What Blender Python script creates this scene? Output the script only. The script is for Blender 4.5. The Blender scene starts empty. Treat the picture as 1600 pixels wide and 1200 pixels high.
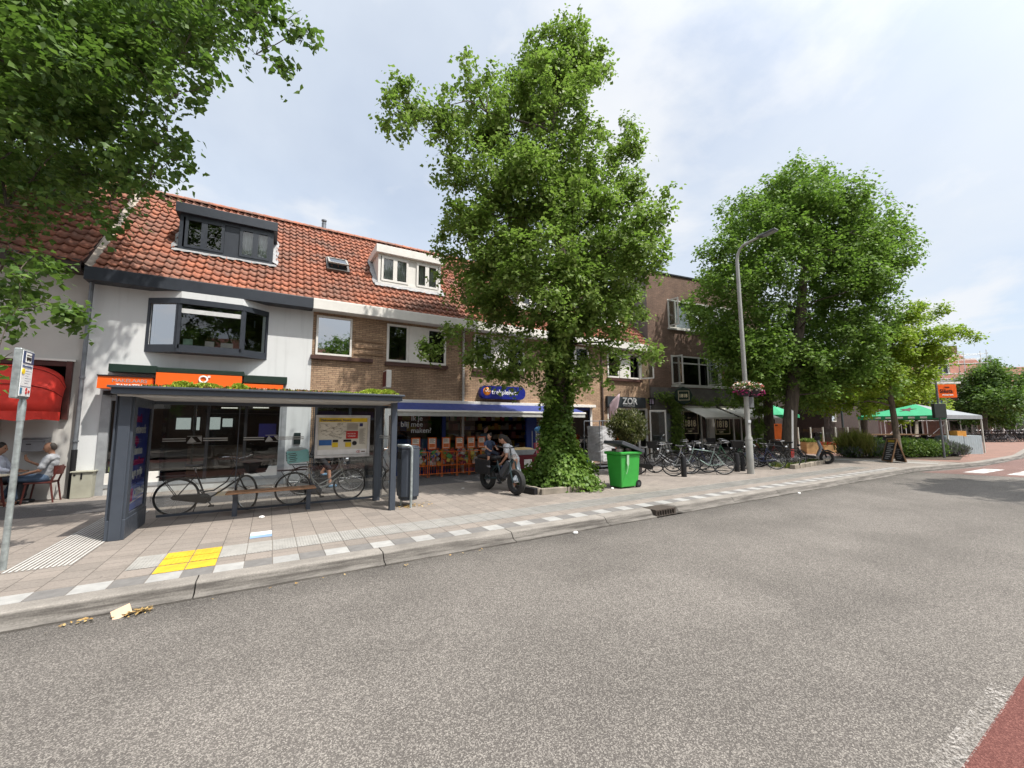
import bpy, bmesh, math, random
import numpy as np
from mathutils import Vector, Matrix

# ------------------------------------------------------------------ camera, world, sun
S = bpy.context.scene
COL = S.collection
R_ = math.radians
CAM_R = Vector((0.859888, -0.510466, -0.004108)); CAM_F = Vector((0.508184, 0.855228, 0.101659))
CAM_R = (CAM_R - CAM_F * CAM_R.dot(CAM_F)).normalized(); CAM_F.normalize()
CAM_U = CAM_R.cross(CAM_F)
CAM_O = Vector((0, 0, 1.82)); FPX = 632.0
cd = bpy.data.cameras.new('camera'); cam = bpy.data.objects.new('camera', cd); COL.objects.link(cam)
m3 = Matrix((CAM_R, CAM_U, -CAM_F)).transposed()
cam.matrix_world = Matrix.Translation(CAM_O) @ m3.to_4x4()
cd.sensor_width = 36; cd.lens = 36 * FPX / 1600; cd.clip_end = 3000; cd.clip_start = 0.05
S.camera = cam
S.view_settings.view_transform = 'Standard'; S.view_settings.look = 'None'
S.view_settings.exposure = 0.72; S.view_settings.gamma = 1

SUN = Vector((0.67, -1.04, 2.29)).normalized()          # towards the sun
sl = bpy.data.lights.new('sun', 'SUN'); sl.energy = 3.75; sl.angle = R_(0.6); sl.color = (1.0, 0.95, 0.87)
so = bpy.data.objects.new('sun', sl); COL.objects.link(so)
so.rotation_euler = (-SUN).to_track_quat('-Z', 'Y').to_euler()

w = bpy.data.worlds.new('World'); S.world = w; w.use_nodes = True
nt = w.node_tree; nt.nodes.clear()
def wn(t, **k):
    n = nt.nodes.new(t)
    for a, b in k.items(): setattr(n, a, b)
    return n
sky = wn('ShaderNodeTexSky', sky_type='NISHITA', sun_disc=False)
sky.sun_elevation = math.asin(SUN.z); sky.sun_rotation = math.atan2(SUN.x, SUN.y); sky.dust_density = 2.0; sky.air_density = 1.0
tc = wn('ShaderNodeTexCoord')
sep = wn('ShaderNodeSeparateXYZ'); nt.links.new(tc.outputs['Generated'], sep.inputs[0])
mx = wn('ShaderNodeMath', operation='MAXIMUM'); nt.links.new(sep.outputs[2], mx.inputs[0]); mx.inputs[1].default_value = 0.0
ad = wn('ShaderNodeMath', operation='ADD'); nt.links.new(mx.outputs[0], ad.inputs[0]); ad.inputs[1].default_value = 0.22
dv = wn('ShaderNodeVectorMath', operation='SCALE'); nt.links.new(tc.outputs['Generated'], dv.inputs[0])
iv = wn('ShaderNodeMath', operation='DIVIDE'); iv.inputs[0].default_value = 1.0; nt.links.new(ad.outputs[0], iv.inputs[1]); nt.links.new(iv.outputs[0], dv.inputs['Scale'])
def wnoise(scale, detail, rough, dist=0.0, off=(0, 0, 0)):
    mp = wn('ShaderNodeMapping'); mp.inputs['Location'].default_value = off; nt.links.new(dv.outputs[0], mp.inputs[0])
    n = wn('ShaderNodeTexNoise'); n.inputs['Scale'].default_value = scale; n.inputs['Detail'].default_value = detail
    n.inputs['Roughness'].default_value = rough; n.inputs['Distortion'].default_value = dist
    nt.links.new(mp.outputs[0], n.inputs['Vector']); return n
def wramp(src, stops):
    r = wn('ShaderNodeValToRGB'); e = r.color_ramp.elements
    e[0].position, e[0].color = stops[0]; e[1].position, e[1].color = stops[-1]
    for p, c in stops[1:-1]:
        q = e.new(p); q.color = c
    nt.links.new(src, r.inputs[0]); return r
g = lambda v: (v, v, v, 1)
n1 = wnoise(0.75, 7, 0.55, 0.3, (3.1, 1.7, 0)); veil = wramp(n1.outputs[0], [(0.30, g(0.62)), (0.52, g(0.90)), (0.70, g(0.98))])
n2 = wnoise(1.5, 12, 0.55, 0.25, (7.3, 2.2, 1)); puff = wramp(n2.outputs[0], [(0.47, g(0.0)), (0.56, g(0.75)), (0.66, g(1.0))])
n3 = wnoise(0.5, 4, 0.5, 0.2, (1.3, 9.2, 4)); tone = wramp(n3.outputs[0], [(0.35, (0.362, 0.405, 0.464, 1)), (0.65, (0.390, 0.416, 0.448, 1))])
sc = wn('ShaderNodeVectorMath', operation='SCALE'); nt.links.new(sky.outputs[0], sc.inputs[0]); sc.inputs['Scale'].default_value = 0.085
m1 = wn('ShaderNodeMix', data_type='RGBA'); nt.links.new(veil.outputs[0], m1.inputs['Factor']); nt.links.new(sc.outputs[0], m1.inputs['A']); nt.links.new(tone.outputs[0], m1.inputs['B'])
m2 = wn('ShaderNodeMix', data_type='RGBA'); nt.links.new(puff.outputs[0], m2.inputs['Factor']); nt.links.new(m1.outputs['Result'], m2.inputs['A']); m2.inputs['B'].default_value = (0.425, 0.437, 0.455, 1)
# sky brightened round the sun, behind the camera, as added fill for the facades
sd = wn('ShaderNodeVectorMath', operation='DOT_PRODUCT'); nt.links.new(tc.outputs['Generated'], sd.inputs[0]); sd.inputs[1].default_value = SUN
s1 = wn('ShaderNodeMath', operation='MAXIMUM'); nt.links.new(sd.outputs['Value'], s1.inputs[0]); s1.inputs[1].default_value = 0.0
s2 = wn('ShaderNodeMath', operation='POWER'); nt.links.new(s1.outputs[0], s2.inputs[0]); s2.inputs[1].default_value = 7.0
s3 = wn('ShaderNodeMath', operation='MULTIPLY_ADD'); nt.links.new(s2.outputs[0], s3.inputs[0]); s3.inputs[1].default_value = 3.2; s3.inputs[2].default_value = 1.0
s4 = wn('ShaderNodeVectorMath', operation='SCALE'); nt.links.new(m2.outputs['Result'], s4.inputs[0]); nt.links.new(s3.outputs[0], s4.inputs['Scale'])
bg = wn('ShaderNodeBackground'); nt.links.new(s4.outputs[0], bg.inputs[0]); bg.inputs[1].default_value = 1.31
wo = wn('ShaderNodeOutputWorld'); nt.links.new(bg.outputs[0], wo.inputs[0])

# ------------------------------------------------------------------ pixel -> place helpers (1600x1200 photo pixels)
def ray(x, y): return CAM_F + CAM_R * ((x - 800) / FPX) + CAM_U * ((600 - y) / FPX)
def at_z(x, y, z=0.13):
    d = ray(x, y); return CAM_O + d * ((z - CAM_O.z) / d.z)
def at_y(x, y, Y):
    d = ray(x, y); return CAM_O + d * (Y / d.y)
def at_d(x, y, dist): return CAM_O + ray(x, y) * dist
def at_v(x, y, dist):
    """like at_d, but on the upright through the place at that distance, so tall things do not lean to the camera"""
    p = at_d(x, y, dist)
    for _ in range(3): p = at_d(x, y, dist + CAM_F.z * (p.z - 0.13))
    return p

# ------------------------------------------------------------------ materials
MATS = {}
class NT:
    def __init__(s, name):
        s.m = bpy.data.materials.new(name); s.m.use_nodes = True; s.t = s.m.node_tree; s.t.nodes.clear()
        s.out = s.n('ShaderNodeOutputMaterial'); s.b = s.n('ShaderNodeBsdfPrincipled'); s.l(s.b.outputs[0], s.out.inputs[0])
    def n(s, t, **k):
        x = s.t.nodes.new(t)
        for a, b in k.items(): setattr(x, a, b)
        return x
    def l(s, a, b): s.t.links.new(a, b)
    def pos(s): return s.n('ShaderNodeNewGeometry').outputs['Position']
    def obj(s): return s.n('ShaderNodeTexCoord').outputs['Object']
    def noise(s, vec, scale, detail=4, rough=0.55):
        x = s.n('ShaderNodeTexNoise'); x.inputs['Scale'].default_value = scale; x.inputs['Detail'].default_value = detail
        x.inputs['Roughness'].default_value = rough; s.l(vec, x.inputs['Vector']); return x.outputs[0]
    def rng(s, v, a, b, c, d):
        x = s.n('ShaderNodeMapRange'); s.l(v, x.inputs[0])
        for i, q in enumerate((a, b, c, d)): x.inputs[i + 1].default_value = q
        return x.outputs[0]
    def math(s, op, a, b=None):
        x = s.n('ShaderNodeMath', operation=op)
        for i, q in enumerate((a, b)):
            if q is None: continue
            if isinstance(q, (int, float)): x.inputs[i].default_value = q
            else: s.l(q, x.inputs[i])
        return x.outputs[0]
    def mix(s, f, a, b, mode='MIX'):
        x = s.n('ShaderNodeMix', data_type='RGBA', blend_type=mode)
        for k, q in (('Factor', f), ('A', a), ('B', b)):
            if isinstance(q, (int, float)): x.inputs[k].default_value = q
            elif isinstance(q, tuple): x.inputs[k].default_value = q if len(q) == 4 else q + (1,)
            else: s.l(q, x.inputs[k])
        return x.outputs['Result']
    def scale(s, c, f):
        x = s.n('ShaderNodeVectorMath', operation='SCALE')
        if isinstance(c, tuple): x.inputs[0].default_value = c[:3]
        else: s.l(c, x.inputs[0])
        s.l(f, x.inputs['Scale']); return x.outputs[0]
    def bump(s, h, strength=0.3, dist=0.02):
        x = s.n('ShaderNodeBump'); x.inputs['Strength'].default_value = strength; x.inputs['Distance'].default_value = dist
        s.l(h, x.inputs['Height']); s.l(x.outputs[0], s.b.inputs['Normal'])
    def comb(s, x, y, z=0.0):
        c = s.n('ShaderNodeCombineXYZ')
        for i, q in enumerate((x, y, z)):
            if isinstance(q, (int, float)): c.inputs[i].default_value = q
            else: s.l(q, c.inputs[i])
        return c.outputs[0]
    def sep(s, v):
        x = s.n('ShaderNodeSeparateXYZ'); s.l(v, x.inputs[0]); return x.outputs
def mk(name, col, rough=0.6, metal=0.0, var=0.14, vs=5.0, bump=0.0, bs=60.0, spec=0.4, emit=0.0, dirt=0.0):
    if name in MATS: return MATS[name]
    N = NT(name); p = N.obj()
    f = N.rng(N.noise(p, vs, 5), 0.3, 0.7, 1 - var, 1 + var)
    c = N.scale(col, f)
    if dirt:
        d = N.rng(N.noise(N.pos(), 1.3, 6, 0.65), 0.45, 0.75, 0.0, dirt)
        c = N.mix(d, c, tuple(q * 0.35 + 0.02 for q in col))
    N.l(c, N.b.inputs['Base Color'])
    N.l(N.rng(N.noise(p, vs * 3, 3), 0.3, 0.7, max(0.03, rough - 0.08), min(1, rough + 0.08)), N.b.inputs['Roughness'])
    N.b.inputs['Metallic'].default_value = metal; N.b.inputs['Specular IOR Level'].default_value = spec
    if bump: N.bump(N.noise(p, bs, 5), bump, 0.01)
    if emit:
        N.b.inputs['Emission Color'].default_value = col + (1,); N.b.inputs['Emission Strength'].default_value = emit
    MATS[name] = N.m; return N.m
def brick(name, c1, c2, mortar, stain=0.25, bw=0.22, bh=0.062):
    N = NT(name); P = N.sep(N.pos())
    v = N.comb(N.math('ADD', P[0], P[1]), P[2])
    b = N.n('ShaderNodeTexBrick'); N.l(v, b.inputs['Vector']); b.inputs['Color1'].default_value = c1 + (1,); b.inputs['Color2'].default_value = c2 + (1,)
    b.inputs['Mortar'].default_value = mortar + (1,); b.inputs['Scale'].default_value = 1; b.inputs['Brick Width'].default_value = bw
    b.inputs['Row Height'].default_value = bh; b.inputs['Mortar Size'].default_value = 0.007; b.inputs['Mortar Smooth'].default_value = 0.3; b.inputs['Bias'].default_value = -0.1
    c = N.scale(b.outputs[0], N.rng(N.noise(N.pos(), 0.9, 6, 0.6), 0.3, 0.7, 1 - stain, 1 + stain))
    c = N.scale(c, N.rng(N.noise(N.pos(), 14, 3), 0.3, 0.7, 0.85, 1.15))
    N.l(c, N.b.inputs['Base Color']); N.b.inputs['Roughness'].default_value = 0.9
    N.bump(N.math('MULTIPLY', b.outputs[1], -1.0), 0.6, 0.008); return N.m
def glassmat(name, tint=(0.9, 0.95, 0.95), refl=1.0, rough=0.02, base=0.04):
    N = NT(name); tr = N.n('ShaderNodeBsdfTransparent'); tr.inputs[0].default_value = tint + (1,)
    gl = N.n('ShaderNodeBsdfGlossy'); gl.inputs['Roughness'].default_value = rough
    lw = N.n('ShaderNodeLayerWeight'); lw.inputs['Blend'].default_value = 0.25
    f = N.math('MULTIPLY', N.rng(lw.outputs['Fresnel'], 0, 1, base, 1.0), refl)
    mxs = N.n('ShaderNodeMixShader'); N.l(f, mxs.inputs[0]); N.l(tr.outputs[0], mxs.inputs[1]); N.l(gl.outputs[0], mxs.inputs[2])
    # slight waviness of old panes
    bp = N.n('ShaderNodeBump'); bp.inputs['Strength'].default_value = 0.03; bp.inputs['Distance'].default_value = 0.05
    N.l(N.noise(N.pos(), 1.4, 2), bp.inputs['Height']); N.l(bp.outputs[0], gl.inputs['Normal'])
    N.l(mxs.outputs[0], N.out.inputs[0]); return N.m
def leafmat(name, col, col2, trans=0.35):
    N = NT(name); r = N.n('ShaderNodeNewGeometry').outputs['Random Per Island']
    c = N.mix(r, col, col2)
    c = N.scale(c, N.rng(N.noise(N.pos(), 0.8, 4), 0.3, 0.7, 0.75, 1.2))
    N.l(c, N.b.inputs['Base Color']); N.b.inputs['Roughness'].default_value = 0.5; N.b.inputs['Specular IOR Level'].default_value = 0.3
    t = N.n('ShaderNodeBsdfTranslucent'); N.l(N.mix(0.5, c, (0.16, 0.30, 0.03), 'MIX'), t.inputs[0])
    x = N.n('ShaderNodeMixShader'); x.inputs[0].default_value = trans; N.l(N.b.outputs[0], x.inputs[1]); N.l(t.outputs[0], x.inputs[2])
    N.l(x.outputs[0], N.out.inputs[0]); return N.m

# ------------------------------------------------------------------ objects
def tag(o, label=None, cat=None, group=None, kind=None):
    if label: o['label'] = label
    if cat: o['category'] = cat
    if group: o['group'] = group
    if kind: o['kind'] = kind
    return o
OFF = {}
def thing(name, loc, label, cat, group=None, rz=0.0):
    o = bpy.data.objects.new(name, None); COL.objects.link(o); o.location = loc; o.rotation_euler.z = rz
    o.empty_display_size = 0.2; OFF[o.name] = Vector(loc) if rz == 0 else Vector((0, 0, 0))
    return tag(o, label, cat, group)
class MB:
    def __init__(s, mat=None): s.v = []; s.f = []; s.fm = []; s.mats = []; s.c = 0; s.use(mat) if mat else None
    def use(s, m):
        if m not in s.mats: s.mats.append(m)
        s.c = s.mats.index(m); return s
    def add(s, vs, fs):
        k = len(s.v); s.v.extend([tuple(q) for q in vs]); s.f.extend([tuple(k + i for i in q) for q in fs]); s.fm.extend([s.c] * len(fs)); return s
    def box(s, x0, x1, y0, y1, z0, z1):
        vs = [(x, y, z) for z in (z0, z1) for y in (y0, y1) for x in (x0, x1)]
        return s.add(vs, [(0, 2, 3, 1), (4, 5, 7, 6), (0, 1, 5, 4), (2, 6, 7, 3), (0, 4, 6, 2), (1, 3, 7, 5)])
    def obox(s, c, size, M=None):
        a, b, d = [q / 2 for q in size]; vs = [Vector((x, y, z)) for z in (-d, d) for y in (-b, b) for x in (-a, a)]
        vs = [Vector(c) + (M @ q if M else q) for q in vs]
        return s.add(vs, [(0, 2, 3, 1), (4, 5, 7, 6), (0, 1, 5, 4), (2, 6, 7, 3), (0, 4, 6, 2), (1, 3, 7, 5)])
    def face(s, *p): return s.add(p, [tuple(range(len(p)))])
    def prism(s, pts, vec):
        n = len(pts); vec = Vector(vec); a = [Vector(p) for p in pts]; b = [p + vec for p in a]
        return s.add(a + b, [tuple(range(n))[::-1], tuple(range(n, 2 * n))] + [(i, (i + 1) % n, n + (i + 1) % n, n + i) for i in range(n)])
    def tube(s, path, r, n=8, cap=True):
        P = [Vector(p) for p in path]; rs = r if isinstance(r, (list, tuple)) else [r] * len(P); vs = []; fs = []
        up = None
        for i, p in enumerate(P):
            t = (P[min(i + 1, len(P) - 1)] - P[max(i - 1, 0)])
            t = t.normalized() if t.length > 1e-9 else Vector((0, 0, 1))
            if up is None: up = Vector((0, 0, 1)) if abs(t.z) < 0.9 else Vector((1, 0, 0))
            a = (up - t * up.dot(t)).normalized(); b = t.cross(a); up = a
            for k in range(n):
                q = 2 * math.pi * k / n; vs.append(p + (a * math.cos(q) + b * math.sin(q)) * rs[i])
        for i in range(len(P) - 1):
            for k in range(n): fs.append((i * n + k, i * n + (k + 1) % n, (i + 1) * n + (k + 1) % n, (i + 1) * n + k))
        if cap: fs.append(tuple(range(n))[::-1]); fs.append(tuple((len(P) - 1) * n + k for k in range(n)))
        return s.add(vs, fs)
    def lathe(s, c, prof, n=20, axis='Z'):
        vs = []; fs = []; c = Vector(c)
        for r, z in prof:
            for k in range(n):
                q = 2 * math.pi * k / n; x, y = r * math.cos(q), r * math.sin(q)
                vs.append(c + Vector((x, y, z) if axis == 'Z' else (x, z, y) if axis == 'Y' else (z, x, y)))
        for i in range(len(prof) - 1):
            for k in range(n): fs.append((i * n + k, i * n + (k + 1) % n, (i + 1) * n + (k + 1) % n, (i + 1) * n + k))
        if prof[0][0] > 1e-4: fs.append(tuple(range(n))[::-1])
        if prof[-1][0] > 1e-4: fs.append(tuple((len(prof) - 1) * n + k for k in range(n)))
        return s.add(vs, fs)
    def ell(s, c, r, nu=14, nv=9, M=None):
        r = (r, r, r) if isinstance(r, (int, float)) else r; vs = []; fs = []
        for i in range(nv + 1):
            th = math.pi * i / nv
            for k in range(nu):
                q = 2 * math.pi * k / nu; p = Vector((r[0] * math.sin(th) * math.cos(q), r[1] * math.sin(th) * math.sin(q), r[2] * math.cos(th)))
                vs.append(Vector(c) + (M @ p if M else p))
        for i in range(nv):
            for k in range(nu): fs.append((i * nu + k, (i + 1) * nu + k, (i + 1) * nu + (k + 1) % nu, i * nu + (k + 1) % nu))
        return s.add(vs, fs)
    def torus(s, c, R, r, n=28, m=7, axis='Y'):
        vs = []; fs = []; c = Vector(c)
        for i in range(n):
            q = 2 * math.pi * i / n
            for k in range(m):
                u = 2 * math.pi * k / m; a = R + r * math.cos(u); p = (a * math.cos(q), r * math.sin(u), a * math.sin(q))
                vs.append(c + Vector(p if axis == 'Y' else (p[0], p[2], p[1])))
        for i in range(n):
            for k in range(m): fs.append((i * m + k, i * m + (k + 1) % m, ((i + 1) % n) * m + (k + 1) % m, ((i + 1) % n) * m + k))
        return s.add(vs, fs)
    def build(s, name, parent=None, base=None, smooth=False, bevel=0.0, world=True):
        off = Vector((0, 0, 0))
        if parent is not None and world: off = OFF.get(parent.name, off)
        if parent is None and base is not None: off = Vector(base)
        me = bpy.data.meshes.new(name); me.from_pydata([(x - off.x, y - off.y, z - off.z) for x, y, z in s.v], [], s.f)
        for m in s.mats: me.materials.append(m)
        if len(s.mats) > 1: me.polygons.foreach_set('material_index', s.fm)
        bm = bmesh.new(); bm.from_mesh(me); bmesh.ops.remove_doubles(bm, verts=bm.verts, dist=1e-5) if smooth else None
        bmesh.ops.recalc_face_normals(bm, faces=bm.faces); bm.to_mesh(me); bm.free()
        if smooth:
            me.shade_smooth(); me.set_sharp_from_angle(angle=R_(42))
        o = bpy.data.objects.new(name, me); COL.objects.link(o)
        if parent is not None: o.parent = parent; OFF[o.name] = off
        elif base is not None: o.location = off
        if bevel:
            b = o.modifiers.new('bevel', 'BEVEL'); b.width = bevel; b.segments = 2; b.limit_method = 'ANGLE'; b.angle_limit = R_(50)
        return o
def dup(root, loc, rz=None, label=None, group=None):
    r = root.copy(); COL.objects.link(r); r.location = loc
    if rz is not None: r.rotation_euler = (0, 0, rz)
    if label: r['label'] = label
    if group: r['group'] = group
    def rec(a, b):
        for ch in list(a.children):
            c = ch.copy(); COL.objects.link(c); c.parent = b; rec(ch, c)
    rec(root, r); return r
def child(r, nm):
    return [c for c in r.children if c.name.split('.')[0] == nm]
def recolor(r, nm, mat):
    for c in child(r, nm):
        c.material_slots[0].link = 'OBJECT'; c.material_slots[0].material = mat
def text(mb, s, size, origin, xdir, updir, depth=0.006, align='LEFT', bold=0.0, sx=1.0):
    """lettering as thin solid geometry added to a mesh builder; origin = baseline start"""
    cu = bpy.data.curves.new('t', 'FONT'); cu.body = s; cu.size = size; cu.extrude = depth / 2; cu.align_x = align; cu.offset = bold; cu.resolution_u = 3
    o = bpy.data.objects.new('t', cu); COL.objects.link(o); bpy.context.view_layer.update()
    me = bpy.data.meshes.new_from_object(o.evaluated_get(bpy.context.evaluated_depsgraph_get()))
    X = Vector(xdir).normalized(); U = Vector(updir).normalized(); Z = X.cross(U); O = Vector(origin)
    mb.add([O + X * v.co.x * sx + U * v.co.y + Z * v.co.z for v in me.vertices], [tuple(p.vertices) for p in me.polygons])
    bpy.data.objects.remove(o); bpy.data.curves.remove(cu); bpy.data.meshes.remove(me); return mb
def npmesh(name, V, F, mats, parent=None, base=None, fm=None):
    """fast mesh: V (n,3) world, F (m,k) all the same k"""
    off = np.array(OFF.get(parent.name, (0, 0, 0)) if parent is not None else (base if base is not None else (0, 0, 0)), float)
    me = bpy.data.meshes.new(name); n, k = F.shape
    me.vertices.add(len(V)); me.vertices.foreach_set('co', (V - off).astype(np.float32).ravel())
    me.loops.add(n * k); me.loops.foreach_set('vertex_index', F.astype(np.int32).ravel())
    me.polygons.add(n); me.polygons.foreach_set('loop_start', np.arange(0, n * k, k, dtype=np.int32))
    if fm is not None: me.polygons.foreach_set('material_index', fm.astype(np.int32))
    for m in mats: me.materials.append(m)
    me.update(); me.validate()
    o = bpy.data.objects.new(name, me); COL.objects.link(o)
    if parent is not None: o.parent = parent; OFF[o.name] = Vector(off)
    elif base is not None: o.location = Vector(base)
    return o
rnd = random.Random(7); NR = np.random.default_rng(11)
# ------------------------------------------------------------------ the setting: ground, road, pavement
def asphalt(name, base, light, red=False):
    N = NT(name); P = N.pos()
    v = N.n('ShaderNodeTexVoronoi'); v.inputs['Scale'].default_value = 140; N.l(P, v.inputs['Vector'])
    sp = N.sep(v.outputs['Color'])[0]
    f = N.rng(sp, 0.25, 1.0, 0.0, 1.0); f = N.math('POWER', f, 1.7)
    c = N.mix(f, base, light)
    c = N.scale(c, N.rng(N.noise(P, 0.55, 6, 0.6), 0.3, 0.7, 0.80, 1.16))
    c = N.scale(c, N.rng(N.noise(P, 300, 2, 0.5), 0.3, 0.7, 0.80, 1.20))
    # worn wheel tracks along the road and a dark gutter line
    y = N.sep(P)[1]; tr = N.math('SINE', N.math('MULTIPLY', y, 2.4)); c = N.scale(c, N.rng(tr, -1, 1, 0.95, 1.05))
    if not red:
        gt = N.rng(N.math('ADD', y, N.rng(N.noise(P, 2.2, 4), 0.3, 0.7, -0.25, 0.25)), 4.9, 5.6, 1.0, 0.62); c = N.scale(c, gt)
        cr = N.n('ShaderNodeTexVoronoi', feature='DISTANCE_TO_EDGE'); cr.inputs['Scale'].default_value = 0.23; wv = N.n('ShaderNodeVectorMath', operation='ADD'); nz = N.n('ShaderNodeTexNoise'); nz.inputs['Scale'].default_value = 1.6; nz.inputs['Detail'].default_value = 6; N.l(P, nz.inputs['Vector']); N.l(P, wv.inputs[0]); N.l(nz.outputs['Color'], wv.inputs[1]); N.l(wv.outputs[0], cr.inputs['Vector'])
        ck = N.math('MULTIPLY', N.rng(cr.outputs['Distance'], 0.0, 0.0035, 1.0, 0.0), N.rng(N.noise(P, 0.35, 3), 0.54, 0.62, 0.0, 0.16)); c = N.scale(c, N.math('SUBTRACT', 1.0, ck))
        oil = N.rng(N.noise(P, 5.5, 2, 0.4), 0.74, 0.80, 1.0, 0.72); c = N.scale(c, oil)
        st = N.rng(N.noise(N.comb(N.math('MULTIPLY', N.sep(P)[0], 0.5), y), 0.8, 3, 0.5), 0.54, 0.74, 1.0, 0.84); c = N.scale(c, st)
    N.l(c, N.b.inputs['Base Color']); N.b.inputs['Roughness'].default_value = 0.85; N.b.inputs['Specular IOR Level'].default_value = 0.25
    N.bump(N.math('ADD', v.outputs['Distance'], N.noise(P, 120, 3)), 0.55, 0.006); return N.m
def paving(name, c1, c2, joint, rowx=0.302, x0=0.10, ylen=0.30, var=0.12):
    N = NT(name); P = N.sep(N.pos())
    v = N.comb(N.math('ADD', P[1], 0.0), N.math('ADD', P[0], 30.2 - x0))
    b = N.n('ShaderNodeTexBrick'); N.l(v, b.inputs['Vector']); b.inputs['Scale'].default_value = 1
    b.inputs['Brick Width'].default_value = ylen; b.inputs['Row Height'].default_value = rowx; b.inputs['Mortar Size'].default_value = 0.005
    b.inputs['Mortar Smooth'].default_value = 0.4; b.inputs['Bias'].default_value = 0
    for k, c in (('Color1', c1), ('Color2', c2), ('Mortar', joint)): b.inputs[k].default_value = c + (1,)
    p3 = N.pos(); c = N.scale(b.outputs[0], N.rng(N.noise(p3, 0.8, 6, 0.62), 0.3, 0.7, 1 - var, 1 + var))
    c = N.scale(c, N.rng(N.noise(p3, 45, 3, 0.6), 0.3, 0.7, 0.84, 1.14))
    d = N.rng(N.noise(p3, 3.2, 5, 0.7), 0.56, 0.74, 1.0, 0.68); c = N.scale(c, d); c = N.scale(c, N.rng(N.noise(p3, 13, 2, 0.4), 0.70, 0.74, 1.0, 0.70))
    tv = N.n('ShaderNodeTexWhiteNoise'); tv.noise_dimensions = '2D'; N.l(N.comb(N.math('FLOOR', N.math('DIVIDE', P[1], ylen)), N.math('FLOOR', N.math('DIVIDE', N.math('ADD', P[0], 30.2 - x0), rowx))), tv.inputs['Vector']); c = N.scale(c, N.rng(tv.outputs['Value'], 0, 1, .92, 1.07))
    N.l(c, N.b.inputs['Base Color']); N.b.inputs['Roughness'].default_value = 0.9
    N.bump(N.math('ADD', N.math('MULTIPLY', b.outputs[1], -1.0), N.math('MULTIPLY', N.noise(p3, 90, 3), 0.25)), 0.5, 0.006); return N.m
M_asph = asphalt('asphalt', (0.092, 0.083, 0.076), (0.285, 0.262, 0.236))
M_redasph = asphalt('red_asphalt', (0.105, 0.038, 0.032), (0.20, 0.085, 0.07), True)
M_pinkasph = asphalt('pink_asphalt', (0.13, 0.075, 0.065), (0.28, 0.19, 0.17), True)
M_pathasph = asphalt('path_asphalt', (0.060, 0.056, 0.056), (0.12, 0.115, 0.115), True)
M_pave = paving('pavement_tiles', (0.232, 0.200, 0.174), (0.204, 0.178, 0.156), (0.080, 0.068, 0.057))
M_bricks = paving('paving_bricks', (0.25, 0.135, 0.10), (0.20, 0.12, 0.095), (0.10, 0.07, 0.055), 0.1, 0, 0.2)
M_ground = mk('ground', (0.16, 0.13, 0.11), 0.95, var=0.2, vs=0.6)
def sheet(name, pts, z, mat, kind='structure'):
    o = MB(mat).face(*[(x, y, z) for x, y in pts]).build(name); return tag(o, kind=kind)
sheet('ground', [(-900, -900), (900, -900), (900, 900), (-900, 900)], -0.012, M_ground)
sheet('road', [(-120, -1.7), (400, -1.7), (400, 5.62), (-120, 5.62)], 0.0, M_asph)
sheet('cycle_lane', [(-60, -1.6), (21.0, -1.6), (21.0, 0.80), (-60, 0.80)], 0.004, M_redasph)
jx = [(21.1, 5.50), (21.55, 4.2), (22.1, 2.6), (23.0, 0.0), (23.6, -1.6), (90, -1.6), (90, 7.4), (36, 4.9), (30, 4.74), (25.5, 4.80), (23, 5.1)]
sheet('red_junction', jx, 0.004, M_pinkasph)
sheet('opposite_pavement', [(-120, -1.7), (400, -1.7), (400, -13.0), (-120, -13.0)], 0.12, M_pave)
# worn white line along the cycle lane, made of loose flakes of paint
def worn(name, density, thr, col=(0.62, 0.60, 0.57)):
    N = NT(name); f = N.math('MULTIPLY', N.rng(N.noise(N.pos(), density, 6, 0.75), thr - .05, thr + 0.10, 0.0, .92), N.rng(N.noise(N.pos(), 3.0, 4), .35, .6, .45, 1.0))
    tr = N.n('ShaderNodeBsdfTransparent'); x = N.n('ShaderNodeMixShader'); N.l(f, x.inputs[0]); N.l(tr.outputs[0], x.inputs[1]); N.l(N.b.outputs[0], x.inputs[2])
    N.b.inputs['Base Color'].default_value = col + (1,); N.b.inputs['Roughness'].default_value = 0.8; N.l(x.outputs[0], N.out.inputs[0]); return N.m
M_worn = worn('worn_white_paint', 48, 0.53, (0.50, 0.47, 0.44)); M_wornless = worn('crossing_paint', 14, 0.36, (0.66, 0.64, 0.62))
b = MB(M_worn)
for k in range(-10, 8): b.face(*[(x, y, 0.008) for x, y in ((3.12 + k * 3, 0.79), (4.45 + k * 3, 0.79), (4.45 + k * 3, 0.90), (3.12 + k * 3, 0.90))])
tag(b.build('lane_marking'), kind='structure')
b = MB(M_wornless)
for k in range(7):
    y = 4.62 - k * 1.02
    b.face(*[(x, yy, 0.009) for x, yy in ((22.35 + k * 0.25, y - 0.50), (24.9 + k * 0.25, y - 0.62), (24.7 + k * 0.25, y - 0.10), (22.3 + k * 0.25, y))])
tag(b.build('crossing_marking'), kind='structure')
# pavement slab, in two sheets butted at the kerb line
KY = [(-120, 5.97), (21.0, 5.97), (24, 5.6), (27, 5.2), (34, 5.15), (60, 7.6), (120, 12)]
sheet('pavement', [(x, y) for x, y in KY[:2]] + [(26.0, 5.45), (26.0, 60), (-120, 60)], 0.13, M_pave)
sheet('plaza', [(26.0, 5.33), (27, 5.2), (34, 5.15), (60, 7.6), (120, 12), (400, 30), (400, 90), (26.0, 90)], 0.13, M_bricks)
sheet('service_path', [(-60, 11.05), (24.0, 11.45), (24.0, 13.15), (-60, 13.15)], 0.134, M_pathasph)
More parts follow.
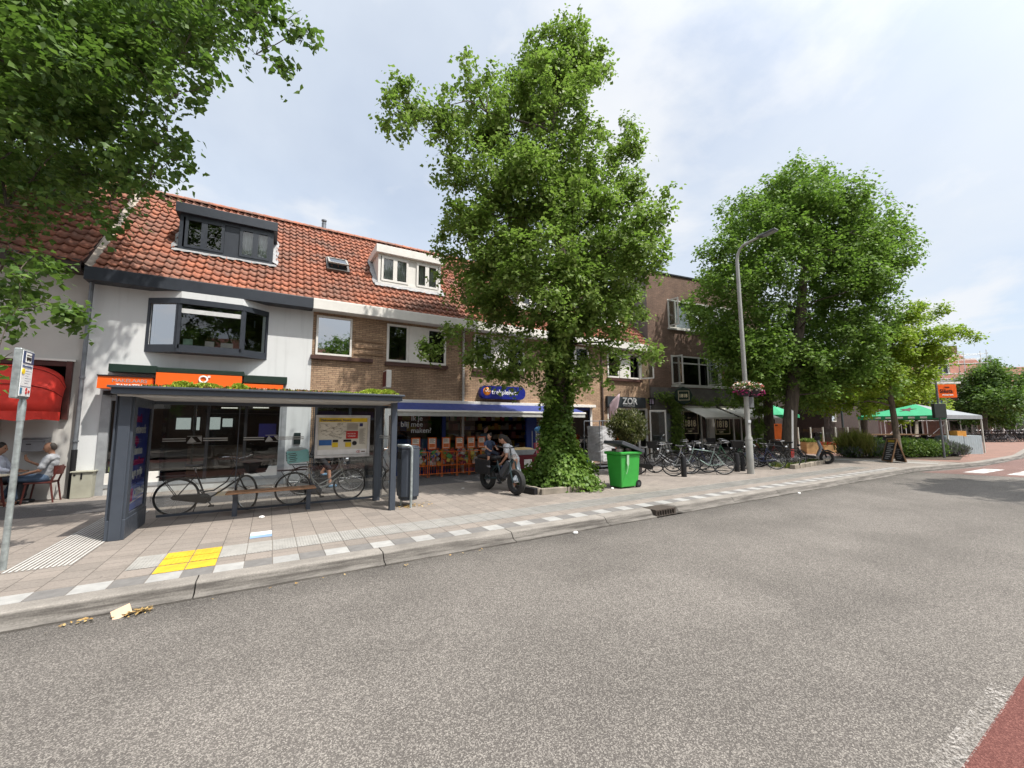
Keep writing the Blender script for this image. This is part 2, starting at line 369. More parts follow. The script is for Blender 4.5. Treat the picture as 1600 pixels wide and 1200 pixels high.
# kerb stones: a sloping bus-stop kerb with a joint every two metres
M_kerb0 = mk('kerb_concrete', (0.205, 0.180, 0.155), 0.9, var=0.25, vs=2.2, bump=0.4, bs=70, dirt=0.75)
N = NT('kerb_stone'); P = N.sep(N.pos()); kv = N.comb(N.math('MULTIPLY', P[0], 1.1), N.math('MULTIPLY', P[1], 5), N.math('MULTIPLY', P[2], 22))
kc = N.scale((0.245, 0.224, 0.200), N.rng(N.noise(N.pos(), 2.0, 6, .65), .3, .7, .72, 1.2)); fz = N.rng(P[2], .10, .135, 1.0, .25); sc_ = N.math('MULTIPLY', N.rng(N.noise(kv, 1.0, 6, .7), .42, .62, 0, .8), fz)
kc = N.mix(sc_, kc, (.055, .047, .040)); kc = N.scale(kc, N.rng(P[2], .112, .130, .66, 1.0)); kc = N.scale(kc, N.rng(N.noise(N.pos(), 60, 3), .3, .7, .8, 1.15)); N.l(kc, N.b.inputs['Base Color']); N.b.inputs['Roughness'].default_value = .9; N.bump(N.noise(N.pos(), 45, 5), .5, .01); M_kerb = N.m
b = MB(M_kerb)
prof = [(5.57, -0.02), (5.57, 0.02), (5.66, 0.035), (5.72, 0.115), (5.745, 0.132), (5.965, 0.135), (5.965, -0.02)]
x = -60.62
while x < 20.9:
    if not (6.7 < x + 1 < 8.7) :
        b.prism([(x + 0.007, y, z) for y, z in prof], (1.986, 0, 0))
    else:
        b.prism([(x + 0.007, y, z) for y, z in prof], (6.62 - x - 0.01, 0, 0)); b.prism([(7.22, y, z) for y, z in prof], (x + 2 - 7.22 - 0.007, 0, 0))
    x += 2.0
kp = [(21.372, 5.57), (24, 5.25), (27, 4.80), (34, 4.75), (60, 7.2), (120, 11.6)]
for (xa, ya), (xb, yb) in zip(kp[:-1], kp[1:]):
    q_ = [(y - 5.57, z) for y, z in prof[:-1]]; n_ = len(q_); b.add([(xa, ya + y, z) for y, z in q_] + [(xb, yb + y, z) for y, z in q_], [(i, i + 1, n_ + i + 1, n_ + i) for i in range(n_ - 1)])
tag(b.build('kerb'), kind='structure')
# marked rows of tiles along the platform edge
M_wt = mk('white_tile', (0.325, 0.32, 0.308), 0.85, var=0.12, vs=9, bump=0.2, bs=80, dirt=0.45)
M_dt = mk('dark_tile', (0.155, 0.148, 0.142), 0.85, var=0.15, vs=9, bump=0.2, bs=80)
M_gt = mk('guide_tile', (0.295, 0.285, 0.266), 0.85, var=0.12, vs=7, bump=0.2, bs=80, dirt=0.35)
M_yt = mk('yellow_tile', (0.58, 0.37, 0.025), 0.75, var=0.14, vs=7, bump=0.3, bs=50, dirt=0.5)
P0 = 0.105
b = MB(M_wt); k = -60
while P0 + k * 0.301 < 20.6:
    x = P0 + k * 0.301; b.use(M_wt if k % 2 == 0 else M_dt); b.face((x + .004, 5.972, .134), (x + .297, 5.972, .134), (x + .297, 6.262, .134), (x + .004, 6.262, .134)); k += 1
tag(b.build('platform_edge_tiles'), kind='structure')
b = MB(M_gt)
kk = -1
for k in range(-5, 66):
    x = P0 + k * 0.301
    if k in (-4, -3): continue
    b.face((x + .004, 6.60, .134), (x + .297, 6.60, .134), (x + .297, 7.19, .134), (x + .004, 7.19, .134))
    for j in range(8): b.box(x + .012 + j * .036, x + .030 + j * .036, 6.62, 7.17, .1342, .138)
tag(b.build('guide_line_tiles'), kind='structure')
b = MB(M_yt)
for k in (-4, -3):
    for j, (y0, y1) in enumerate(((6.28, 6.58), (6.60, 6.885), (6.893, 7.19))):
        x = P0 + k * 0.301; b.face((x + .005, y0, .1345), (x + .296, y0, .1345), (x + .296, y1 - .006, .1345), (x + .005, y1 - .006, .1345))
        if y0 > 6.5:
            for q in range(6): b.box(x + .015 + q * .048, x + .035 + q * .048, y0 + .01, y1 - .016, .1347, .138)
tag(b.build('yellow_tiles'), kind='structure')
b = MB(mk('rib_white', (0.44, 0.43, 0.41), 0.8, var=0.1, dirt=0.3))
for q in range(12):
    x = -2.60 + q * 0.05
    b.box(x, x + 0.024, 7.22, 11.0, .1345, .140)
tag(b.build('ribbed_guide_strip'), kind='structure')
b = MB(mk('faded_sign_white', (0.6, 0.62, 0.62), 0.8, dirt=0.3)); b.face((-0.19, 7.62, .1345), (.10, 7.62, .1345), (.10, 7.85, .1345), (-0.19, 7.85, .1345))
b.use(mk('faded_sign_blue', (0.22, 0.33, 0.50), 0.8, dirt=0.4)); b.face((-0.19, 7.44, .1345), (.10, 7.44, .1345), (.10, 7.618, .1345), (-0.19, 7.618, .1345))
tag(b.build('pavement_marking'), kind='structure')
# storm drain in the kerb
t = thing('storm_drain', (6.92, 5.68, 0.0), 'rusty iron drain inlet set into the kerb, below the green bin', 'drain')
M_iron = mk('drain_iron', (0.075, 0.060, 0.050), 0.7, 0.3, var=0.3, vs=12, bump=0.3)
b = MB(M_iron); b.box(6.63, 7.21, 5.58, 5.60, 0, .03); b.box(6.63, 7.21, 5.60, 5.95, .115, .136); b.box(6.63, 6.66, 5.60, 5.95, 0, .115); b.box(7.18, 7.21, 5.60, 5.95, 0, .115); b.build('frame', t)
b = MB(M_iron)
for q in range(7): b.box(6.685 + q * .075, 6.71 + q * .075, 5.585, 5.61, .03, .115)
b.build('grate', t); MB(mk('drain_dark', (0.01, 0.01, 0.01), 0.9)).box(6.66, 7.18, 5.75, 5.94, 0.005, .114).build('gully', t)

# ------------------------------------------------------------------ houses of the street row
M_white = mk('white_stucco', (0.64, 0.655, 0.66), 0.85, var=0.06, vs=1.2, bump=0.12, bs=35, dirt=0.05)
N = NT('white_stucco_streaked'); Pw = N.sep(N.pos()); sv = N.comb(N.math('MULTIPLY', N.math('ADD', Pw[0], Pw[1]), 5.0), 0.0, N.math('MULTIPLY', Pw[2], .35))
wc = N.scale((0.64, 0.655, 0.66), N.rng(N.noise(N.pos(), .8, 5, .6), .3, .7, .94, 1.05)); wc = N.scale(wc, N.rng(N.noise(sv, 1.0, 5, .6), .52, .75, 1.0, .86)); wc = N.mix(N.rng(N.math('ADD', Pw[2], N.rng(N.noise(N.pos(), 3, 4), .3, .7, -.25, .25)), .15, .75, .55, 0.0), wc, (.30, .28, .25)); N.l(wc, N.b.inputs['Base Color']); N.b.inputs['Roughness'].default_value = .88; N.bump(N.noise(N.pos(), 35, 5), .15, .01); M_white = N.m
M_grey = mk('grey_stucco', (0.50, 0.485, 0.46), 0.9, var=0.07, vs=1.0, bump=0.12, bs=35, dirt=0.12)
M_ybrick = brick('yellow_brick', (0.39, 0.265, 0.17), (0.28, 0.178, 0.115), (0.13, 0.095, 0.068), 0.33)
M_dbrick = brick('dark_brick', (0.190, 0.118, 0.084), (0.140, 0.090, 0.066), (0.085, 0.060, 0.048), 0.3)
M_bbrick = brick('brown_brick', (0.050, 0.030, 0.025), (0.038, 0.025, 0.022), (0.035, 0.03, 0.028), 0.2)
M_navy = mk('anthracite_paint', (0.028, 0.034, 0.045), 0.45, var=0.1, spec=0.5)
M_wood = mk('white_paint', (0.72, 0.70, 0.66), 0.5, var=0.05, dirt=0.12)
M_sill = mk('brown_sill', (0.075, 0.035, 0.028), 0.6, var=0.15)
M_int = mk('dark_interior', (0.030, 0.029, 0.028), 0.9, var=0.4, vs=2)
M_lead = mk('lead_flashing', (0.27, 0.27, 0.275), 0.6, 0.2, var=0.25, vs=9, bump=0.4, bs=20)
M_zinc = mk('zinc_pipe', (0.20, 0.215, 0.235), 0.5, 0.5, var=0.2)
M_black = mk('black_paint', (0.012, 0.012, 0.014), 0.45, var=0.2)
M_glass = glassmat('window_glass', (0.80, 0.85, 0.85), 1.0, 0.01, 0.12)
M_clear = glassmat('shelter_glass', (0.72, 0.75, 0.75), 0.7, 0.01, 0.07)
M_mirror = glassmat('sky_reflecting_glass', (0.5, 0.55, 0.6), 1.0, 0.02, 0.55)
M_curt = mk('net_curtain', (0.62, 0.62, 0.60), 0.9, var=0.15, vs=3)
def wall(mb, x0, x1, z0, z1, y, openings, depth=0.12, side=None):
    """a facade in the plane Y=y with real openings and reveals"""
    xs = sorted({x0, x1} | {q for o in openings for q in o[:2]}); zs = sorted({z0, z1} | {q for o in openings for q in o[2:4]})
    for i in range(len(xs) - 1):
        for j in range(len(zs) - 1):
            cx, cz = (xs[i] + xs[i + 1]) / 2, (zs[j] + zs[j + 1]) / 2
            if any(o[0] < cx < o[1] and o[2] < cz < o[3] for o in openings): continue
            mb.face((xs[i], y, zs[j]), (xs[i + 1], y, zs[j]), (xs[i + 1], y, zs[j + 1]), (xs[i], y, zs[j + 1]))
    for a, c, d, e in [o[:4] for o in openings]:
        yb = y + depth
        mb.face((a, y, d), (a, yb, d), (a, yb, e), (a, y, e)); mb.face((c, y, d), (c, yb, d), (c, yb, e), (c, y, e))
        mb.face((a, y, d), (c, y, d), (c, yb, d), (a, yb, d)); mb.face((a, y, e), (c, y, e), (c, yb, e), (a, yb, e))
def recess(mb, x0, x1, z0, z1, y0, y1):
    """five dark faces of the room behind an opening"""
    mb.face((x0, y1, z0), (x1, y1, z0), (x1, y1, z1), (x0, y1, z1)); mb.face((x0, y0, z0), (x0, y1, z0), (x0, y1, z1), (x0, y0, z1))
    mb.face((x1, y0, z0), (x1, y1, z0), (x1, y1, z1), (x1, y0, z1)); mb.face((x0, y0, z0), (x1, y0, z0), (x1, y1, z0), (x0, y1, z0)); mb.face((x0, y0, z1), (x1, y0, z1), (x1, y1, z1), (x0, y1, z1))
def frame_bars(mb, x0, x1, z0, z1, y, t, d, vs=(), hs=()):
    mb.box(x0, x1, y - d, y, z1 - t, z1); mb.box(x0, x1, y - d, y, z0, z0 + t)
    mb.box(x0, x0 + t, y - d, y, z0 + t, z1 - t); mb.box(x1 - t, x1, y - d, y, z0 + t, z1 - t)
    for v in vs: mb.box(v - t / 2, v + t / 2, y - d + .003, y - .003, z0 + t, z1 - t)
    for h in hs: mb.box(x0 + t, x1 - t, y - d + .005, y - .005, h - t / 2, h + t / 2)
def window(p, x0, x1, z0, z1, y, mat, vs=(), hs=(), t=0.06, d=0.07, glass=None, room=1.4, curtain=None, label=None):
    """window part > pane, curtain, room behind"""
    b = MB(mat); frame_bars(b, x0, x1, z0, z1, y, t, d, vs, hs); f = b.build('window', p)
    if label: f['label'] = label
    MB(glass or M_glass).face((x0 + t / 2, y - d / 2, z0 + t / 2), (x1 - t / 2, y - d / 2, z0 + t / 2), (x1 - t / 2, y - d / 2, z1 - t / 2), (x0 + t / 2, y - d / 2, z1 - t / 2)).build('pane', f)
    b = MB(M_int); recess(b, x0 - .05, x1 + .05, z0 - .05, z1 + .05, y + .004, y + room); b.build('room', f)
    if curtain:
        b = MB(M_curt)
        for a, c, lo, hi in curtain: drape(b, a, c, lo, hi, y + .10)
        b.build('curtain', f)
    return f
def drape(b, x0, x1, z0, z1, y):
    n = max(4, int((x1 - x0) / 0.03)); vs = []; fs = []
    for i in range(n + 1):
        x = x0 + (x1 - x0) * i / n; yy = y + 0.02 * math.sin(i * 1.9) + 0.01 * math.sin(i * 0.7)
        vs += [(x, yy, z0), (x, yy, z1)]
    for i in range(n): fs.append((2 * i, 2 * i + 2, 2 * i + 3, 2 * i + 1))
    b.add(vs, fs)
# pan-tile roofs: every tile is a small curved shell
EY, EZ, RY, RZ = 13.72, 5.74, 17.5, 9.74
SL = math.hypot(RY - EY, RZ - EZ); UY, UZ = (RY - EY) / SL, (RZ - EZ) / SL
def on_roof(Y): return EZ + (Y - EY) * UZ / UY
def tilemat(name, c1, c2, c3):
    N = NT(name); r = N.n('ShaderNodeNewGeometry').outputs['Random Per Island']; c = N.mix(r, c1, c2)
    d = N.rng(N.noise(N.pos(), 1.1, 6, 0.65), 0.42, 0.66, 0.0, 0.85); c = N.mix(d, c, c3)
    c = N.scale(c, N.rng(N.noise(N.pos(), 18, 3), 0.3, 0.7, 0.75, 1.2)); N.l(c, N.b.inputs['Base Color']); N.b.inputs['Roughness'].default_value = 0.8
    N.bump(N.noise(N.pos(), 40, 3), 0.3, 0.01); return N.m
M_tile = tilemat('clay_roof_tile', (0.41, 0.145, 0.080), (0.28, 0.102, 0.062), (0.165, 0.100, 0.078))
M_tile2 = tilemat('old_roof_tile', (0.30, 0.11, 0.065), (0.22, 0.08, 0.05), (0.14, 0.08, 0.06))
def roof_tiles(x0, x1, holes=(), lift=0.0, tw=0.215, th=0.30, s0=-0.04, eave=None):
    V = []; Fc = []; prof = []
    for u in np.linspace(0, 1.06, 9):
        q = u * 2 * math.pi
        prof.append((u, 0.030 * math.cos(q) + 0.016 * math.cos(2 * q + 0.6)))
    ncol = int(round((x1 - x0) / tw)); tw = (x1 - x0) / ncol; nrow = int(math.ceil((SL - s0) / th))
    for r in range(nrow):
        sa = s0 + r * th; sb = min(sa + th * 1.13, SL + 0.02)
        for c in range(ncol):
            xa = x0 + c * tw; xm = xa + tw / 2; ym = EY + (sa + th / 2) * UY
            if any(h[0] < xm < h[1] and h[2] < ym < h[3] for h in holes): continue
            k = len(V); j = rnd.uniform(-.006, .006)
            for s_, lf in ((sa, 0.058), (sa + 0.002, 0.032), (sb, 0.012)):
                for u, hh in prof:
                    hgt = hh * (1 if s_ != sb else 0.8) + lf + lift + j
                    V.append((xa + u * tw, EY + s_ * UY - hgt * UZ, EZ + s_ * UZ + hgt * UY))
            n = len(prof)
            # front lip: rows 0 and 1 share the profile; row 1 sits lower to give the tile its thickness
            for i in range(n - 1):
                Fc.append((k + n + i, k + n + i + 1, k + i + 1, k + i)); Fc.append((k + i, k + i + 1, k + 2 * n + i + 1, k + 2 * n + i))
    return np.array(V), np.array(Fc)
def add_roof(p, x0, x1, holes=(), mat=None, lift=0.0, tw=0.215, th=0.30, ridge=True):
    V, Fc = roof_tiles(x0, x1, holes, lift, tw, th)
    o = npmesh('roof', V, Fc, [mat or M_tile], p)
    b = MB(mk('roof_boarding', (0.05, 0.03, 0.025), 0.9))
    # boarding under the tiles, split round dormers by simple strips, and the back slope
    ys = sorted({EY, RY} | {q for h in holes for q in h[2:4]}); xs = sorted({x0, x1} | {q for h in holes for q in h[:2]})
    for i in range(len(xs) - 1):
        for jx_ in range(len(ys) - 1):
            cx, cy = (xs[i] + xs[i + 1]) / 2, (ys[jx_] + ys[jx_ + 1]) / 2
            if any(h[0] < cx < h[1] and h[2] < cy < h[3] for h in holes): continue
            b.face(*[(x, y, on_roof(y) - .02 + lift) for x, y in ((xs[i], ys[jx_]), (xs[i + 1], ys[jx_]), (xs[i + 1], ys[jx_ + 1]), (xs[i], ys[jx_ + 1]))])
    b.face((x0, RY, RZ), (x1, RY, RZ), (x1, 21.3, 5.7), (x0, 21.3, 5.7)); b.build('boarding', o)
    if ridge:
        b = MB(mat or M_tile); x = x0
        while x < x1 - .02:
            n = 8; l = min(.36, x1 - x)
            vs = []
            for xx, rr in ((x - .02, .125), (x + l, .11)):
                for i in range(n + 1):
                    q = math.pi * (i / n); vs.append((xx, RY - math.cos(q) * rr, RZ + .02 + lift + math.sin(q) * rr))
            b.add(vs, [(i, i + 1, n + 2 + i, n + 1 + i) for i in range(n)] + [tuple(range(n + 1))]); x += .34
        b.build('ridge', o)
    return o
def gutter(p, x0, x1, mat, yf=13.62, z0=5.44, z1=5.76, name='gutter'):
    b = MB(mat); b.box(x0, x1, yf, 13.995, z0, z0 + .05); b.box(x0, x1, yf - .03, yf, z0 + .0, z1); b.box(x0, x1, 13.60, 13.66, z1 - .02, z1 + .015)
    b.use(M_int).face((x0, yf, z1 - .08), (x1, yf, z1 - .08), (x1, 13.99, z1 - .08), (x0, 13.99, z1 - .08)); return b.build(name, p, bevel=0.008)
def downpipe(name, x, y, z0, z1, label, mat=None, lower=None, base_black=0.0, r=.045):
    b = MB(mat or M_zinc); t = thing(name, (x, y, z0), label, 'drainpipe')
    b.tube([(x, y, z0 + base_black), (x, y, z1 - .25), (x, y + .0, z1)], r, 10); b.build('pipe', t, smooth=True)
    b = MB(mat or M_zinc)
    for z in (z0 + 1.35, z0 + 2.9, z0 + 4.3):
        if z < z1: b.lathe((x, y, z), [(r, -.02), (r + .016, -.02), (r + .016, .02), (r, .02)], 10); b.box(x - .015, x + .015, y, y + .08, z - .01, z + .01)
    b.build('bracket', t)
    if base_black: MB(lower or M_black).tube([(x, y, z0), (x, y, z0 + base_black)], r + .012, 10).build('base_pipe', t, smooth=True)
    return t
def dormer(p, x0, x1, yf, z0, z1, mat, cols, label, curt=(), over=.10, flash=True):
    """a flat-roofed dormer standing on the slope: cheeks, roof, fascia, windows, lead apron"""
    yb = EY + (z1 - EZ) * UY / UZ + .25; yc = EY + (z0 - EZ) * UY / UZ
    b = MB(mat)
    b.face((x0, yf, z0), (x0, yb, z1), (x0, yf, z1)) if False else b.prism([(x0, yf, z0 - .25), (x0, yb, z1), (x0, yf, z1)], (.05, 0, 0)); b.prism([(x1 - .05, yf, z0 - .25), (x1 - .05, yb, z1), (x1 - .05, yf, z1)], (.05, 0, 0))
    frame_bars(b, x0, x1, z0, z1, yf, .09, .05)
    d = b.build('dormer', p); d['label'] = label
    b = MB(mat); b.box(x0 - over, x1 + over, yf - .16, yb + .05, z1, z1 + .30); b.build('roof_edge', d, bevel=.012)
    ww = MB(mat)
    for i, (a, c, op) in enumerate(cols):
        if not op: ww.box(a + .004, c - .004, yf - .02, yf + .03, z0 + .09, z1 - .09)
    if any(not q[2] for q in cols): ww.build('panel', d)
    for i, (a, c, op) in enumerate(cols):
        if op:
            f = MB(mat); frame_bars(f, a, c, z0 + .09, z1 - .09, yf - .005, .075, .06); f = f.build('window', d)
            MB(M_glass).face((a + .05, yf - .03, z0 + .12), (c - .05, yf - .03, z0 + .12), (c - .05, yf - .03, z1 - .12), (a + .05, yf - .03, z1 - .12)).build('pane', d)
    b = MB(M_int); recess(b, x0 + .05, x1 - .05, z0 + .02, z1 - .02, yf + .06, yf + 1.0 if yb > yf + 1.2 else yb - .1); b.build('room', d)
    if curt:
        b = MB(M_curt)
        for a, c in curt: drape(b, a, c, z0 + .1, z1 - .1, yf + .1)
        b.build('curtain', d)
    if flash:
        b = MB(M_lead); n = 30
        vs = []
        for i in range(n + 1):
            xx = x0 - .12 + (x1 - x0 + .24) * i / n; e = .20 + .012 * math.sin(i * 2.3) + .012 * math.sin(i * .9); y1 = yf - e
            vs += [(xx, yf - .02, z0 + .03), (xx, y1, on_roof(y1) + .125 + .006 * math.sin(i * 1.1))]
        b.add(vs, [(2 * i, 2 * i + 1, 2 * i + 3, 2 * i + 2) for i in range(n)])
        for s, xx in ((-1, x0), (1, x1)):
            m = 8; vs = []
            for i in range(m + 1):
                yy = yf - .05 + (yb - yf) * i / m * .92; vs += [(xx + s * .005, yy, on_roof(yy) + .16), (xx + s * (.15 + .03 * math.sin(i * 2.1)), yy, on_roof(yy) + .085)]
            b.add(vs, [(2 * i, 2 * i + 1, 2 * i + 3, 2 * i + 2) for i in range(m)])
        b.build('flashing', d)
    return d

# --- grey house at the left
hA = thing('grey_house', (-7.2, 14, .13), 'grey rendered house with red tiled roof, leftmost in the row', 'house')
b = MB(M_grey); wall(b, -14, -4.12, .13, 5.9, 14.0, [(-10.4, -4.24, 2.0, 3.42), (-10.4, -5.35, .13, 2.0)], .3); b.face((-14, 14, .13), (-14, 24, .13), (-14, 24, 6), (-14, 14, 6)); b.build('wall', hA)
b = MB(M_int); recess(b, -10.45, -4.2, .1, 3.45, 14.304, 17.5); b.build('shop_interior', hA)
add_roof(hA, -14, -4.14, (), M_tile2, .16, .25, .36)
gutter(hA, -14, -4.18, mk('brown_gutter', (0.05, 0.035, 0.03), 0.6), 13.60, 5.62, 5.90)
b = MB(mk('verge_mortar', (0.36, 0.31, 0.26), 0.9, var=0.25, bump=0.5, bs=20))
b.add([(-4.16, EY - .02, EZ + .10), (-3.98, EY - .02, EZ + .02), (-3.98, RY, RZ + .06), (-4.16, RY, RZ + .26)], [(0, 1, 2, 3)]); b.build('verge', hA)
b = MB(mk('dark_red_frame', (0.075, 0.022, 0.018), 0.5)); b.box(-4.34, -4.24, 13.9, 14.25, 2.0, 3.42); b.box(-5.45, -5.35, 13.95, 14.2, .13, 2.0); b.box(-10.4, -4.34, 13.98, 14.2, 3.30, 3.42); b.build('shop_frame', hA)
MB(M_wood).box(-10.5, -4.2, 13.94, 14.0, 3.42, 3.47).build('shop_lintel', hA)
MB(M_glass).face((-10.4, 14.2, .13), (-5.45, 14.2, .13), (-5.45, 14.2, 3.3), (-10.4, 14.2, 3.3)).build('shop_window', hA)
# red folding canopy
t = thing('red_awning', (-6.6, 14, 2.05), 'rounded red fabric canopy over the grey house shopfront', 'awning')
M_red = mk('red_canvas', (0.60, 0.035, 0.022), 0.75, var=0.16, vs=2.5, bump=0.15, bs=30)
N = 9; b = MB(M_red); xl, xr = -9.2, -4.30; vs = []
arc = [(math.cos(R_(a)), math.sin(R_(a))) for a in np.linspace(-3, 88, N)]
def can(u, v, inset=0):  # u across 0..1, ribs pulled in at the ends like a basket hood
    e = min(u * (xr - xl), (1 - u) * (xr - xl)); k = min(1, e / .62); kk = math.sqrt(max(0, 1 - (1 - k) ** 2))
    dip = .014 * abs(math.sin(v * (N - 1) * math.pi / 3)) if 0 < v < 1 else 0
    return kk, dip
nu = 60
for i in range(nu + 1):
    u = i / nu; kk, _ = can(u, 0)
    for j, (c, s_) in enumerate(arc):
        q = 1 - (.02 if j % 3 == 1 else 0)
        vs.append((xl + (xr - xl) * u, 13.96 - .80 * c * (0.30 + .70 * kk) * q, 2.22 + 1.06 * s_ * (0.55 + .45 * kk) * q))
b.add(vs, [(i * N + j, (i + 1) * N + j, (i + 1) * N + j + 1, i * N + j + 1) for i in range(nu) for j in range(N - 1)])
o = b.build('canopy', t, smooth=True); sd = o.modifiers.new('thick', 'SOLIDIFY'); sd.thickness = .012
b = MB(M_red); vs = []
for i in range(nu + 1):
    u = i / nu; kk, _ = can(u, 0); f = 13.96 - .80 * (0.30 + .70 * kk)
    vs += [(xl + (xr - xl) * u, f - .004, 2.18), (xl + (xr - xl) * u, f - .015 + .02 * math.sin(i * 1.3), 1.98 + .02 * math.sin(i * .9))]
b.add(vs, [(2 * i, 2 * i + 2, 2 * i + 3, 2 * i + 1) for i in range(nu)]); o = b.build('valance', t); sd = o.modifiers.new('thick', 'SOLIDIFY'); sd.thickness = .006
b = MB(mk('canopy_seam', (0.25, 0.02, 0.015), 0.8))
for j in (3, 6):
    b.tube([(v[0], v[1] - .012, v[2] + .008) for v in vs[:0]] or [(xl + (xr - xl) * i / nu, 13.955 - .805 * arc[j][0] * (0.30 + .70 * can(i / nu, 0)[0]) , 2.225 + 1.065 * arc[j][1] * (0.55 + .45 * can(i / nu, 0)[0])) for i in range(nu + 1)], .010, 5)
b.build('rib', t)

# --- white house with bay window
hB = thing('white_house', (-1.5, 14, .13), 'white stuccoed house with dark bay window and dark dormer', 'house')
b = MB(M_white)
opB = [(-3.62, .33, .30, 2.58), (-2.85, -.35, 4.02, 5.15)]
wall(b, -4.12, 1.0, .13, 5.5, 14.0, opB, .22); wall(b, 0.30 + .7, 1.06, .13, 2.6, 13.99, [], .02); b.build('wall', hB)
add_roof(hB, -4.0, .97, [(-2.62, -.21, 14.85, 16.35)])
gutter(hB, -4.12, .955, M_navy)
dormer(hB, -2.62, -.21, 14.95, 7.06, 8.16, M_navy, [(-2.48, -2.02, 1), (-2.02, -1.52, 1), (-1.52, -1.12, 0), (-1.12, -.70, 1), (-.70, -.30, 1)], 'dark grey dormer with four casements', [(-1.06, -.34)])
# bay: three-sided oriel
b = MB(M_navy); zb, zt, yf = 3.89, 5.13, 13.57
A = [(-2.97, 14.0), (-2.23, yf), (-.83, yf), (-.20, 14.0)]
b.prism([(x, y, zb - .10) for x, y in A], (0, 0, .20)); b.prism([(x - (.05 if x < -2 else -.05) * 0, y - .02 if y < 14 else y, zt - .03) for x, y in A], (0, 0, .15))
for x, y in A[1:3]: b.obox((x, y + .04, (zb + zt) / 2), (.07, .08, zt - zb))
for (xa, ya), (xb, yb) in ((A[0], A[1]), (A[2], A[3])):
    ax_ = math.atan2(yb - ya, xb - xa)
    for u in (.06, .93): b.obox((xa + (xb - xa) * u, ya + (yb - ya) * u + .03, (zb + zt) / 2), (.06, .06, zt - zb), Matrix.Rotation(ax_, 3, 'Z'))
bay = b.build('bay_window', hB); bay['label'] = 'dark framed oriel bay window'
for k, ((xa, ya), (xb, yb)) in enumerate(zip(A[:-1], A[1:])): MB(M_glass if k else M_mirror).face((xa, ya + .05, zb + .1), (xb, yb + .05, zb + .1), (xb, yb + .05, zt - .03), (xa, ya + .05, zt - .03)).build('pane', bay)
b = MB(M_white); b.prism([(-2.95, 14, zt + .125), (-2.22, yf + .02, zt + .125), (-.84, yf + .02, zt + .125), (-.22, 14, zt + .125)], (0, 0, .185)); b.build('bay_head', bay)
b = MB(M_int); recess(b, -2.85, -.35, 4.02, 5.15, 14.22, 16.6); b.build('room', bay)
for xa, xb, zt_, m_ in ((-2.12, -1.92, 4.16, mk('paper_green', (0.45, 0.62, 0.5), 0.8)), (-1.65, -1.45, 4.14, M_wood), (-1.30, -1.02, 4.13, M_wood)): MB(m_).box(xa, xb, 13.62, 13.66, 3.98, zt_).build('paper', bay)
b = MB(mk('blind', (0.55, 0.56, 0.56), 0.8)); b.box(-2.2, -.86, 13.6, 13.63, 4.86, 4.98); b.build('blind', bay)
b = MB(M_navy); b.box(-.56, -.53, 13.84, 13.86, 4.7, 4.9); b.build('latch', bay)
# white house shopfront
sf = MB(mk('shop_alu', (0.33, 0.345, 0.36), 0.5, 0.3)); z0, z1 = .30, 2.58
frame_bars(sf, -3.60, .31, z0, z1, 14.10, .09, .12, (), ()); sf.use(M_black); [sf.box(v - .035, v + .035, 13.985, 14.095, .4, 2.48) for v in (-1.50, -.62)]; sf.use(MATS['shop_alu']); sf.box(-3.68, -3.5, 13.97, 14.05, .13, 2.75); sf.box(.28, .40, 13.96, 14.06, .13, 2.6)
sfo = sf.build('shopfront', hB)
for xa, xb in ((-3.5, -2.46), (-.58, .22)): MB(M_wood).box(xa, xb, 14.0, 14.08, .32, .66).build('apron_panel', sfo)
MB(M_glass).face((-3.5, 14.06, .66), (.22, 14.06, .66), (.22, 14.06, 2.5), (-3.5, 14.06, 2.5)).build('pane', sfo)
b = MB(M_int); recess(b, -3.62, .33, .2, 2.6, 14.225, 18.5); b.use(mk('counter_wood', (0.12, 0.07, 0.04), 0.6)); b.box(-2.2, -.7, 16.2, 16.8, .2, 1.2)
b.use(mk('yellow_leaflet', (0.55, 0.62, 0.05), 0.7)).box(-3.46, -3.05, 14.12, 14.14, .70, .82)
b.use(mk('violet_screen', (0.06, 0.05, 0.28), 0.5)).box(-3.40, -3.18, 14.3, 14.33, 1.55, 2.0); b.box(-.30, .15, 14.4, 14.44, 1.5, 1.9)
b.build('shop_interior', sfo)
for x, y in ((-1.2, 16.3), (-.3, 15.7)): MB(mk('ceiling_lamp', (1, .93, .8), 0.5, emit=.7)).box(x - .22, x + .22, y, y + .10, 2.42, 2.45).build('ceiling_lamp', sfo)
# rear windows seen through the shop, daylight given as glow in the panes
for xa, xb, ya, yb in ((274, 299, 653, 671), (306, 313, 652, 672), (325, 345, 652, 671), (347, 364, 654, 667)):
    p, q = at_y(xa, yb, 18.3), at_y(xb, ya, 18.3); rw = MB(M_navy); frame_bars(rw, p.x - .05, q.x + .05, p.z - .05, q.z + .05, 18.34, .05, .05); rw = rw.build('rear_window', sfo); MB(mk('rear_daylight_glow', (.62, .66, .62), .6, var=.35, vs=1.5, emit=.55)).box(p.x, q.x, 18.36, 18.38, p.z, q.z).build('pane', rw)
b = MB(mk('dark_plate', (0.012, 0.022, 0.022), 0.4)); b.box(.62, .80, 13.93, 13.985, 1.28, 1.62); b.build('doorbell_panel', hB)
